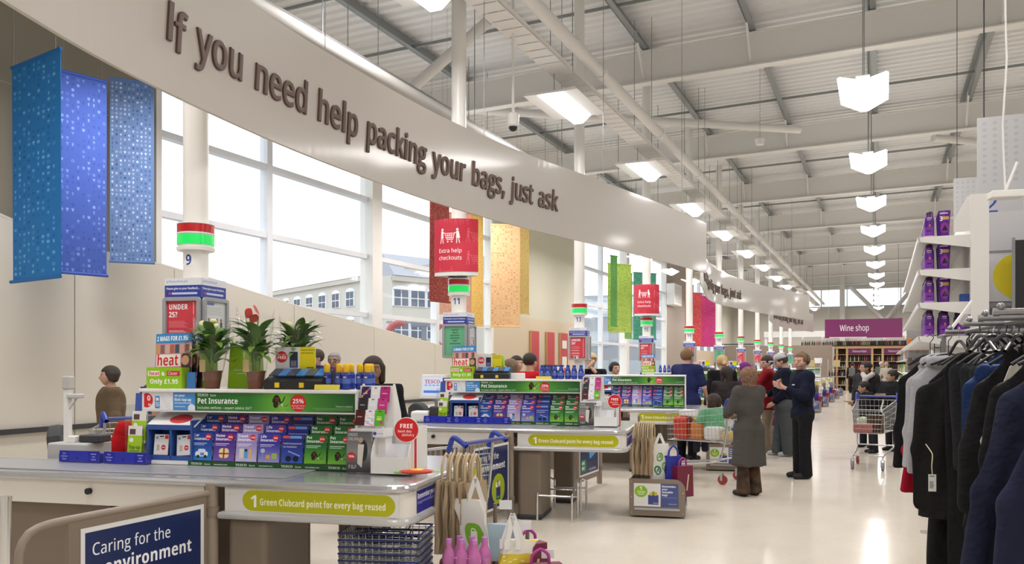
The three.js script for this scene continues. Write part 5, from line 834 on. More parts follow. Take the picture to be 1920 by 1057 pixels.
  if (o.top) {
    const c = o.top, f = fat, sl = c.sleeve ?? 1, hem = (c.hem ?? .47) * H + dy * H, w = c.bulk ?? 1, tp = [cap(up(-.055, .785), up(.055, .785), H * .066 * w), cap(sh[0], sh[1], H * .045 * w), cap(up(0, .6), up(0, .75), H * .082 * f * w, H * .088 * w), cap(up(-.035, .52), up(.035, .52), H * .082 * f * w), cap(up(-.04, .7), up(.04, .7), H * .08 * w)];
    if (c.hem < .45) tp.push(cap(up(-.04, .5), up(-.045, c.hem), H * .08 * w, H * (c.flare ?? .085)), cap(up(.04, .5), up(.045, c.hem), H * .08 * w, H * (c.flare ?? .085)));
    arms.forEach((a, i) => { const e = V(...a.e), wv = V(...a.w), s0 = V(...sh[i]); if (sl < .5) tp.push(cap(sh[i], s0.lerp(e, .75).toArray(), H * .04 * w, H * .038 * w)); else { tp.push(cap(sh[i], a.e, H * .041 * w, H * .034 * w), cap(a.e, e.lerp(wv, sl >= 1 ? .96 : sl).toArray(), H * .034 * w, H * .026 * w)); } });
    const folds = (x, y, z) => .0035 * Math.sin(y * 46 + x * 23) * Math.sin(z * 31 + x * 17);
    tp.push(cap(up(0, .82), up(0, .845), H * .045, H * .04)); if (c.collar) tp.push(cap(up(0, .83), up(0, .862, .004), H * .044 * w, H * .043 * w));
    add(c.name ?? 'jacket', tp, c.color, .035, [(x, y, z) => hem - y + .004 * Math.sin(x * 40), (x, y, z) => y - (neck[1] + H * (c.collar ? .022 : .002)) , (x, y, z) => -.02 * 0 - .5 + folds(x, y, z) * 0], c.rough ?? .85);
    if (c.backPrint) { part(t, 'back_print', new THREE.PlaneGeometry(.26, .07).rotateY(Math.PI).translate(...up(0, .76, -.1)), TX(ctex(160, 48, (g) => { rect(g, 0, 0, 160, 48, '#c0101c'); txt(g, 'TESCO', 80, 42, 46, '#fff', { weight: 'bold', align: 'center', font: 'serif' }); }), .8)); }
  }
  if (o.legs) {
    const c = o.legs, w = c.wide ?? 1, lp = [cap(legs[0].hip, legs[1].hip, H * .07 * fat * w), cap(S(-.03, hipY + .04, 0), S(.03, hipY + .04, 0), H * .072 * fat)];
    legs.forEach((l) => lp.push(cap(l.hip, l.knee, H * .058 * fat * w, H * .042 * w), cap(l.knee, [l.ank[0], l.ank[1] - H * (c.long ?? .01), l.ank[2] - .004], H * .042 * w, H * (c.cuff ?? .04) * w)));
    if (c.skirt) lp.push(cap(S(0, .5, 0), S(0, c.skirt, 0), H * .09, H * .12));
    add(c.name ?? 'trousers', lp, c.color, .012, [(x, y, z) => (c.clip ?? .022) * H - y]);
  }
  if (o.shoes && !o.noFeet) legs.forEach((l) => { part(t, 'shoe', meshField([cap([l.ank[0], H * .03, l.ank[2] - H * .02], [l.ank[0], H * .028, l.ank[2] + H * .02], H * .029), cap([l.ank[0], H * .026, l.ank[2] + H * .03], [l.ank[0] * 1.08, H * .02, l.ank[2] + H * .085], H * .028, H * .022)], cb * .7, .01, [(x, y) => -y + .001]), M(o.shoes, .6)); });
  // hair
  if (o.hairCol) {
    const lg = o.hairLong ?? 0, hc = [ell(hp(0, .32, -.16), [R(.86), R(.88), R(.98)])];
    if (o.hair === 'bun') hc.push(ell(hp(0, .4, -1.05), [R(.32), R(.34), R(.34)])); if (o.hair === 'pony') hc.push(cap(hp(0, .3, -.95), hp(.1, -.2, -1.3), R(.3), R(.34)), cap(hp(.1, -.2, -1.3), hp(.15, -1.2, -1.15), R(.34), R(.16)));
    if (o.hair === 'curly') hc.push(ell(hp(0, .5, 0), [R(.98), R(.8), R(1.0)])); if (lg) for (const s of [-1, 1]) hc.push(cap(hp(s * .72, .2, -.2), hp(s * .72, -lg, -.1), R(.28), R(.26)), cap(hp(s * .4, .2, -.6), hp(s * .45, -lg, -.55), R(.42), R(.36)));
    const cl = [(X, Y, Z) => { const [x, y, z] = inv(X, Y, Z); const fr = (o.fringe ?? .5); const a = Math.min(z - .28, fr - y, .62 - Math.abs(x)); const b = Math.min(z + .15, -.1 - y, lg ? .5 - Math.abs(x) : 9); return Math.max(Math.min(a, z + .1), lg ? b : Math.min(-.35 - y + 0, 9) > 0 ? -.35 - y : Math.min(z + .05, .05 - y)) * hu; }];
    part(t, 'hair', meshField(hc, .009 * (fine > 1 ? 1.2 : 1), .02, cl), M(o.hairCol, .7));
  }
  return { t, hp, up, hu, S, inv };
}
const vertexMat = new THREE.MeshPhysicalMaterial({ vertexColors: true, roughness: .6 });
const mergeIdx = (gs) => mergeGeometries(gs, false);
const at = (px, d) => { const r = ray(px, 684); return { x: r[0] * d, s: r[2] * d }; };
const hOf = (py, d) => EYE + (HORIZON - py) * d / FPX;
// facing: turn 0 faces the camera side (+z); pi/2 faces +x (right); -pi/2 faces the windows
const BLACK = [.012, .012, .014], NAVY = [.012, .018, .05];
{ // shop assistant with headset, hands clasped before her chest, looking towards the camera side
  const p = person({ label: 'shop assistant in navy fleece and black trousers with headset, hands raised', ...{ x: -.97, s: 11.55 }, h: 1.66, fat: .92, shW: .105, turn: -1.05, headYaw: .45, skin: 'pink', hairCol: [.16, .085, .035], hair: 'bun', fringe: .62, arms: [[[-.15, .66, .03], [-.03, .735, .16]], [[.15, .665, .06], [.03, .725, .17]]], thumb: [[0, 1, 0], [0, 1, 0]], palm: [[-1, 0, .3], [1, 0, .3]], top: { color: [.008, .011, .028], hem: .505, sleeve: .72, bulk: 1.04, collar: 1, name: 'fleece' }, legs: { color: BLACK, wide: 1.08, cuff: .046 }, shoes: [.012, .011, .011] });
  part(p.t, 'chest_logo', rbox(.05, .014, .004, .001, .085, 1.24, .165, -.1, .3), MAT.paper);
  part(p.t, 'headset', [tube([p.hp(-.86, .1, -.1), p.hp(-.7, .85, -.15), p.hp(0, 1.22, -.2), p.hp(.7, .85, -.15), p.hp(.86, .1, -.1)], .008, 20, 6), place(new THREE.SphereGeometry(.026, 10, 8), ...p.hp(.86, .05, -.1)), tube([p.hp(.86, -.05, 0), p.hp(.8, -.4, .5), p.hp(.4, -.5, .85)], .004, 10, 5)], MAT.black);
}
{ // woman in grey coat and patterned scarf
  const pat = noiseTex(128, [.06, .035, .025], [.36, .2, .12], [[64, .5], [24, .8]], 31); const scarfM = new THREE.MeshPhysicalMaterial({ map: pat, roughness: .9 }); pat.repeat.set(3, 3);
  const trM = new THREE.MeshPhysicalMaterial({ map: noiseTex(128, [.012, .01, .008], [.14, .075, .04], [[40, .4], [16, 1]], 33), roughness: .9 });
  const p = person({ label: 'woman in long grey coat with brown patterned headscarf, seen from behind', x: -1.40, s: 9.74, h: 1.47, turn: -2.25, skin: 'brown', fat: 1.0, shW: .105, hands: true, arms: [[[-.15, .66, .06], [-.08, .62, .17]], [[.15, .66, .06], [.08, .62, .17]]], top: { color: [.085, .078, .072], hem: .235, sleeve: 1, bulk: 1.08, flare: .1, collar: 1, name: 'coat', rough: .95 }, legs: { color: trM, wide: .98, cuff: .056 }, shoes: [.03, .018, .014] });
  part(p.t, 'headscarf', meshField([ell(p.hp(0, .25, -.15), [p.hu * .96, p.hu * 1.0, p.hu * 1.08].map((v) => v)), cap(p.hp(0, -.5, -.3), p.hp(0, -.9, -.2), p.hu * .72, p.hu * .8), ell(p.hp(0, .2, -.75), [p.hu * .6, p.hu * .6, p.hu * .5])], .011, .04, [(X, Y, Z) => { const [x, y, z] = p.inv(X, Y, Z); return Math.min(z - .35, .6 - Math.abs(x), y + .75, .7 - y) * p.hu; }]), scarfM);
}
{ // man in cap
  const p = person({ label: 'man in grey cap, navy jacket and loose grey trousers looking down', ...at(1470, 13.6), s: 14.25, h: 1.68, turn: -1.35, headYaw: -.05, nod: .32, headFwd: .03, skin: 'fair', hairCol: [.05, .035, .025], fringe: .4, fat: 1.1, arms: [[[-.15, .66, .02], [-.1, .6, .14]], [[.16, .65, .0], [.12, .54, .1]]], top: { color: [.008, .010, .022], hem: .46, bulk: 1.18, collar: 1 }, legs: { color: [.075, .085, .09], wide: 1.32, cuff: .05 }, shoes: [.42, .42, .43], step: [.05, -.04] });
  part(p.t, 'cap', meshField([ell(p.hp(0, .5, -.1), [p.hu * .92, p.hu * .72, p.hu * 1.02])], .009, .02, [(X, Y, Z) => { const [, y] = p.inv(X, Y, Z); return (.42 - y) * p.hu; }]), M([.42, .44, .46], .8));
  part(p.t, 'cap_peak', meshField([ell(p.hp(0, .38, 1.1), [p.hu * .62, p.hu * .12, p.hu * .6])], .006, .01), M([.42, .44, .46], .8));
}
person({ label: 'man in dark red jacket and khaki trousers with hand at his mouth', ...at(1440, 14.2), h: 1.66, turn: -1.5, headYaw: .5, skin: 'fair', hairCol: [.03, .02, .015], fringe: .45, nod: .2, arms: [[[-.15, .66, .06], [-.03, .82, .13]], [[.15, .68, .1], [.02, .78, .14]]], palm: [[0, 0, 1], [0, 0, 1]], top: { color: [.22, .008, .014], hem: .44, bulk: 1.14, collar: 1 }, legs: { color: [.27, .21, .145], wide: 1.12 }, shoes: [.32, .3, .3] });
{ const p = person({ label: 'woman in purple headscarf behind the grey coated woman', ...at(1397, 13.4), h: 1.53, turn: -1.5, skin: 'brown', top: { color: [.12, .012, .12], hem: .42, bulk: 1.05, collar: 1 }, legs: { color: [.03, .03, .04], skirt: .12, name: 'skirt' }, shoes: [.02, .02, .02] });
  part(p.t, 'headscarf', meshField([ell(p.hp(0, .3, -.15), [p.hu * .98, p.hu * 1.0, p.hu * 1.1]), cap(p.hp(0, -.6, -.25), p.hp(0, -1.3, -.1), p.hu * .7, p.hu * .9)], .012, .04, [(X, Y, Z) => { const [x, y, z] = p.inv(X, Y, Z); return Math.min(z - .3, .6 - Math.abs(x), y + .85, .75 - y) * p.hu; }]), M([.16, .012, .17], .85));
  part(p.t, 'handbag', [rbox(.26, .18, .1, .03, .14, .72, .16), tube([[.04, .78, .16], [.12, 1.1, .1], [.24, .78, .16]], .008, 14, 5)], M([.09, .03, .02], .5)); }
person({ label: 'man in navy polo shirt seen from behind beside the third display', ...at(1288, 13), h: hOf(654, 13), turn: 2.75, skin: 'pink', hairCol: [.17, .095, .04], fringe: .5, fat: 1.1, arms: [[[-.16, .66, .03], [-.13, .56, .12]], [[.17, .66, .06], [.2, .70, .2]]], top: { color: [.018, .022, .085], hem: .48, sleeve: .3, bulk: 1.1, name: 'polo_shirt', collar: 1 }, legs: { color: BLACK }, shoes: BLACK });
person({ label: 'woman with long blonde ponytail in black top', ...at(1354, 14.2), h: hOf(666, 14.2), turn: -2.5, skin: 'fair', hairCol: [.5, .34, .15], hair: 'pony', top: { color: BLACK, hem: .47, bulk: 1.05 }, legs: { color: BLACK }, shoes: BLACK, fine: 1.2 });
person({ label: 'person with dark brown bob standing beyond the child in green', ...at(1362, 12.95), h: 1.47, turn: 2.9, skin: 'brown', hairCol: [.028, .018, .014], hairLong: 1.1, hair: 'curly', top: { color: [.035, .03, .03], hem: .4, bulk: 1.1 }, legs: { color: [.2, .25, .3] }, shoes: BLACK, fine: 1.2 });
person({ label: 'small child in mint green jacket sitting in the loaded trolley', ...at(1338, 10.75), y: .32, h: .98, headH: .098, seat: .30, turn: -2.2, skin: 'fair', hairCol: [.04, .022, .015], hairLong: .5, fat: 1.3, shW: .12, noFeet: true, arms: [[[-.19, .68, .06], [-.14, .6, .2]], [[.19, .68, .06], [.14, .6, .2]]], top: { color: [.14, .42, .22], hem: .5, bulk: 1.3, sleeve: .95 }, legs: { color: [.03, .03, .05], wide: 1.2 } });
// the family at the trolley in the main aisle
person({ label: 'mother with tied back dark hair and pale scarf behind the trolley', ...at(1627, 15.0), h: 1.56, turn: -.55, headYaw: -.5, skin: 'olive', hairCol: [.02, .013, .01], hair: 'bun', fringe: .55, top: { color: [.03, .03, .034], hem: .38, bulk: 1.12, collar: 1 }, legs: { color: [.02, .02, .03] }, shoes: BLACK, lean: .1 });
{ const p = at(1627, 14.85); single('pale_scarf', meshField([cap([-.09, 0, 0], [0, -.07, .06], .045), cap([0, -.07, .06], [.09, 0, 0], .045), cap([0, -.07, .07], [-.02, -.32, .1], .05, .045)], .012, .02), M([.5, .48, .46], .9), 'pale knitted scarf around the neck of the mother', 'scarf', [p.x, 1.33, -p.s + .02], -.55); }
person({ label: 'boy in black hooded jacket leaning on the trolley handle', ...at(1674, 14.4), h: 1.40, turn: -.75, headYaw: -.5, skin: 'olive', hairCol: [.014, .01, .008], fringe: .42, headH: .105, arms: [[[-.15, .68, .06], [-.1, .68, .2]], [[.16, .68, .06], [.1, .7, .22]]], top: { color: BLACK, hem: .46, bulk: 1.2, collar: 1 }, legs: { color: [.02, .02, .025] }, shoes: BLACK });
person({ label: 'small child in black coat leaning sideways over the trolley', ...at(1638, 14.05), h: 1.2, turn: -1.2, headYaw: -.2, nod: .15, lean: .3, skin: 'olive', hairCol: [.014, .01, .008], fringe: .45, headH: .098, arms: [[[-.15, .7, .08], [-.06, .7, .2]], [[.15, .7, .1], [.06, .72, .22]]], top: { color: [.013, .012, .014], hem: .42, bulk: 1.3, collar: 1 }, legs: { color: [.02, .02, .025] }, shoes: BLACK });
{ const p = person({ label: 'distant man in dark clothes with grey backpack at the wine shop', x: -1.47, s: 47.3, h: 1.62, turn: 3.1, skin: 'fair', hairCol: [.02, .015, .012], top: { color: [.03, .03, .033], hem: .47, bulk: 1.1 }, legs: { color: BLACK }, shoes: BLACK, fine: 2, hands: false }); part(p.t, 'backpack', rbox(.3, .45, .16, .05, 0, 1.12, -.2), M([.16, .15, .14], .8)); }
for (const [px, d, h, hc, tc, l] of [[1652, 40, 1.66, [.5, .48, .45], [.1, .12, .1], 'distant white haired shopper near the wine shelves'], [1662, 36, 1.62, [.4, .3, .2], [.4, .36, .3], 'distant shopper in beige near the wine shelves']]) person({ label: l, ...at(px, d), h, turn: 2.8, hairCol: hc, top: { color: tc, hem: .45 }, legs: { color: BLACK }, shoes: BLACK, fine: 2, hands: false });
// behind the counters
person({ label: 'seated cashier in red polo shirt and blue jeans behind display nine', ...at(300, 5.95), h: 1.72, seat: .54, turn: -1.9, skin: 'olive', hairCol: [.03, .02, .015], lean: .12, arms: [[[-.2, .63, .1], [-.14, .56, .25]], [[.2, .65, .05], [.15, .55, .2]]], top: { color: [.5, .012, .016], hem: .48, sleeve: .3, bulk: 1.1, name: 'polo_shirt' }, legs: { color: [.04, .065, .17] }, shoes: BLACK, noFeet: true });
{ const p = at(300, 5.95); const t = thing('cashier_chair', 'dark cashier stool under the cashier in red', 'chair', [p.x, 0, -p.s], 0); part(t, 'seat', rbox(.4, .08, .4, .03, 0, .39, 0), MAT.dark); part(t, 'post', cyl(.03, .03, .34, 0, .18, 0, 12), MAT.black); part(t, 'base', cyl(.22, .24, .03, 0, .015, 0, 16), MAT.black); }
person({ label: 'customer in brown coat standing by the cream wall with white trolley', ...at(208, 9.0), h: hOf(686, 9.0), turn: -.6, skin: 'fair', hairCol: [.04, .028, .02], hairLong: .3, top: { color: [.14, .1, .06], hem: .42, bulk: 1.15 }, legs: { color: BLACK }, shoes: BLACK });
person({ label: 'man in navy shirt and dark tie beside a man with glasses', ...at(594, 12.0), h: hOf(655, 12), turn: .2, headYaw: -.7, skin: 'pink', hairCol: [.05, .035, .025], fringe: .55, top: { color: [.025, .03, .1], hem: .48, bulk: 1.08, collar: 1 }, legs: { color: BLACK }, shoes: BLACK, fine: 1.2 });
{ const p = person({ label: 'grey haired man in red fleece and dark glasses', ...at(627, 12.6), h: hOf(661, 12.6), turn: .35, skin: 'olive', hairCol: [.3, .3, .3], fringe: .6, top: { color: [.42, .012, .02], hem: .48, bulk: 1.12, collar: 1 }, legs: { color: BLACK }, shoes: BLACK });
  part(p.t, 'glasses', [place(new THREE.TorusGeometry(.026, .004, 6, 14), ...p.hp(-.31, .05, .82)), place(new THREE.TorusGeometry(.026, .004, 6, 14), ...p.hp(.31, .05, .82)), bar(p.hp(-.1, .08, .84), p.hp(.1, .08, .84), .003, 5), bar(p.hp(-.55, .08, .8), p.hp(-.8, .08, 0), .003, 5), bar(p.hp(.55, .08, .8), p.hp(.8, .08, 0), .003, 5)], MAT.black); }
person({ label: 'dark haired woman in black behind the gift cards of lane nine', ...at(700, 7.3), h: hOf(668, 7.3), turn: .5, skin: 'brown', hairCol: [.03, .017, .01], hairLong: .9, top: { color: BLACK, hem: .45, bulk: 1.2 }, legs: { color: BLACK }, shoes: BLACK });
person({ label: 'woman with shoulder length brown hair behind display eleven', ...at(957, 10.7), h: hOf(673, 10.7), turn: -.9, skin: 'pink', hairCol: [.16, .1, .055], hairLong: 1.0, fringe: .3, top: { color: [.03, .035, .09], hem: .46 }, legs: { color: BLACK }, shoes: BLACK });
person({ label: 'man in red shop shirt with white lettering across the back', ...at(993, 11.6), h: hOf(662, 11.6), turn: 2.85, skin: 'fair', hairCol: [.025, .016, .012], fat: 1.05, top: { color: [.5, .012, .018], hem: .48, sleeve: .3, bulk: 1.12, name: 'polo_shirt', backPrint: 1 }, legs: { color: BLACK }, shoes: BLACK });
person({ label: 'dark haired man half hidden behind the red shop shirt', ...at(968, 12.1), h: hOf(667, 12.1), turn: .9, skin: 'fair', hairCol: [.02, .014, .01], top: { color: [.05, .05, .06], hem: .46 }, legs: { color: BLACK }, shoes: BLACK, fine: 1.4, hands: false });
person({ label: 'customer in purple grey top behind the lime gift bag', ...at(925, 13), h: hOf(664, 13), turn: .5, skin: 'fair', hairCol: [.12, .07, .04], hairLong: .5, top: { color: [.2, .14, .18], hem: .46 }, legs: { color: BLACK }, shoes: BLACK, fine: 1.4, hands: false });
person({ label: 'blonde curly haired woman with a hand on her face', ...at(1108, 14.2), h: hOf(663, 14.2), turn: .3, headYaw: .2, skin: 'fair', hairCol: [.62, .48, .26], hair: 'curly', fringe: .5, arms: [[[-.15, .67, .05], [-.02, .86, .11]], [[.15, .68, .08], [.06, .8, .13]]], palm: [[0, 0, 1], [0, 0, 1]], top: { color: BLACK, hem: .46 }, legs: { color: BLACK }, shoes: BLACK });
person({ label: 'cashier with short black hair in blue top at the thirteenth lane', ...at(1152, 14.6), h: 1.55, turn: .9, skin: 'fair', hairCol: [.012, .01, .01], hairLong: .15, top: { color: [.04, .06, .15], hem: .46 }, legs: { color: BLACK }, shoes: BLACK, fine: 1.2 });
// ---------- clothes rails beside the aisle ----------
const railM = M([.30, .30, .31], .3, { metalness: .85 });
const RAILS = [[5.3, .335], [4.33, .35], [3.85, .365], [3.42, .372]];
RAILS.forEach(([s, x0], i) => {
  const t = thing('clothes_rail', ['clothes rail with white price arm, closest to the shampoo shelves', 'second clothes rail behind the shampoo side one', 'third clothes rail between the denim and the lined jackets', 'clothes rail carrying the navy coats'][i], 'clothes rail', [x0, 0, -s]);
  part(t, 'rail', cyl(.0125, .0125, 1.6, .8, 1.69, 0, 14, 0, 0, Math.PI / 2), railM); part(t, 'end_cap', cyl(.015, .015, .02, .0, 1.69, 0, 14, 0, 0, Math.PI / 2), railM); part(t, 'end_stop', sph(.014, .015, 1.71, 0, 1, 1, 1, 10), railM);
  for (const x of [.95, 1.55]) part(t, 'upright', box(.03, 1.69, .03, x, .845, 0), railM); part(t, 'foot', box(.05, .03, .5, .95, .015, 0), railM); part(t, 'foot', box(.05, .03, .5, 1.55, .015, 0), railM);
});
{ const a = [.345, -6.25], b = [.66, -2.6], t = thing('clothes_rail', 'long clothes rail running front to back that carries the garments', 'clothes rail'); part(t, 'rail', bar([a[0], 1.69, a[1]], [b[0], 1.69, b[1]], .0125, 12), railM); part(t, 'upright', bar([.36, 0, -6.0], [.36, 1.69, -6.0], .015, 8), railM); part(t, 'upright', bar([.62, 0, -3.0], [.62, 1.69, -3.0], .015, 8), railM); part(t, 'foot', box(.4, .03, .05, .4, .015, -6.0), railM); part(t, 'foot', box(.4, .03, .05, .66, .015, -3.0), railM); }
{ const p = onD(1795, 605, 4.9), t = thing('ticket_holder', 'slanted white ticket arm clipped on the clothes rail', 'ticket arm', p, .3); part(t, 'arm', box(.22, .012, .03, .02, .04, 0, 0, 0, .95), MAT.paper); part(t, 'clip', cyl(.035, .035, .02, .05, .02, -.03, 16, Math.PI / 2), M([.7, .7, .7], .4)); }
function fold(g, amp, fx, fy, ph) { const P = g.attributes.position, N = g.attributes.normal; for (let i = 0; i < P.count; i++) { const x = P.getX(i), y = P.getY(i), z = P.getZ(i), a = amp * (Math.sin(x * fx + ph + y * 2.1) * .6 + Math.sin(x * fx * 1.7 - y * fy + ph * 2) * .4) * Math.min(1, Math.max(0, -y * 2.2)); P.setXYZ(i, x + N.getX(i) * a, y + N.getY(i) * a * .3, z + N.getZ(i) * a); } g.computeVertexNormals(); return g; }
function garment(o) {
  const p = onD(o.px, o.py ?? 608, o.d); p.y = 1.672; const t = thing(o.name, o.label, o.cat ?? 'garment', p, o.turn ?? .45);
  const m = o.mat ?? fabric(o.color, o.rough ?? .9), W0 = o.w ?? .2, Ln = o.len ?? .75, top = o.top ?? -.17, fl = o.flare ?? 0, cell = .013;
  part(t, 'hanger', [tube([[0, -.02, 0], [.022, .012, 0], [0, .035, 0], [-.02, .02, 0]], .0028, 12, 5), bar([0, -.02, 0], [0, -.1, 0], .003, 5), tube([[-W0 * .85, -.17, 0], [-.05, -.11, 0], [.05, -.11, 0], [W0 * .85, -.17, 0]], .008, 16, 6)], o.wireHook ? MAT.wire : MAT.black);
  if (o.kind === 'trousers') { const g = [-1, 1].map((s) => cap([s * W0 * .35, top - .05, 0], [s * W0 * .3, top - Ln, 0], W0 * .42, W0 * .34)); g.push(cap([-W0 * .45, top - .05, 0], [W0 * .45, top - .05, 0], .05)); part(t, 'cloth', fold(meshField(g, cell, .02).scale(1, 1, .5), .008, 40, 9, o.px), m); if (o.band) part(t, 'waist_label', box(W0 * .8, .03, .004, 0, top - .04, .035), M(o.band, .6)); return t; }
  const sl = o.sleeve ?? .62, pr = [cap([-.03, top + .02, 0], [-W0 * .86, top - .13, 0], .04, .055), cap([.03, top + .02, 0], [W0 * .86, top - .13, 0], .04, .055), cap([-W0 * .4, top - .2, 0], [-W0 * .5 - fl, top - Ln, .0], W0 * .6, W0 * .64), cap([W0 * .4, top - .2, 0], [W0 * .5 + fl, top - Ln, .0], W0 * .6, W0 * .64), cap([0, top - .15, 0], [0, top - Ln, 0], W0 * .5, W0 * .64), cap([-W0 * .2, top - .2, 0], [-W0 * .25 - fl * .5, top - Ln, 0], W0 * .55, W0 * .64), cap([W0 * .2, top - .2, 0], [W0 * .25 + fl * .5, top - Ln, 0], W0 * .55, W0 * .64)];
  if (sl > 0) for (const s of [-1, 1]) pr.push(cap([s * W0 * .92, top - .14, 0], [s * (W0 * 1.1 + fl * .4), top - .14 - sl * .5, .04], .062, .055), cap([s * (W0 * 1.1 + fl * .4), top - .14 - sl * .5, .04], [s * (W0 * 1.16 + fl * .6), top - .14 - sl, .06], .055, .046));
  const g = fold(meshField(pr, cell, .03, [(x, y) => (top - Ln) - y]).scale(1, 1, o.thick ?? .55), .017, 26, 9, o.px); part(t, 'cloth', g, m);
  if (o.collar) part(t, 'collar', fold(meshField([cap([-.06, top + .05, .01], [-.03, top - .14, .05], .03, .02), cap([.06, top + .05, .01], [.03, top - .14, .05], .03, .02), cap([-.06, top + .06, -.02], [.06, top + .06, -.02], .032)], .01, .02), .002, 20, 3, 1), m);
  if (o.hood) part(t, 'hood', meshField([ell([0, top - .01, -.04], [.13, .09, .06]), cap([-.1, top + .02, .02], [.1, top + .02, .02], .035)], .011, .03), m);
  if (o.lining) part(t, 'lining', extr([[-.03, top + .04], [-.09, top - .01], [-.21, top - .34], [-.19, top - .44], [-.12, top - .3], [-.06, top - .08]], .006).translate(-.02, 0, .125), M(o.lining, .7), 'pale lining');
  if (o.piping) part(t, 'piping', [tube([[-W0 * 1.1, top - Ln + .03, .02], [-W0 * .6, top - Ln + .03, .085], [0, top - Ln + .03, .095], [W0 * .6, top - Ln + .03, .085], [W0 * 1.1, top - Ln + .03, .02]], .007, 20, 6)], M(o.piping, .7)); if (o.zip) part(t, 'zip', box(.008, Ln * .8, .004, .03, top - .1 - Ln * .4, W0 * .36), M([.35, .35, .36], .3, { metalness: .8 }));
  if (o.badge) part(t, 'badge', sph(.02, -W0 * .5, top - .14, W0 * .36, 1, .35, .2, 8), MAT.paper); return t;
}
const DK = [.010, .010, .011], NV = [.016, .019, .042], GR = [.40, .405, .42];
[
  { name: 'black_piped_top', label: 'black jersey top with red piped hem above red garments', px: 1752, d: 5.75, turn: .2, color: DK, len: .72, w: .195, piping: [.4, .01, .03], py: 622 },
  { name: 'red_top', label: 'red jersey top showing below the piped black one', px: 1744, d: 5.58, turn: .2, color: [.28, .005, .018], len: .42, top: -.62, w: .16, sleeve: 0, py: 620 },
  { name: 'grey_hoodie', label: 'pale grey hoodie topmost on the shampoo side rail', px: 1764, d: 5.45, turn: .2, color: GR, len: .68, w: .17, hood: 1, py: 620, rough: 1 },
  { name: 'grey_hoodie', label: 'pale grey hoodie with sleeve hanging over the black jacket', px: 1778, d: 5.25, turn: .2, color: [.36, .365, .38], len: .7, w: .18, hood: 1, py: 619, rough: 1 },
  { name: 'black_padded_jacket', label: 'black padded jacket with small white oval badge', px: 1818, d: 4.85, turn: .25, color: [.012, .0115, .011], len: .85, w: .25, top: -.22, badge: 1, py: 618 },
  { name: 'charcoal_trousers', label: 'charcoal trousers with dark red waist label', px: 1822, d: 4.6, turn: .3, color: [.018, .019, .022], kind: 'trousers', len: .55, w: .15, band: [.12, .01, .015], py: 612 },
  { name: 'charcoal_trousers', label: 'charcoal jeans with hanging chain and zip', px: 1846, d: 4.45, turn: .2, color: [.016, .018, .021], kind: 'trousers', len: .95, w: .16, py: 606 },
  { name: 'dark_jeans', label: 'faded black jeans between charcoal ones and denim', px: 1864, d: 4.3, turn: .25, color: [.022, .024, .027], kind: 'trousers', len: .9, w: .15, py: 604 },
  { name: 'denim_jacket', label: 'mid blue denim jacket on the second rail', px: 1890, d: 4.1, turn: .25, color: [.014, .032, .10], len: .62, w: .17, py: 600 },
  { name: 'black_suit_jacket', label: 'black jacket with cream lining showing at the lapel', px: 1920, d: 3.75, turn: .25, color: DK, len: .75, w: .17, flare: .06, sleeve: .5, lining: [.6, .57, .5], collar: 1, py: 592 },
  { name: 'black_suit_jacket', label: 'second black jacket with cream lining nearer the navy coats', px: 1968, d: 3.4, turn: .25, color: [.009, .009, .010], len: .8, w: .17, flare: .08, sleeve: .5, lining: [.6, .57, .5], collar: 1, py: 585 },
  { name: 'navy_coat', label: 'long navy coat with zip hanging before the lined jackets', px: 2005, d: 3.05, turn: .2, color: NV, len: 1.05, w: .2, flare: .16, top: -.2, zip: 1, py: 575 },
  { name: 'navy_coat', label: 'long navy coat on the outermost hanger of its rail', px: 2092, d: 2.75, turn: .2, color: [.017, .02, .046], len: 1.1, w: .2, flare: .18, top: -.2, zip: 1, py: 572 },
  { name: 'black_trousers', label: 'black trousers hanging long below the padded jacket', px: 1815, d: 4.72, turn: .3, color: [.008, .008, .009], kind: 'trousers', len: 1.25, w: .17, py: 618 },
  { name: 'black_dress', label: 'long plain black dress behind the padded jacket', px: 1812, d: 5.0, turn: .25, color: [.008, .008, .009], len: 1.25, w: .19, sleeve: 0, py: 620 },
  { name: 'denim_shorts', label: 'blue denim leg with pale stitching under the navy coats', px: 1868, d: 4.0, turn: .3, color: [.012, .03, .1], kind: 'trousers', len: .82, w: .12, py: 600 },
].forEach(garment);
{ const p = onD(1748, 905, 4.35), t = thing('swing_tag', 'white swing tag with barcode on a cord before black trousers', 'tag', p, .2); part(t, 'tag', box(.038, .09, .002, 0, 0, 0), TX(ctex(48, 112, (g) => { rect(g, 0, 0, 48, 112, '#cfcfcb'); rect(g, 8, 10, 30, 5, '#333'); for (let i = 0; i < 12; i++) rect(g, 8, 46 + i * 4, 28 - (i * 7) % 8, 2, '#444'); }), .6)); part(t, 'cord', tube([[0, .045, 0], [-.003, .09, 0], [.005, .15, -.02], [-.02, .2, -.05]], .0025, 14, 5), M([.6, .52, .38], .8)); }
// extra hangers along the rails
for (let i = 0; i < 12; i++) { const r = RAILS[i % 2], x = r[1] + .06 + (i >> 1) * .05; const t = thing('coat_hanger', 'loose black coat hanger among the hanging garments', 'hanger', [x, 1.69, -r[0]], rr(.9, 1.9), 'loose hangers on the rails'); part(t, 'hook', tube([[0, -.04, 0], [.02, .008, 0], [0, .025, 0], [-.018, .01, 0]], .003, 10, 5), i % 3 ? MAT.black : MAT.wire); part(t, 'shoulders', tube([[-.18, -.13, 0], [-.04, -.06, 0], [.04, -.06, 0], [.18, -.13, 0]], .009, 14, 6), MAT.black); }
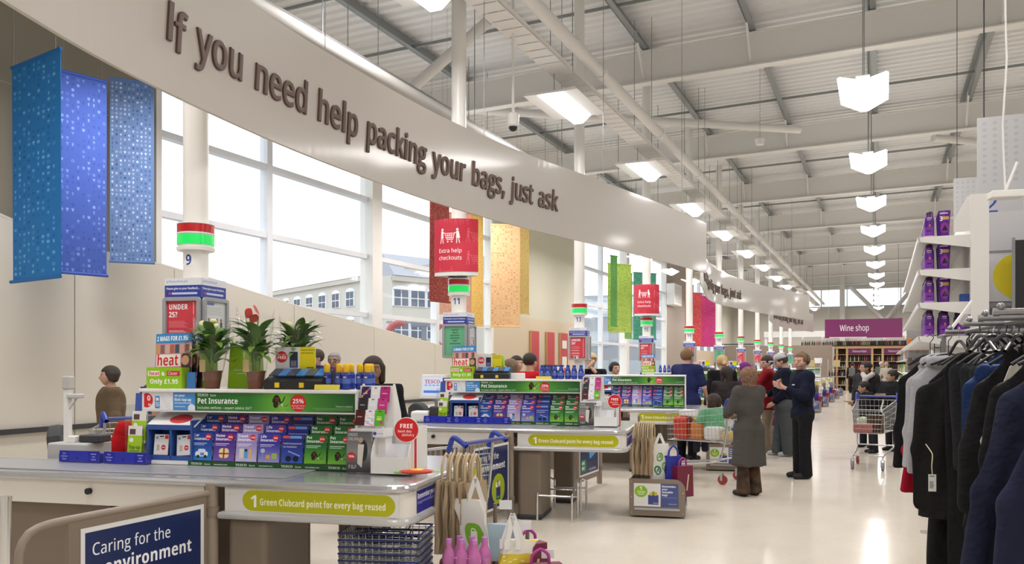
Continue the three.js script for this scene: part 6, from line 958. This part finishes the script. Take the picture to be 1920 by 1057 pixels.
// ---------- shampoo shelves ----------
const shelfM = M([.80, .79, .755], .4), sh0 = 6.42, shX = .6;
{
  const t = thing('shampoo_gondola', 'white gondola of bracketed shelves stacked with purple toiletries', 'shelving', [shX, 0, -sh0]);
  part(t, 'end_upright', box(.11, 2.66, .06, .0, 1.33, 0), shelfM); part(t, 'back_panel', extr([[0, 0], [5, 0], [5, 2.4], [.18, 2.66], [0, 2.66]], .03).rotateY(Math.PI / 2).translate(-.05, 0, 0), shelfM);
  part(t, 'end_fin', extr([[0, 2.42], [.0, 2.66], [-.02, 2.66], [-.1, 2.5], [-.1, 2.42]], .02).translate(-.05, 0, -.05), shelfM);
  for (const y of [2.385, 2.155, 1.925, 1.69, 1.4, 1.1, .75, .35]) { const s = part(t, 'shelf', box(y > 1.3 ? .32 : .12, .022, 4.6, y > 1.3 ? -.21 : -.11, y, -2.32), shelfM); part(s, 'bracket', extr([[-.05, 0], [-.36, -.012], [-.36, -.035], [-.05, -.09]], .008).translate(0, y + .01, -.02), shelfM); part(s, 'price_edge', box(.012, .035, 4.6, y > 1.3 ? -.372 : -.172, y - .01, -2.32), M([.8, .8, .79], .3)); }
}
const P_sham = TX(ctex(96, 160, (g) => { rect(g, 0, 0, 96, 160, '#5b1f86'); rect(g, 0, 96, 96, 60, '#7c35a4'); rect(g, 26, 40, 44, 6, '#d7b7e6'); rect(g, 26, 52, 40, 3, '#d7b7e6'); disc(g, 52, 88, 9, '#d06a5a'); rect(g, 26, 116, 40, 8, '#3a1560'); rect(g, 0, 148, 96, 12, '#c9a6dd'); rect(g, 0, 0, 96, 26, '#3a1236'); }), .22);
const P_tube = TX(ctex(96, 160, (g) => { rect(g, 0, 0, 96, 160, '#5a1d8c'); rect(g, 14, 12, 60, 8, '#d8c0ea'); rrect(g, 26, 36, 56, 20, 8, '#d8a45a'); txt(g, '3', 12, 62, 40, '#fff', { weight: 'bold' }); disc(g, 50, 106, 32, '#8a2f94'); g.fillStyle = '#1c1430'; g.beginPath(); g.moveTo(50, 86); g.lineTo(72, 122); g.lineTo(28, 122); g.fill(); }), .22);
{
  const shamG = (() => { const g = lathe([[0, 0], [.026, 0], [.028, .01], [.028, .1], [.026, .125], [.021, .135], [.02, .16], [.013, .166], [0, .166]], 16); g.scale(1.12, 1.12, .8); const P = g.attributes.position, U = g.attributes.uv; for (let i = 0; i < P.count; i++) U.setXY(i, P.getX(i) / .066 + .5, P.getY(i) / .19); return g; })();
  const tubeG = (() => { const g = new THREE.CylinderGeometry(.034, .026, .165, 16, 4); const P = g.attributes.position, U = g.attributes.uv; for (let i = 0; i < P.count; i++) { const v = P.getY(i) / .165 + .5; P.setZ(i, P.getZ(i) * (1 - .75 * v)); U.setXY(i, P.getX(i) / .07 + .5, v); } g.computeVertexNormals(); return g.translate(0, .0825, 0).scale(1.15, 1.13, 1.1); })();
  [2.396, 2.166, 1.936, 1.701].forEach((y, r) => {
    for (let i = 0; i < 8; i++) single('shampoo_bottle', shamG, P_sham, ['purple shampoo bottle on the topmost shelf', 'purple shampoo bottle on the second shelf', 'purple shampoo bottle on the third shelf', 'purple shampoo bottle on the fourth shelf'][r], 'bottle', [shX - .30 + (r === 3 ? 0 : 0), y, -sh0 - .1 - i * .075], 0, 'shampoo bottles, shelf ' + ['one', 'two', 'three', 'four'][r]);
    for (let i = 0; i < 4; i++) single(r === 3 ? 'shampoo_bottle' : 'conditioner_tube', r === 3 ? shamG : tubeG, r === 3 ? P_sham : P_tube, r === 3 ? 'purple shampoo bottle behind others on the fourth shelf' : ['purple conditioner tube with orange label, topmost shelf', 'purple conditioner tube with orange label, second shelf', 'purple conditioner tube with orange label, third shelf'][r], 'bottle', [shX - .205, y, -sh0 - .1 - i * .09], 0, 'conditioner tubes, shelf ' + ['one', 'two', 'three', 'four'][r]);
    if (r === 3) for (let i = 0; i < 4; i++) single('shampoo_bottle', shamG, P_sham, 'purple shampoo bottle near the upright on the fourth shelf', 'bottle', [shX - .1, y, -sh0 - .1 - i * .09], 0, 'inner shampoo bottles, shelf four');
  });
  for (let i = 0; i < 7; i++) single('green_packet', rbox(.1, .05, .07, .02, 0, .03, 0, rr(-.3, .3), 0, rr(-.4, .4)), M([.12, .45, .02], .4), 'bright green packet heaped on the shelf below the shampoo', 'packet', [shX - .32 + (i % 4) * .08, 1.41 + (i / 4 | 0) * .06, -sh0 - .12 - (i % 2) * .1], rr(0, 3), 'green packets');
  const gv = thing('blue_toiletry_box', 'blue carton beside the conditioner on the third shelf', 'carton', [shX - .08, 1.936, -sh0 - .14]); part(gv, 'carton', rbox(.06, .06, .05, .005, 0, .03, 0), M([.03, .08, .35], .4));
}
// panels and signs behind the clothes rails
{
  const z = -7.6, t = thing('end_panel', 'pale grey gondola end panel behind the clothes rails', 'panel', [1.75, 0, z]); part(t, 'panel', box(2.2, 2.72, .05, 0, 1.36, 0), M([.62, .62, .65], .5)); part(t, 'rail_strip', [box(2.2, .02, .02, 0, 2.4, .035), box(2.2, .03, .02, 0, 1.98, .035)], M([.3, .3, .32], .4)); part(t, 'blue_grey_band', box(2.2, .3, .012, 0, 1.8, .03), M([.16, .18, .24], .5));
  const a = onS(1913, 515, 7.5), y = thing('yellow_disc_poster', 'pale poster with half of a large yellow disc', 'poster', [a.x, a.y, -7.56]); part(y, 'sheet', box(.7, .4, .006, 0, 0, 0), M([.66, .67, .69], .5)); part(y, 'disc', cyl(.18, .18, .003, 0, 0, .005, 32, Math.PI / 2), M([.75, .62, .01], .5));
  const b = onS(1902, 530, 7.3), k = thing('black_web_sign', 'black framed sign with white web address beside the yellow disc', 'sign', [b.x + .4, b.y, -7.35]); part(k, 'board', box(.78, .66, .02, 0, 0, 0), M([.015, .015, .018], .4)); part(k, 'frame', box(.02, .7, .03, -.4, 0, 0), M([.3, .3, .3], .4)); part(k, 'lettering', plane(.7, .06, .02, -.24, .012), TX(ctex(256, 24, (g) => { rect(g, 0, 0, 256, 24, '#151517'); txt(g, 'www.tesco.com', 4, 19, 22, '#e8e8e8'); }), .5)); part(k, 'post', box(.03, 1.9, .02, 0, -1.25, -.02), MAT.black);
}
{ // hanging grey aisle banners and spotlights
  const bt = TX(ctex(256, 512, (g) => { rect(g, 0, 0, 256, 512, '#b9babb'); for (let y = 0; y < 10; y++) for (let x = 0; x < 6; x++) { g.globalAlpha = .55; const X = 28 + x * 40, Y = 32 + y * 33; (x + y) % 3 ? disc(g, X, Y, 9, '#a2a3a6') : rect(g, X - 8, Y - 8, 16, 16, '#a4a5a8'); } g.globalAlpha = 1; txt(g, '2', 20, 490, 120, '#2b459c'); }), .7);
  for (const [px0, px1, py0, py1, s, l] of [[1832, 1960, 222, 400, 8.2, 'large grey icon banner with navy aisle number two'], [1788, 1852, 335, 470, 12.5, 'smaller grey icon banner further down the shopping aisle']]) {
    const a = onS(px0, py0, s), b = onS(px1, py1, s), t = thing('aisle_banner', l, 'banner', [(a.x + b.x) / 2, b.y, -s]); part(t, 'cloth', box(b.x - a.x, a.y - b.y, .008, 0, (a.y - b.y) / 2, 0), MAT.paper); part(t, 'print', plane(b.x - a.x, a.y - b.y, 0, (a.y - b.y) / 2, .0045), bt); for (const k of [-.4, .4]) part(t, 'wire', bar([(b.x - a.x) * k, a.y - b.y, 0], [(b.x - a.x) * k, 7.35 - b.y, 0], .004, 4), MAT.dark);
  }
  const q = onD(1885, 372, 4.6), t = thing('track_spotlight', 'white track spotlight with lit lamp above the clothes rails', 'spotlight', q, .2);
  part(t, 'gear_box', rbox(.16, .04, .1, .006, 0, .02, 0), MAT.white); part(t, 'lamp_head', place(lathe([[0, 0], [.05, 0], [.062, .1], [.064, .12]], 20), .14, .02, .02, 1.1, .4, 0), MAT.white); part(t, 'barn_door', box(.1, .1, .003, .13, -.06, .03, .3, .2, .2), MAT.white); part(t, 'lit_lens', place(new THREE.CircleGeometry(.052, 20), .165, .07, .135, -.2, .4, 0), M([1, 1, 1], .4, { emissive: '#ffffff', emissiveIntensity: 4 }), 'glowing lens');
  part(t, 'track', [box(.03, .03, 2.2, .38, .66, .35, .55, -.55, 0), bar([.0, .04, 0], [.06, .2, 0], .008, 6)], MAT.white); part(t, 'suspension_wire', [bar([.38, .66, .35], [.38, 7.35 - q.y, .35], .004, 4)], MAT.galv);
  const w0 = onD(1881, 0, 4.6), c = thing('white_cable', 'thin white flex hanging down to the track spotlight', 'cable', q, 0); part(c, 'flex', tube([[0, .05, 0], [-.012, .4, 0], [.008, .8, 0], [0, 1.2, 0], [0, 7.36 - q.y, 0]], .006, 40, 6), MAT.paper);
  const sl = new THREE.SpotLight(0xfff6e8, 14, 6, .7, .5); sl.name = 'spot_glow'; sl.position.set(q.x + .18, q.y + .05, q.z + .2); sl.target.position.set(.6, 0, -3.4); sl.castShadow = true; scene.add(sl, sl.target);
}
// further shelving down the right of the aisle
{
  const t = thing('pegboard_rack', 'narrow pegboard rack of hanging household packs past the shampoo', 'rack', [.55, 0, -12.6]); part(t, 'panel', box(.5, 2.1, .05, 0, 1.05, 0), M([.3, .3, .3], .6)); part(t, 'plinth', box(.5, .12, .4, 0, .06, .1), shelfM); for (const y of [.75, 1.02, 1.3, 1.58]) part(t, 'hook_bar', box(.5, .015, .02, 0, y, .05), MAT.wire);
  const pc = [M([.6, .18, .02], .4), M([.10, .07, .06], .4), M([.5, .55, .03], .4), M([.05, .06, .05], .4), M([.12, .07, .05], .4)];
  const nm = ['orange topped', 'brown', 'lime yellow', 'dark grey', 'dark brown'];
  for (let r = 0; r < 5; r++) for (let i = 0; i < 6; i++) single('hanging_pack', rbox(.05, .17, .05, .01, 0, 0, 0), pc[r], nm[r] + ' hanging pack on the pegboard rack', 'pack', [.34 + i * .078, 1.78 - r * .26, -12.52], 0, nm[r] + ' packs on the pegboard');
  const c = thing('tick_sign', 'round white sign with red tick over blue disc', 'sign', [.50, 1.72, -9.3], 0); part(c, 'disc', cyl(.085, .085, .008, 0, 0, 0, 28, Math.PI / 2), MAT.paper); part(c, 'blue_disc', cyl(.055, .055, .003, 0, .002, .006, 24, Math.PI / 2), M([.03, .05, .3], .4)); part(c, 'tick', extr([[-.06, .02], [-.045, .03], [-.02, -.01], [.055, .045], [.06, .055], [-.02, .02], [-.03, .0], [-.02, -.035]], .003).translate(0, -.005, .008), M([.6, .05, .03], .4)); part(c, 'bracket', box(.02, .12, .02, .06, -.14, -.02), MAT.white);
  const y = thing('yellow_shelf_poster', 'yellow poster in pale blue frame above the further shelves', 'poster', [.62, 2.42, -12.3], 0); part(y, 'frame', box(.22, .36, .012, 0, 0, 0), M([.3, .45, .65], .5)); part(y, 'sheet', box(.16, .3, .004, .01, 0, .008), M([.8, .68, .02], .5)); part(y, 'stand', box(.1, 1.0, .04, 0, -.6, -.05), shelfM);
  const g = thing('far_gondola', 'long white gondola lining the aisle towards the wine shop', 'shelving', [.62, 0, -13]); part(g, 'back_panel', box(.05, 2.1, 32, .45, 1.05, -16), shelfM); for (const yy of [.3, .75, 1.2, 1.65, 2.05]) part(g, 'shelf', box(.45, .025, 32, .22, yy, -16), shelfM);
  const cols = [[.5, .1, .08], [.6, .5, .1], [.1, .25, .5], [.55, .55, .52], [.12, .35, .15], [.35, .1, .35]];
  reseed(55); for (const yy of [.3, .75, 1.2, 1.65]) for (let i = 0; i < 22; i++) { const c2 = cols[(rnd() * 6) | 0], h = rr(.16, .32); single('grocery_carton', box(.2, h, rr(.3, .7), 0, h / 2, 0), M(c2, .5), 'grocery carton facing the aisle on the long far gondola', 'carton', [.76, yy + .013, -13.6 - i * 1.4 - rr(0, .4)], 0, 'cartons on the far gondola'); }
}
// ---------- wine shop at the far end ----------
{
  const wood = M([.52, .33, .15], .55), S = 52, z = -S, X0 = -2.6, X1 = 4.5;
  const t = thing('wine_shelving', 'oak framed wine shelving with purple header panels across the far end', 'shelving', [0, 0, z]);
  part(t, 'back_panel', box(X1 - X0, 2.9, .05, (X0 + X1) / 2, 1.45, -.35), M([.03, .025, .02], .7)); const xs = [-2.45, -1.9, -.55, .0, 1.3, 1.75, 2.9, 4.2];
  for (const x of xs) part(t, 'post', box(.12, 2.55, .4, x, 1.275, -.1), wood); part(t, 'top_beam', box(X1 - X0, .13, .5, (X0 + X1) / 2, 2.52, -.1), wood);
  for (const [a, b] of [[-1.84, -.61], [.06, 1.24], [1.81, 2.84]]) part(t, 'header_panel', plane(b - a, .32, (a + b) / 2, 2.3, .11), TX(ctex(256, 64, (g) => { rect(g, 0, 0, 256, 64, '#6a1f5c'); txt(g, 'Favourites', 128, 44, 34, '#e9d4e6', { align: 'center' }); }), .5), 'purple header panel');
  for (const y of [.3, .8, 1.25, 1.7, 2.1]) part(t, 'shelf', box(X1 - X0, .03, .35, (X0 + X1) / 2, y, -.15), wood);
  part(t, 'purple_panel', box(.5, 1.1, .02, -.28, .6, .12), M([.15, .015, .12], .5)); part(t, 'top_shelf', box(9, .05, .4, .1, 2.62, -.1), M([.05, .04, .035], .6));
  const bg = lathe([[0, 0], [.038, 0], [.04, .02], [.04, .18], [.015, .23], [.014, .3], [0, .3]], 8), im = new THREE.InstancedMesh(bg, M([1, 1, 1], .25), 900); let n = 0; const m4 = new THREE.Matrix4(), c = new THREE.Color(); reseed(77);
  const colr = [[.02, .015, .012], [.05, .01, .012], [.03, .04, .015], [.35, .3, .15], [.03, .02, .02], [.4, .38, .33], [.25, .05, .08]];
  for (const [y, a, b, st] of [[2.645, -4.4, 4.5, .1], [.315, X0, X1, .11], [.815, X0, X1, .11], [1.265, X0, X1, .11], [1.715, X0, X1, .11]]) for (let x = a; x < b && n < 900; x += st) for (const dz of [.02]) { m4.makeScale(1, rr(.9, 1.1), 1); m4.setPosition(x, y, z - .08 + dz); im.setMatrixAt(n, m4); const q = colr[(rnd() * 7) | 0]; c.setRGB(...q); im.setColorAt(n, c); n++; }
  im.count = n; im.name = 'wine_bottle_rows'; im.userData = { label: 'rows of tiny wine bottles filling the far oak shelving', category: 'bottles', kind: 'stuff' }; shadowOn(im); scene.add(im);
  const pt = thing('brown_partition', 'tall plain brown partition beside the wine shelving', 'partition', [-5.9, 0, -50]); part(pt, 'board', box(6.6, 2.62, .1, 0, 1.31, 0), wallBrown); part(pt, 'white_notice', box(.42, .3, .01, 2.55, 1.75, .06), MAT.paper); part(pt, 'black_rail', box(3, .06, .06, -2.2, 2.72, .05), MAT.black);
  const a = onS(1547, 600, 42), b = onS(1692, 632, 42), cx = (a.x + b.x) / 2, w = b.x - a.x, h = a.y - b.y + .02;
  const s = thing('wine_shop_sign', 'long plum coloured hanging sign reading wine shop in white', 'sign', [cx, b.y, -42]); const pl = new THREE.PlaneGeometry(w, h, 20, 1), P = pl.attributes.position; const bend = (g) => { const Q = g.attributes.position; for (let i = 0; i < Q.count; i++) Q.setZ(i, Q.getZ(i) + .5 * (Q.getX(i) / w) ** 2); g.computeVertexNormals(); return g; };
  part(s, 'board', bend(new THREE.BoxGeometry(w, h, .04, 20, 1, 1)).translate(0, h / 2, -.03), M([.2, .015, .14], .4)); part(s, 'print', bend(pl).translate(0, h / 2, .001), TX(ctex(1024, 232, (g) => { rect(g, 0, 0, 1024, 232, '#7e1f63'); txt(g, 'Wine shop', 200, 146, 104, '#fff', { sx: .8 }); rect(g, 60, 220, 500, 12, '#e9dfe6'); }), .4)); for (const k of [-.45, .45]) part(s, 'wire', bar([w * k, h, .1], [w * k, 7.45 - b.y, .1], .01, 4), MAT.galv);
  const gd = thing('white_bulkhead', 'white bulkhead with small spotlights over the wine bottles', 'bulkhead', [-1, 3.15, -51.5]); part(gd, 'beam', box(11, .35, .3, 0, .17, 0), MAT.white); for (let i = 0; i < 9; i++) part(gd, 'spot', [cyl(.05, .07, .14, -4.4 + i * 1.1, -.07, .15, 10, .6)], MAT.white);
  for (const x of [-5.4, 5.2]) part(gd, 'post', box(.15, 3.2, .15, x, -1.55, 0), MAT.white);
  // low islands of bottles before the wine shop
  for (const [x, s2, l] of [[-3.4, 45.8, 'dark wine promotion table near the last bag bins'], [-2.2, 46.5, 'wine promotion table with yellow poster cards']]) { const q = thing('promotion_table', l, 'table', [x, 0, -s2]); part(q, 'shelves', [box(.9, .03, .5, 0, .9, 0), box(.9, .03, .5, 0, .45, 0), box(.9, .03, .5, 0, 1.4, 0)], M([.3, .28, .26], .5)); part(q, 'frame', [box(.03, 1.8, .03, -.44, .9, -.2), box(.03, 1.8, .03, .44, .9, -.2)], MAT.steel); part(q, 'poster_card', box(.3, .36, .01, 0, 1.58, -.2), M([.55, .45, .2], .5)); for (let i = 0; i < 6; i++) part(q, 'bottle', place(bg.clone(), -.36 + i * .14, .915, .1), M([.03, .02, .015], .3)); }
}
// ---------- outside, beyond the windows ----------
{
  struct('ground', box(120, .2, 160, -70, -.6, -50), M([.3, .3, .31], .9));
  const stone = M([.55, .52, .46], .9), slate = M([.40, .41, .46], .8), wf = M([.78, .79, .8], .9), gl = M([.13, .15, .2], .95, { specularIntensity: 0 });
  function mill(label, A, B, eave, rise, base, nWin, rows, yTop, dormers, D = 14) {
    const dir = B.clone().sub(A); dir.y = 0; const L = dir.length(), t = thing('stone_mill', label, 'building', [A.x, base, A.z], Math.atan2(-dir.z, dir.x)), hgt = eave - base;
    part(t, 'wall', box(L, hgt, D, L / 2, hgt / 2, -D / 2), stone); part(t, 'roof', extr([[-.3, hgt], [D / 2, hgt + rise], [D + .3, hgt]], L).rotateY(Math.PI / 2).translate(0, 0, 0).scale(1, 1, 1), slate);
    part(t, 'eave_band', box(L, .35, .3, L / 2, hgt - .2, .1), M([.5, .46, .4], .9));
    for (let r = 0; r < rows; r++) for (let i = 0; i < nWin; i++) { const x = L * (i + .5) / nWin, y = yTop - base - r * 2.2; const f = part(t, 'window', [box(1.4, 1.15, .12, x, y, .03), place(new THREE.CylinderGeometry(.7, .7, .12, 16).scale(1, 1, .4), x, y + .57, .03, Math.PI / 2)], wf); part(f, 'pane', [-1, 1].flatMap((s) => [box(.52, .5, .05, x + s * .32, y + .3, .09), box(.52, .5, .05, x + s * .32, y - .28, .09)]), gl); }
    for (let i = 0; i < dormers; i++) part(t, 'skylight', place(box(.8, .08, 1.1, 0, 0, 0), L * (i + .5) / dormers, hgt + rise * .35, -D / 2 * .35 + .1, Math.atan2(rise, D / 2 + .3)), wf);
    return t;
  }
  const g = (px, py, d) => onD(px, py, d);
  const A1 = g(488, 560, 78), B1 = g(716, 528, 60); B1.add(B1.clone().sub(A1).multiplyScalar(.16)); mill('long pale stone mill with skylights and arched windows across the road', A1, B1, 8.2, 1.5, -.6, 11, 3, 6.6, 11);
  const A2 = g(735, 530, 56), B2 = g(1010, 545, 66); mill('second stone mill with plain gable beyond the eleventh pole', A2, B2, 7.6, 1.6, -.6, 10, 3, 6.1, 3, 2.2);
  // office block past the second window
  const o = thing('grey_office_block', 'grey blue office block beyond the second window', 'building', [-28, -.6, -84], .1); part(o, 'wall', box(26, 9, 12, 0, 4.5, 0), M([.36, .4, .46], .8)); for (let r = 0; r < 3; r++) for (let i = 0; i < 8; i++) part(o, 'window', box(2.2, 1.5, .1, -11.2 + i * 3.2, 1.8 + r * 2.9, 6.03), M([.5, .58, .66], .2));
  // big outdoor lettering seen from behind
  const sg = g(795, 622, 22), u = thing('outdoor_letter_sign', 'large red and grey outdoor letters beyond the window', 'sign', [sg.x, sg.y - .3, sg.z], .5); part(u, 'letter', place(new THREE.TorusGeometry(.34, .09, 8, 20, 4.2), -.62, .2, 0, 0, 0, 1.2), M([.55, .12, .14], .5)); part(u, 'letter', [box(.7, .14, .1, 0, .5, 0), box(.14, .6, .1, 0, .15, 0)], M([.25, .28, .36], .5)); part(u, 'letter', place(new THREE.TorusGeometry(.34, .09, 8, 20, 3.6), .62, .2, 0, 0, 0, 1.2), M([.55, .12, .14], .5)); part(u, 'frame', [box(2, .06, .05, 0, .56, -.08), bar([-.8, .5, -.1], [-.8, -sg.y - .3, -.1], .04, 6), bar([.8, .5, -.1], [.8, -sg.y - .3, -.1], .04, 6)], M([.4, .42, .45], .5));
}
// ---------- things on the window wall ----------
for (const [x0, x1, y0, y1, l] of [[996, 1011, 620, 714, 'tall plain red wall panel, first of three'], [1026, 1040, 622, 690, 'tall red wall panel above the blue stand'], [1051, 1065, 624, 700, 'red wall panel with white notices']]) {
  const a = onX(x0, y0, XW + .05), b = onX(x1, y1, XW + .05), t = thing('red_wall_panel', l, 'panel', [XW + .03, b.y, (a.z + b.z) / 2]); const w = Math.abs(b.z - a.z), h = a.y - b.y;
  part(t, 'board', box(.04, h, w, 0, h / 2, 0), M([.55, .06, .07], .5)); part(t, 'edge', [box(.045, h, .05, 0, h / 2, w / 2 + .02)], M([.55, .3, .1], .5)); if (x0 > 1050) part(t, 'notice', [box(.01, .35, w * .6, .025, h * .28, 0), box(.01, .25, w * .6, .025, h * .72, 0)], MAT.paper);
}
{ const a = onX(1035, 690, XW + .4), t = thing('blue_vending_stand', 'navy and white leaflet stand below the red panels', 'stand', [XW + .45, 0, a.z]); part(t, 'case', box(.3, 1.5, .9, 0, .75, 0), M([.03, .05, .2], .5)); part(t, 'shelf', [box(.02, .1, .8, .16, 1.2, 0), box(.02, .1, .8, .16, 1.0, 0), box(.02, .1, .8, .16, 1.4, 0)], MAT.paper); }
{ const a = onX(1264, 553, XW + .2), t = thing('wall_heater', 'white box heater fixed on the brown wall', 'heater', [XW + .2, a.y - .5, a.z]); part(t, 'casing', rbox(.4, 1.0, 1.5, .04, 0, .5, 0), MAT.white); part(t, 'grille', box(.02, .8, 1.2, .2, .5, 0), M([.65, .64, .6], .5)); }
// ---------- small ceiling fittings ----------
{ const p = onD(962, 238, 9.2), t = thing('dome_camera', 'white dome security camera on a long drop pole', 'camera', p); part(t, 'housing', lathe([[0, .0], [.055, 0], [.065, .03], [.07, .14], [.03, .16], [0, .16]], 18), MAT.white); part(t, 'dark_dome', new THREE.SphereGeometry(.05, 16, 10, 0, 6.3, Math.PI / 2, Math.PI / 2), MAT.black); part(t, 'drop_pole', bar([0, .15, 0], [0, 7.3 - p.y, 0], .016, 8), MAT.white); }
{ const p = onD(1425, 266, 15), t = thing('smoke_detector', 'small white round detector hung on a wire', 'detector', p); part(t, 'disc', cyl(.09, .07, .1, 0, 0, 0, 16), MAT.white); part(t, 'wire', bar([0, .05, 0], [0, 7.3 - p.y, 0], .004, 4), MAT.galv); }
renderer.render(scene, camera);
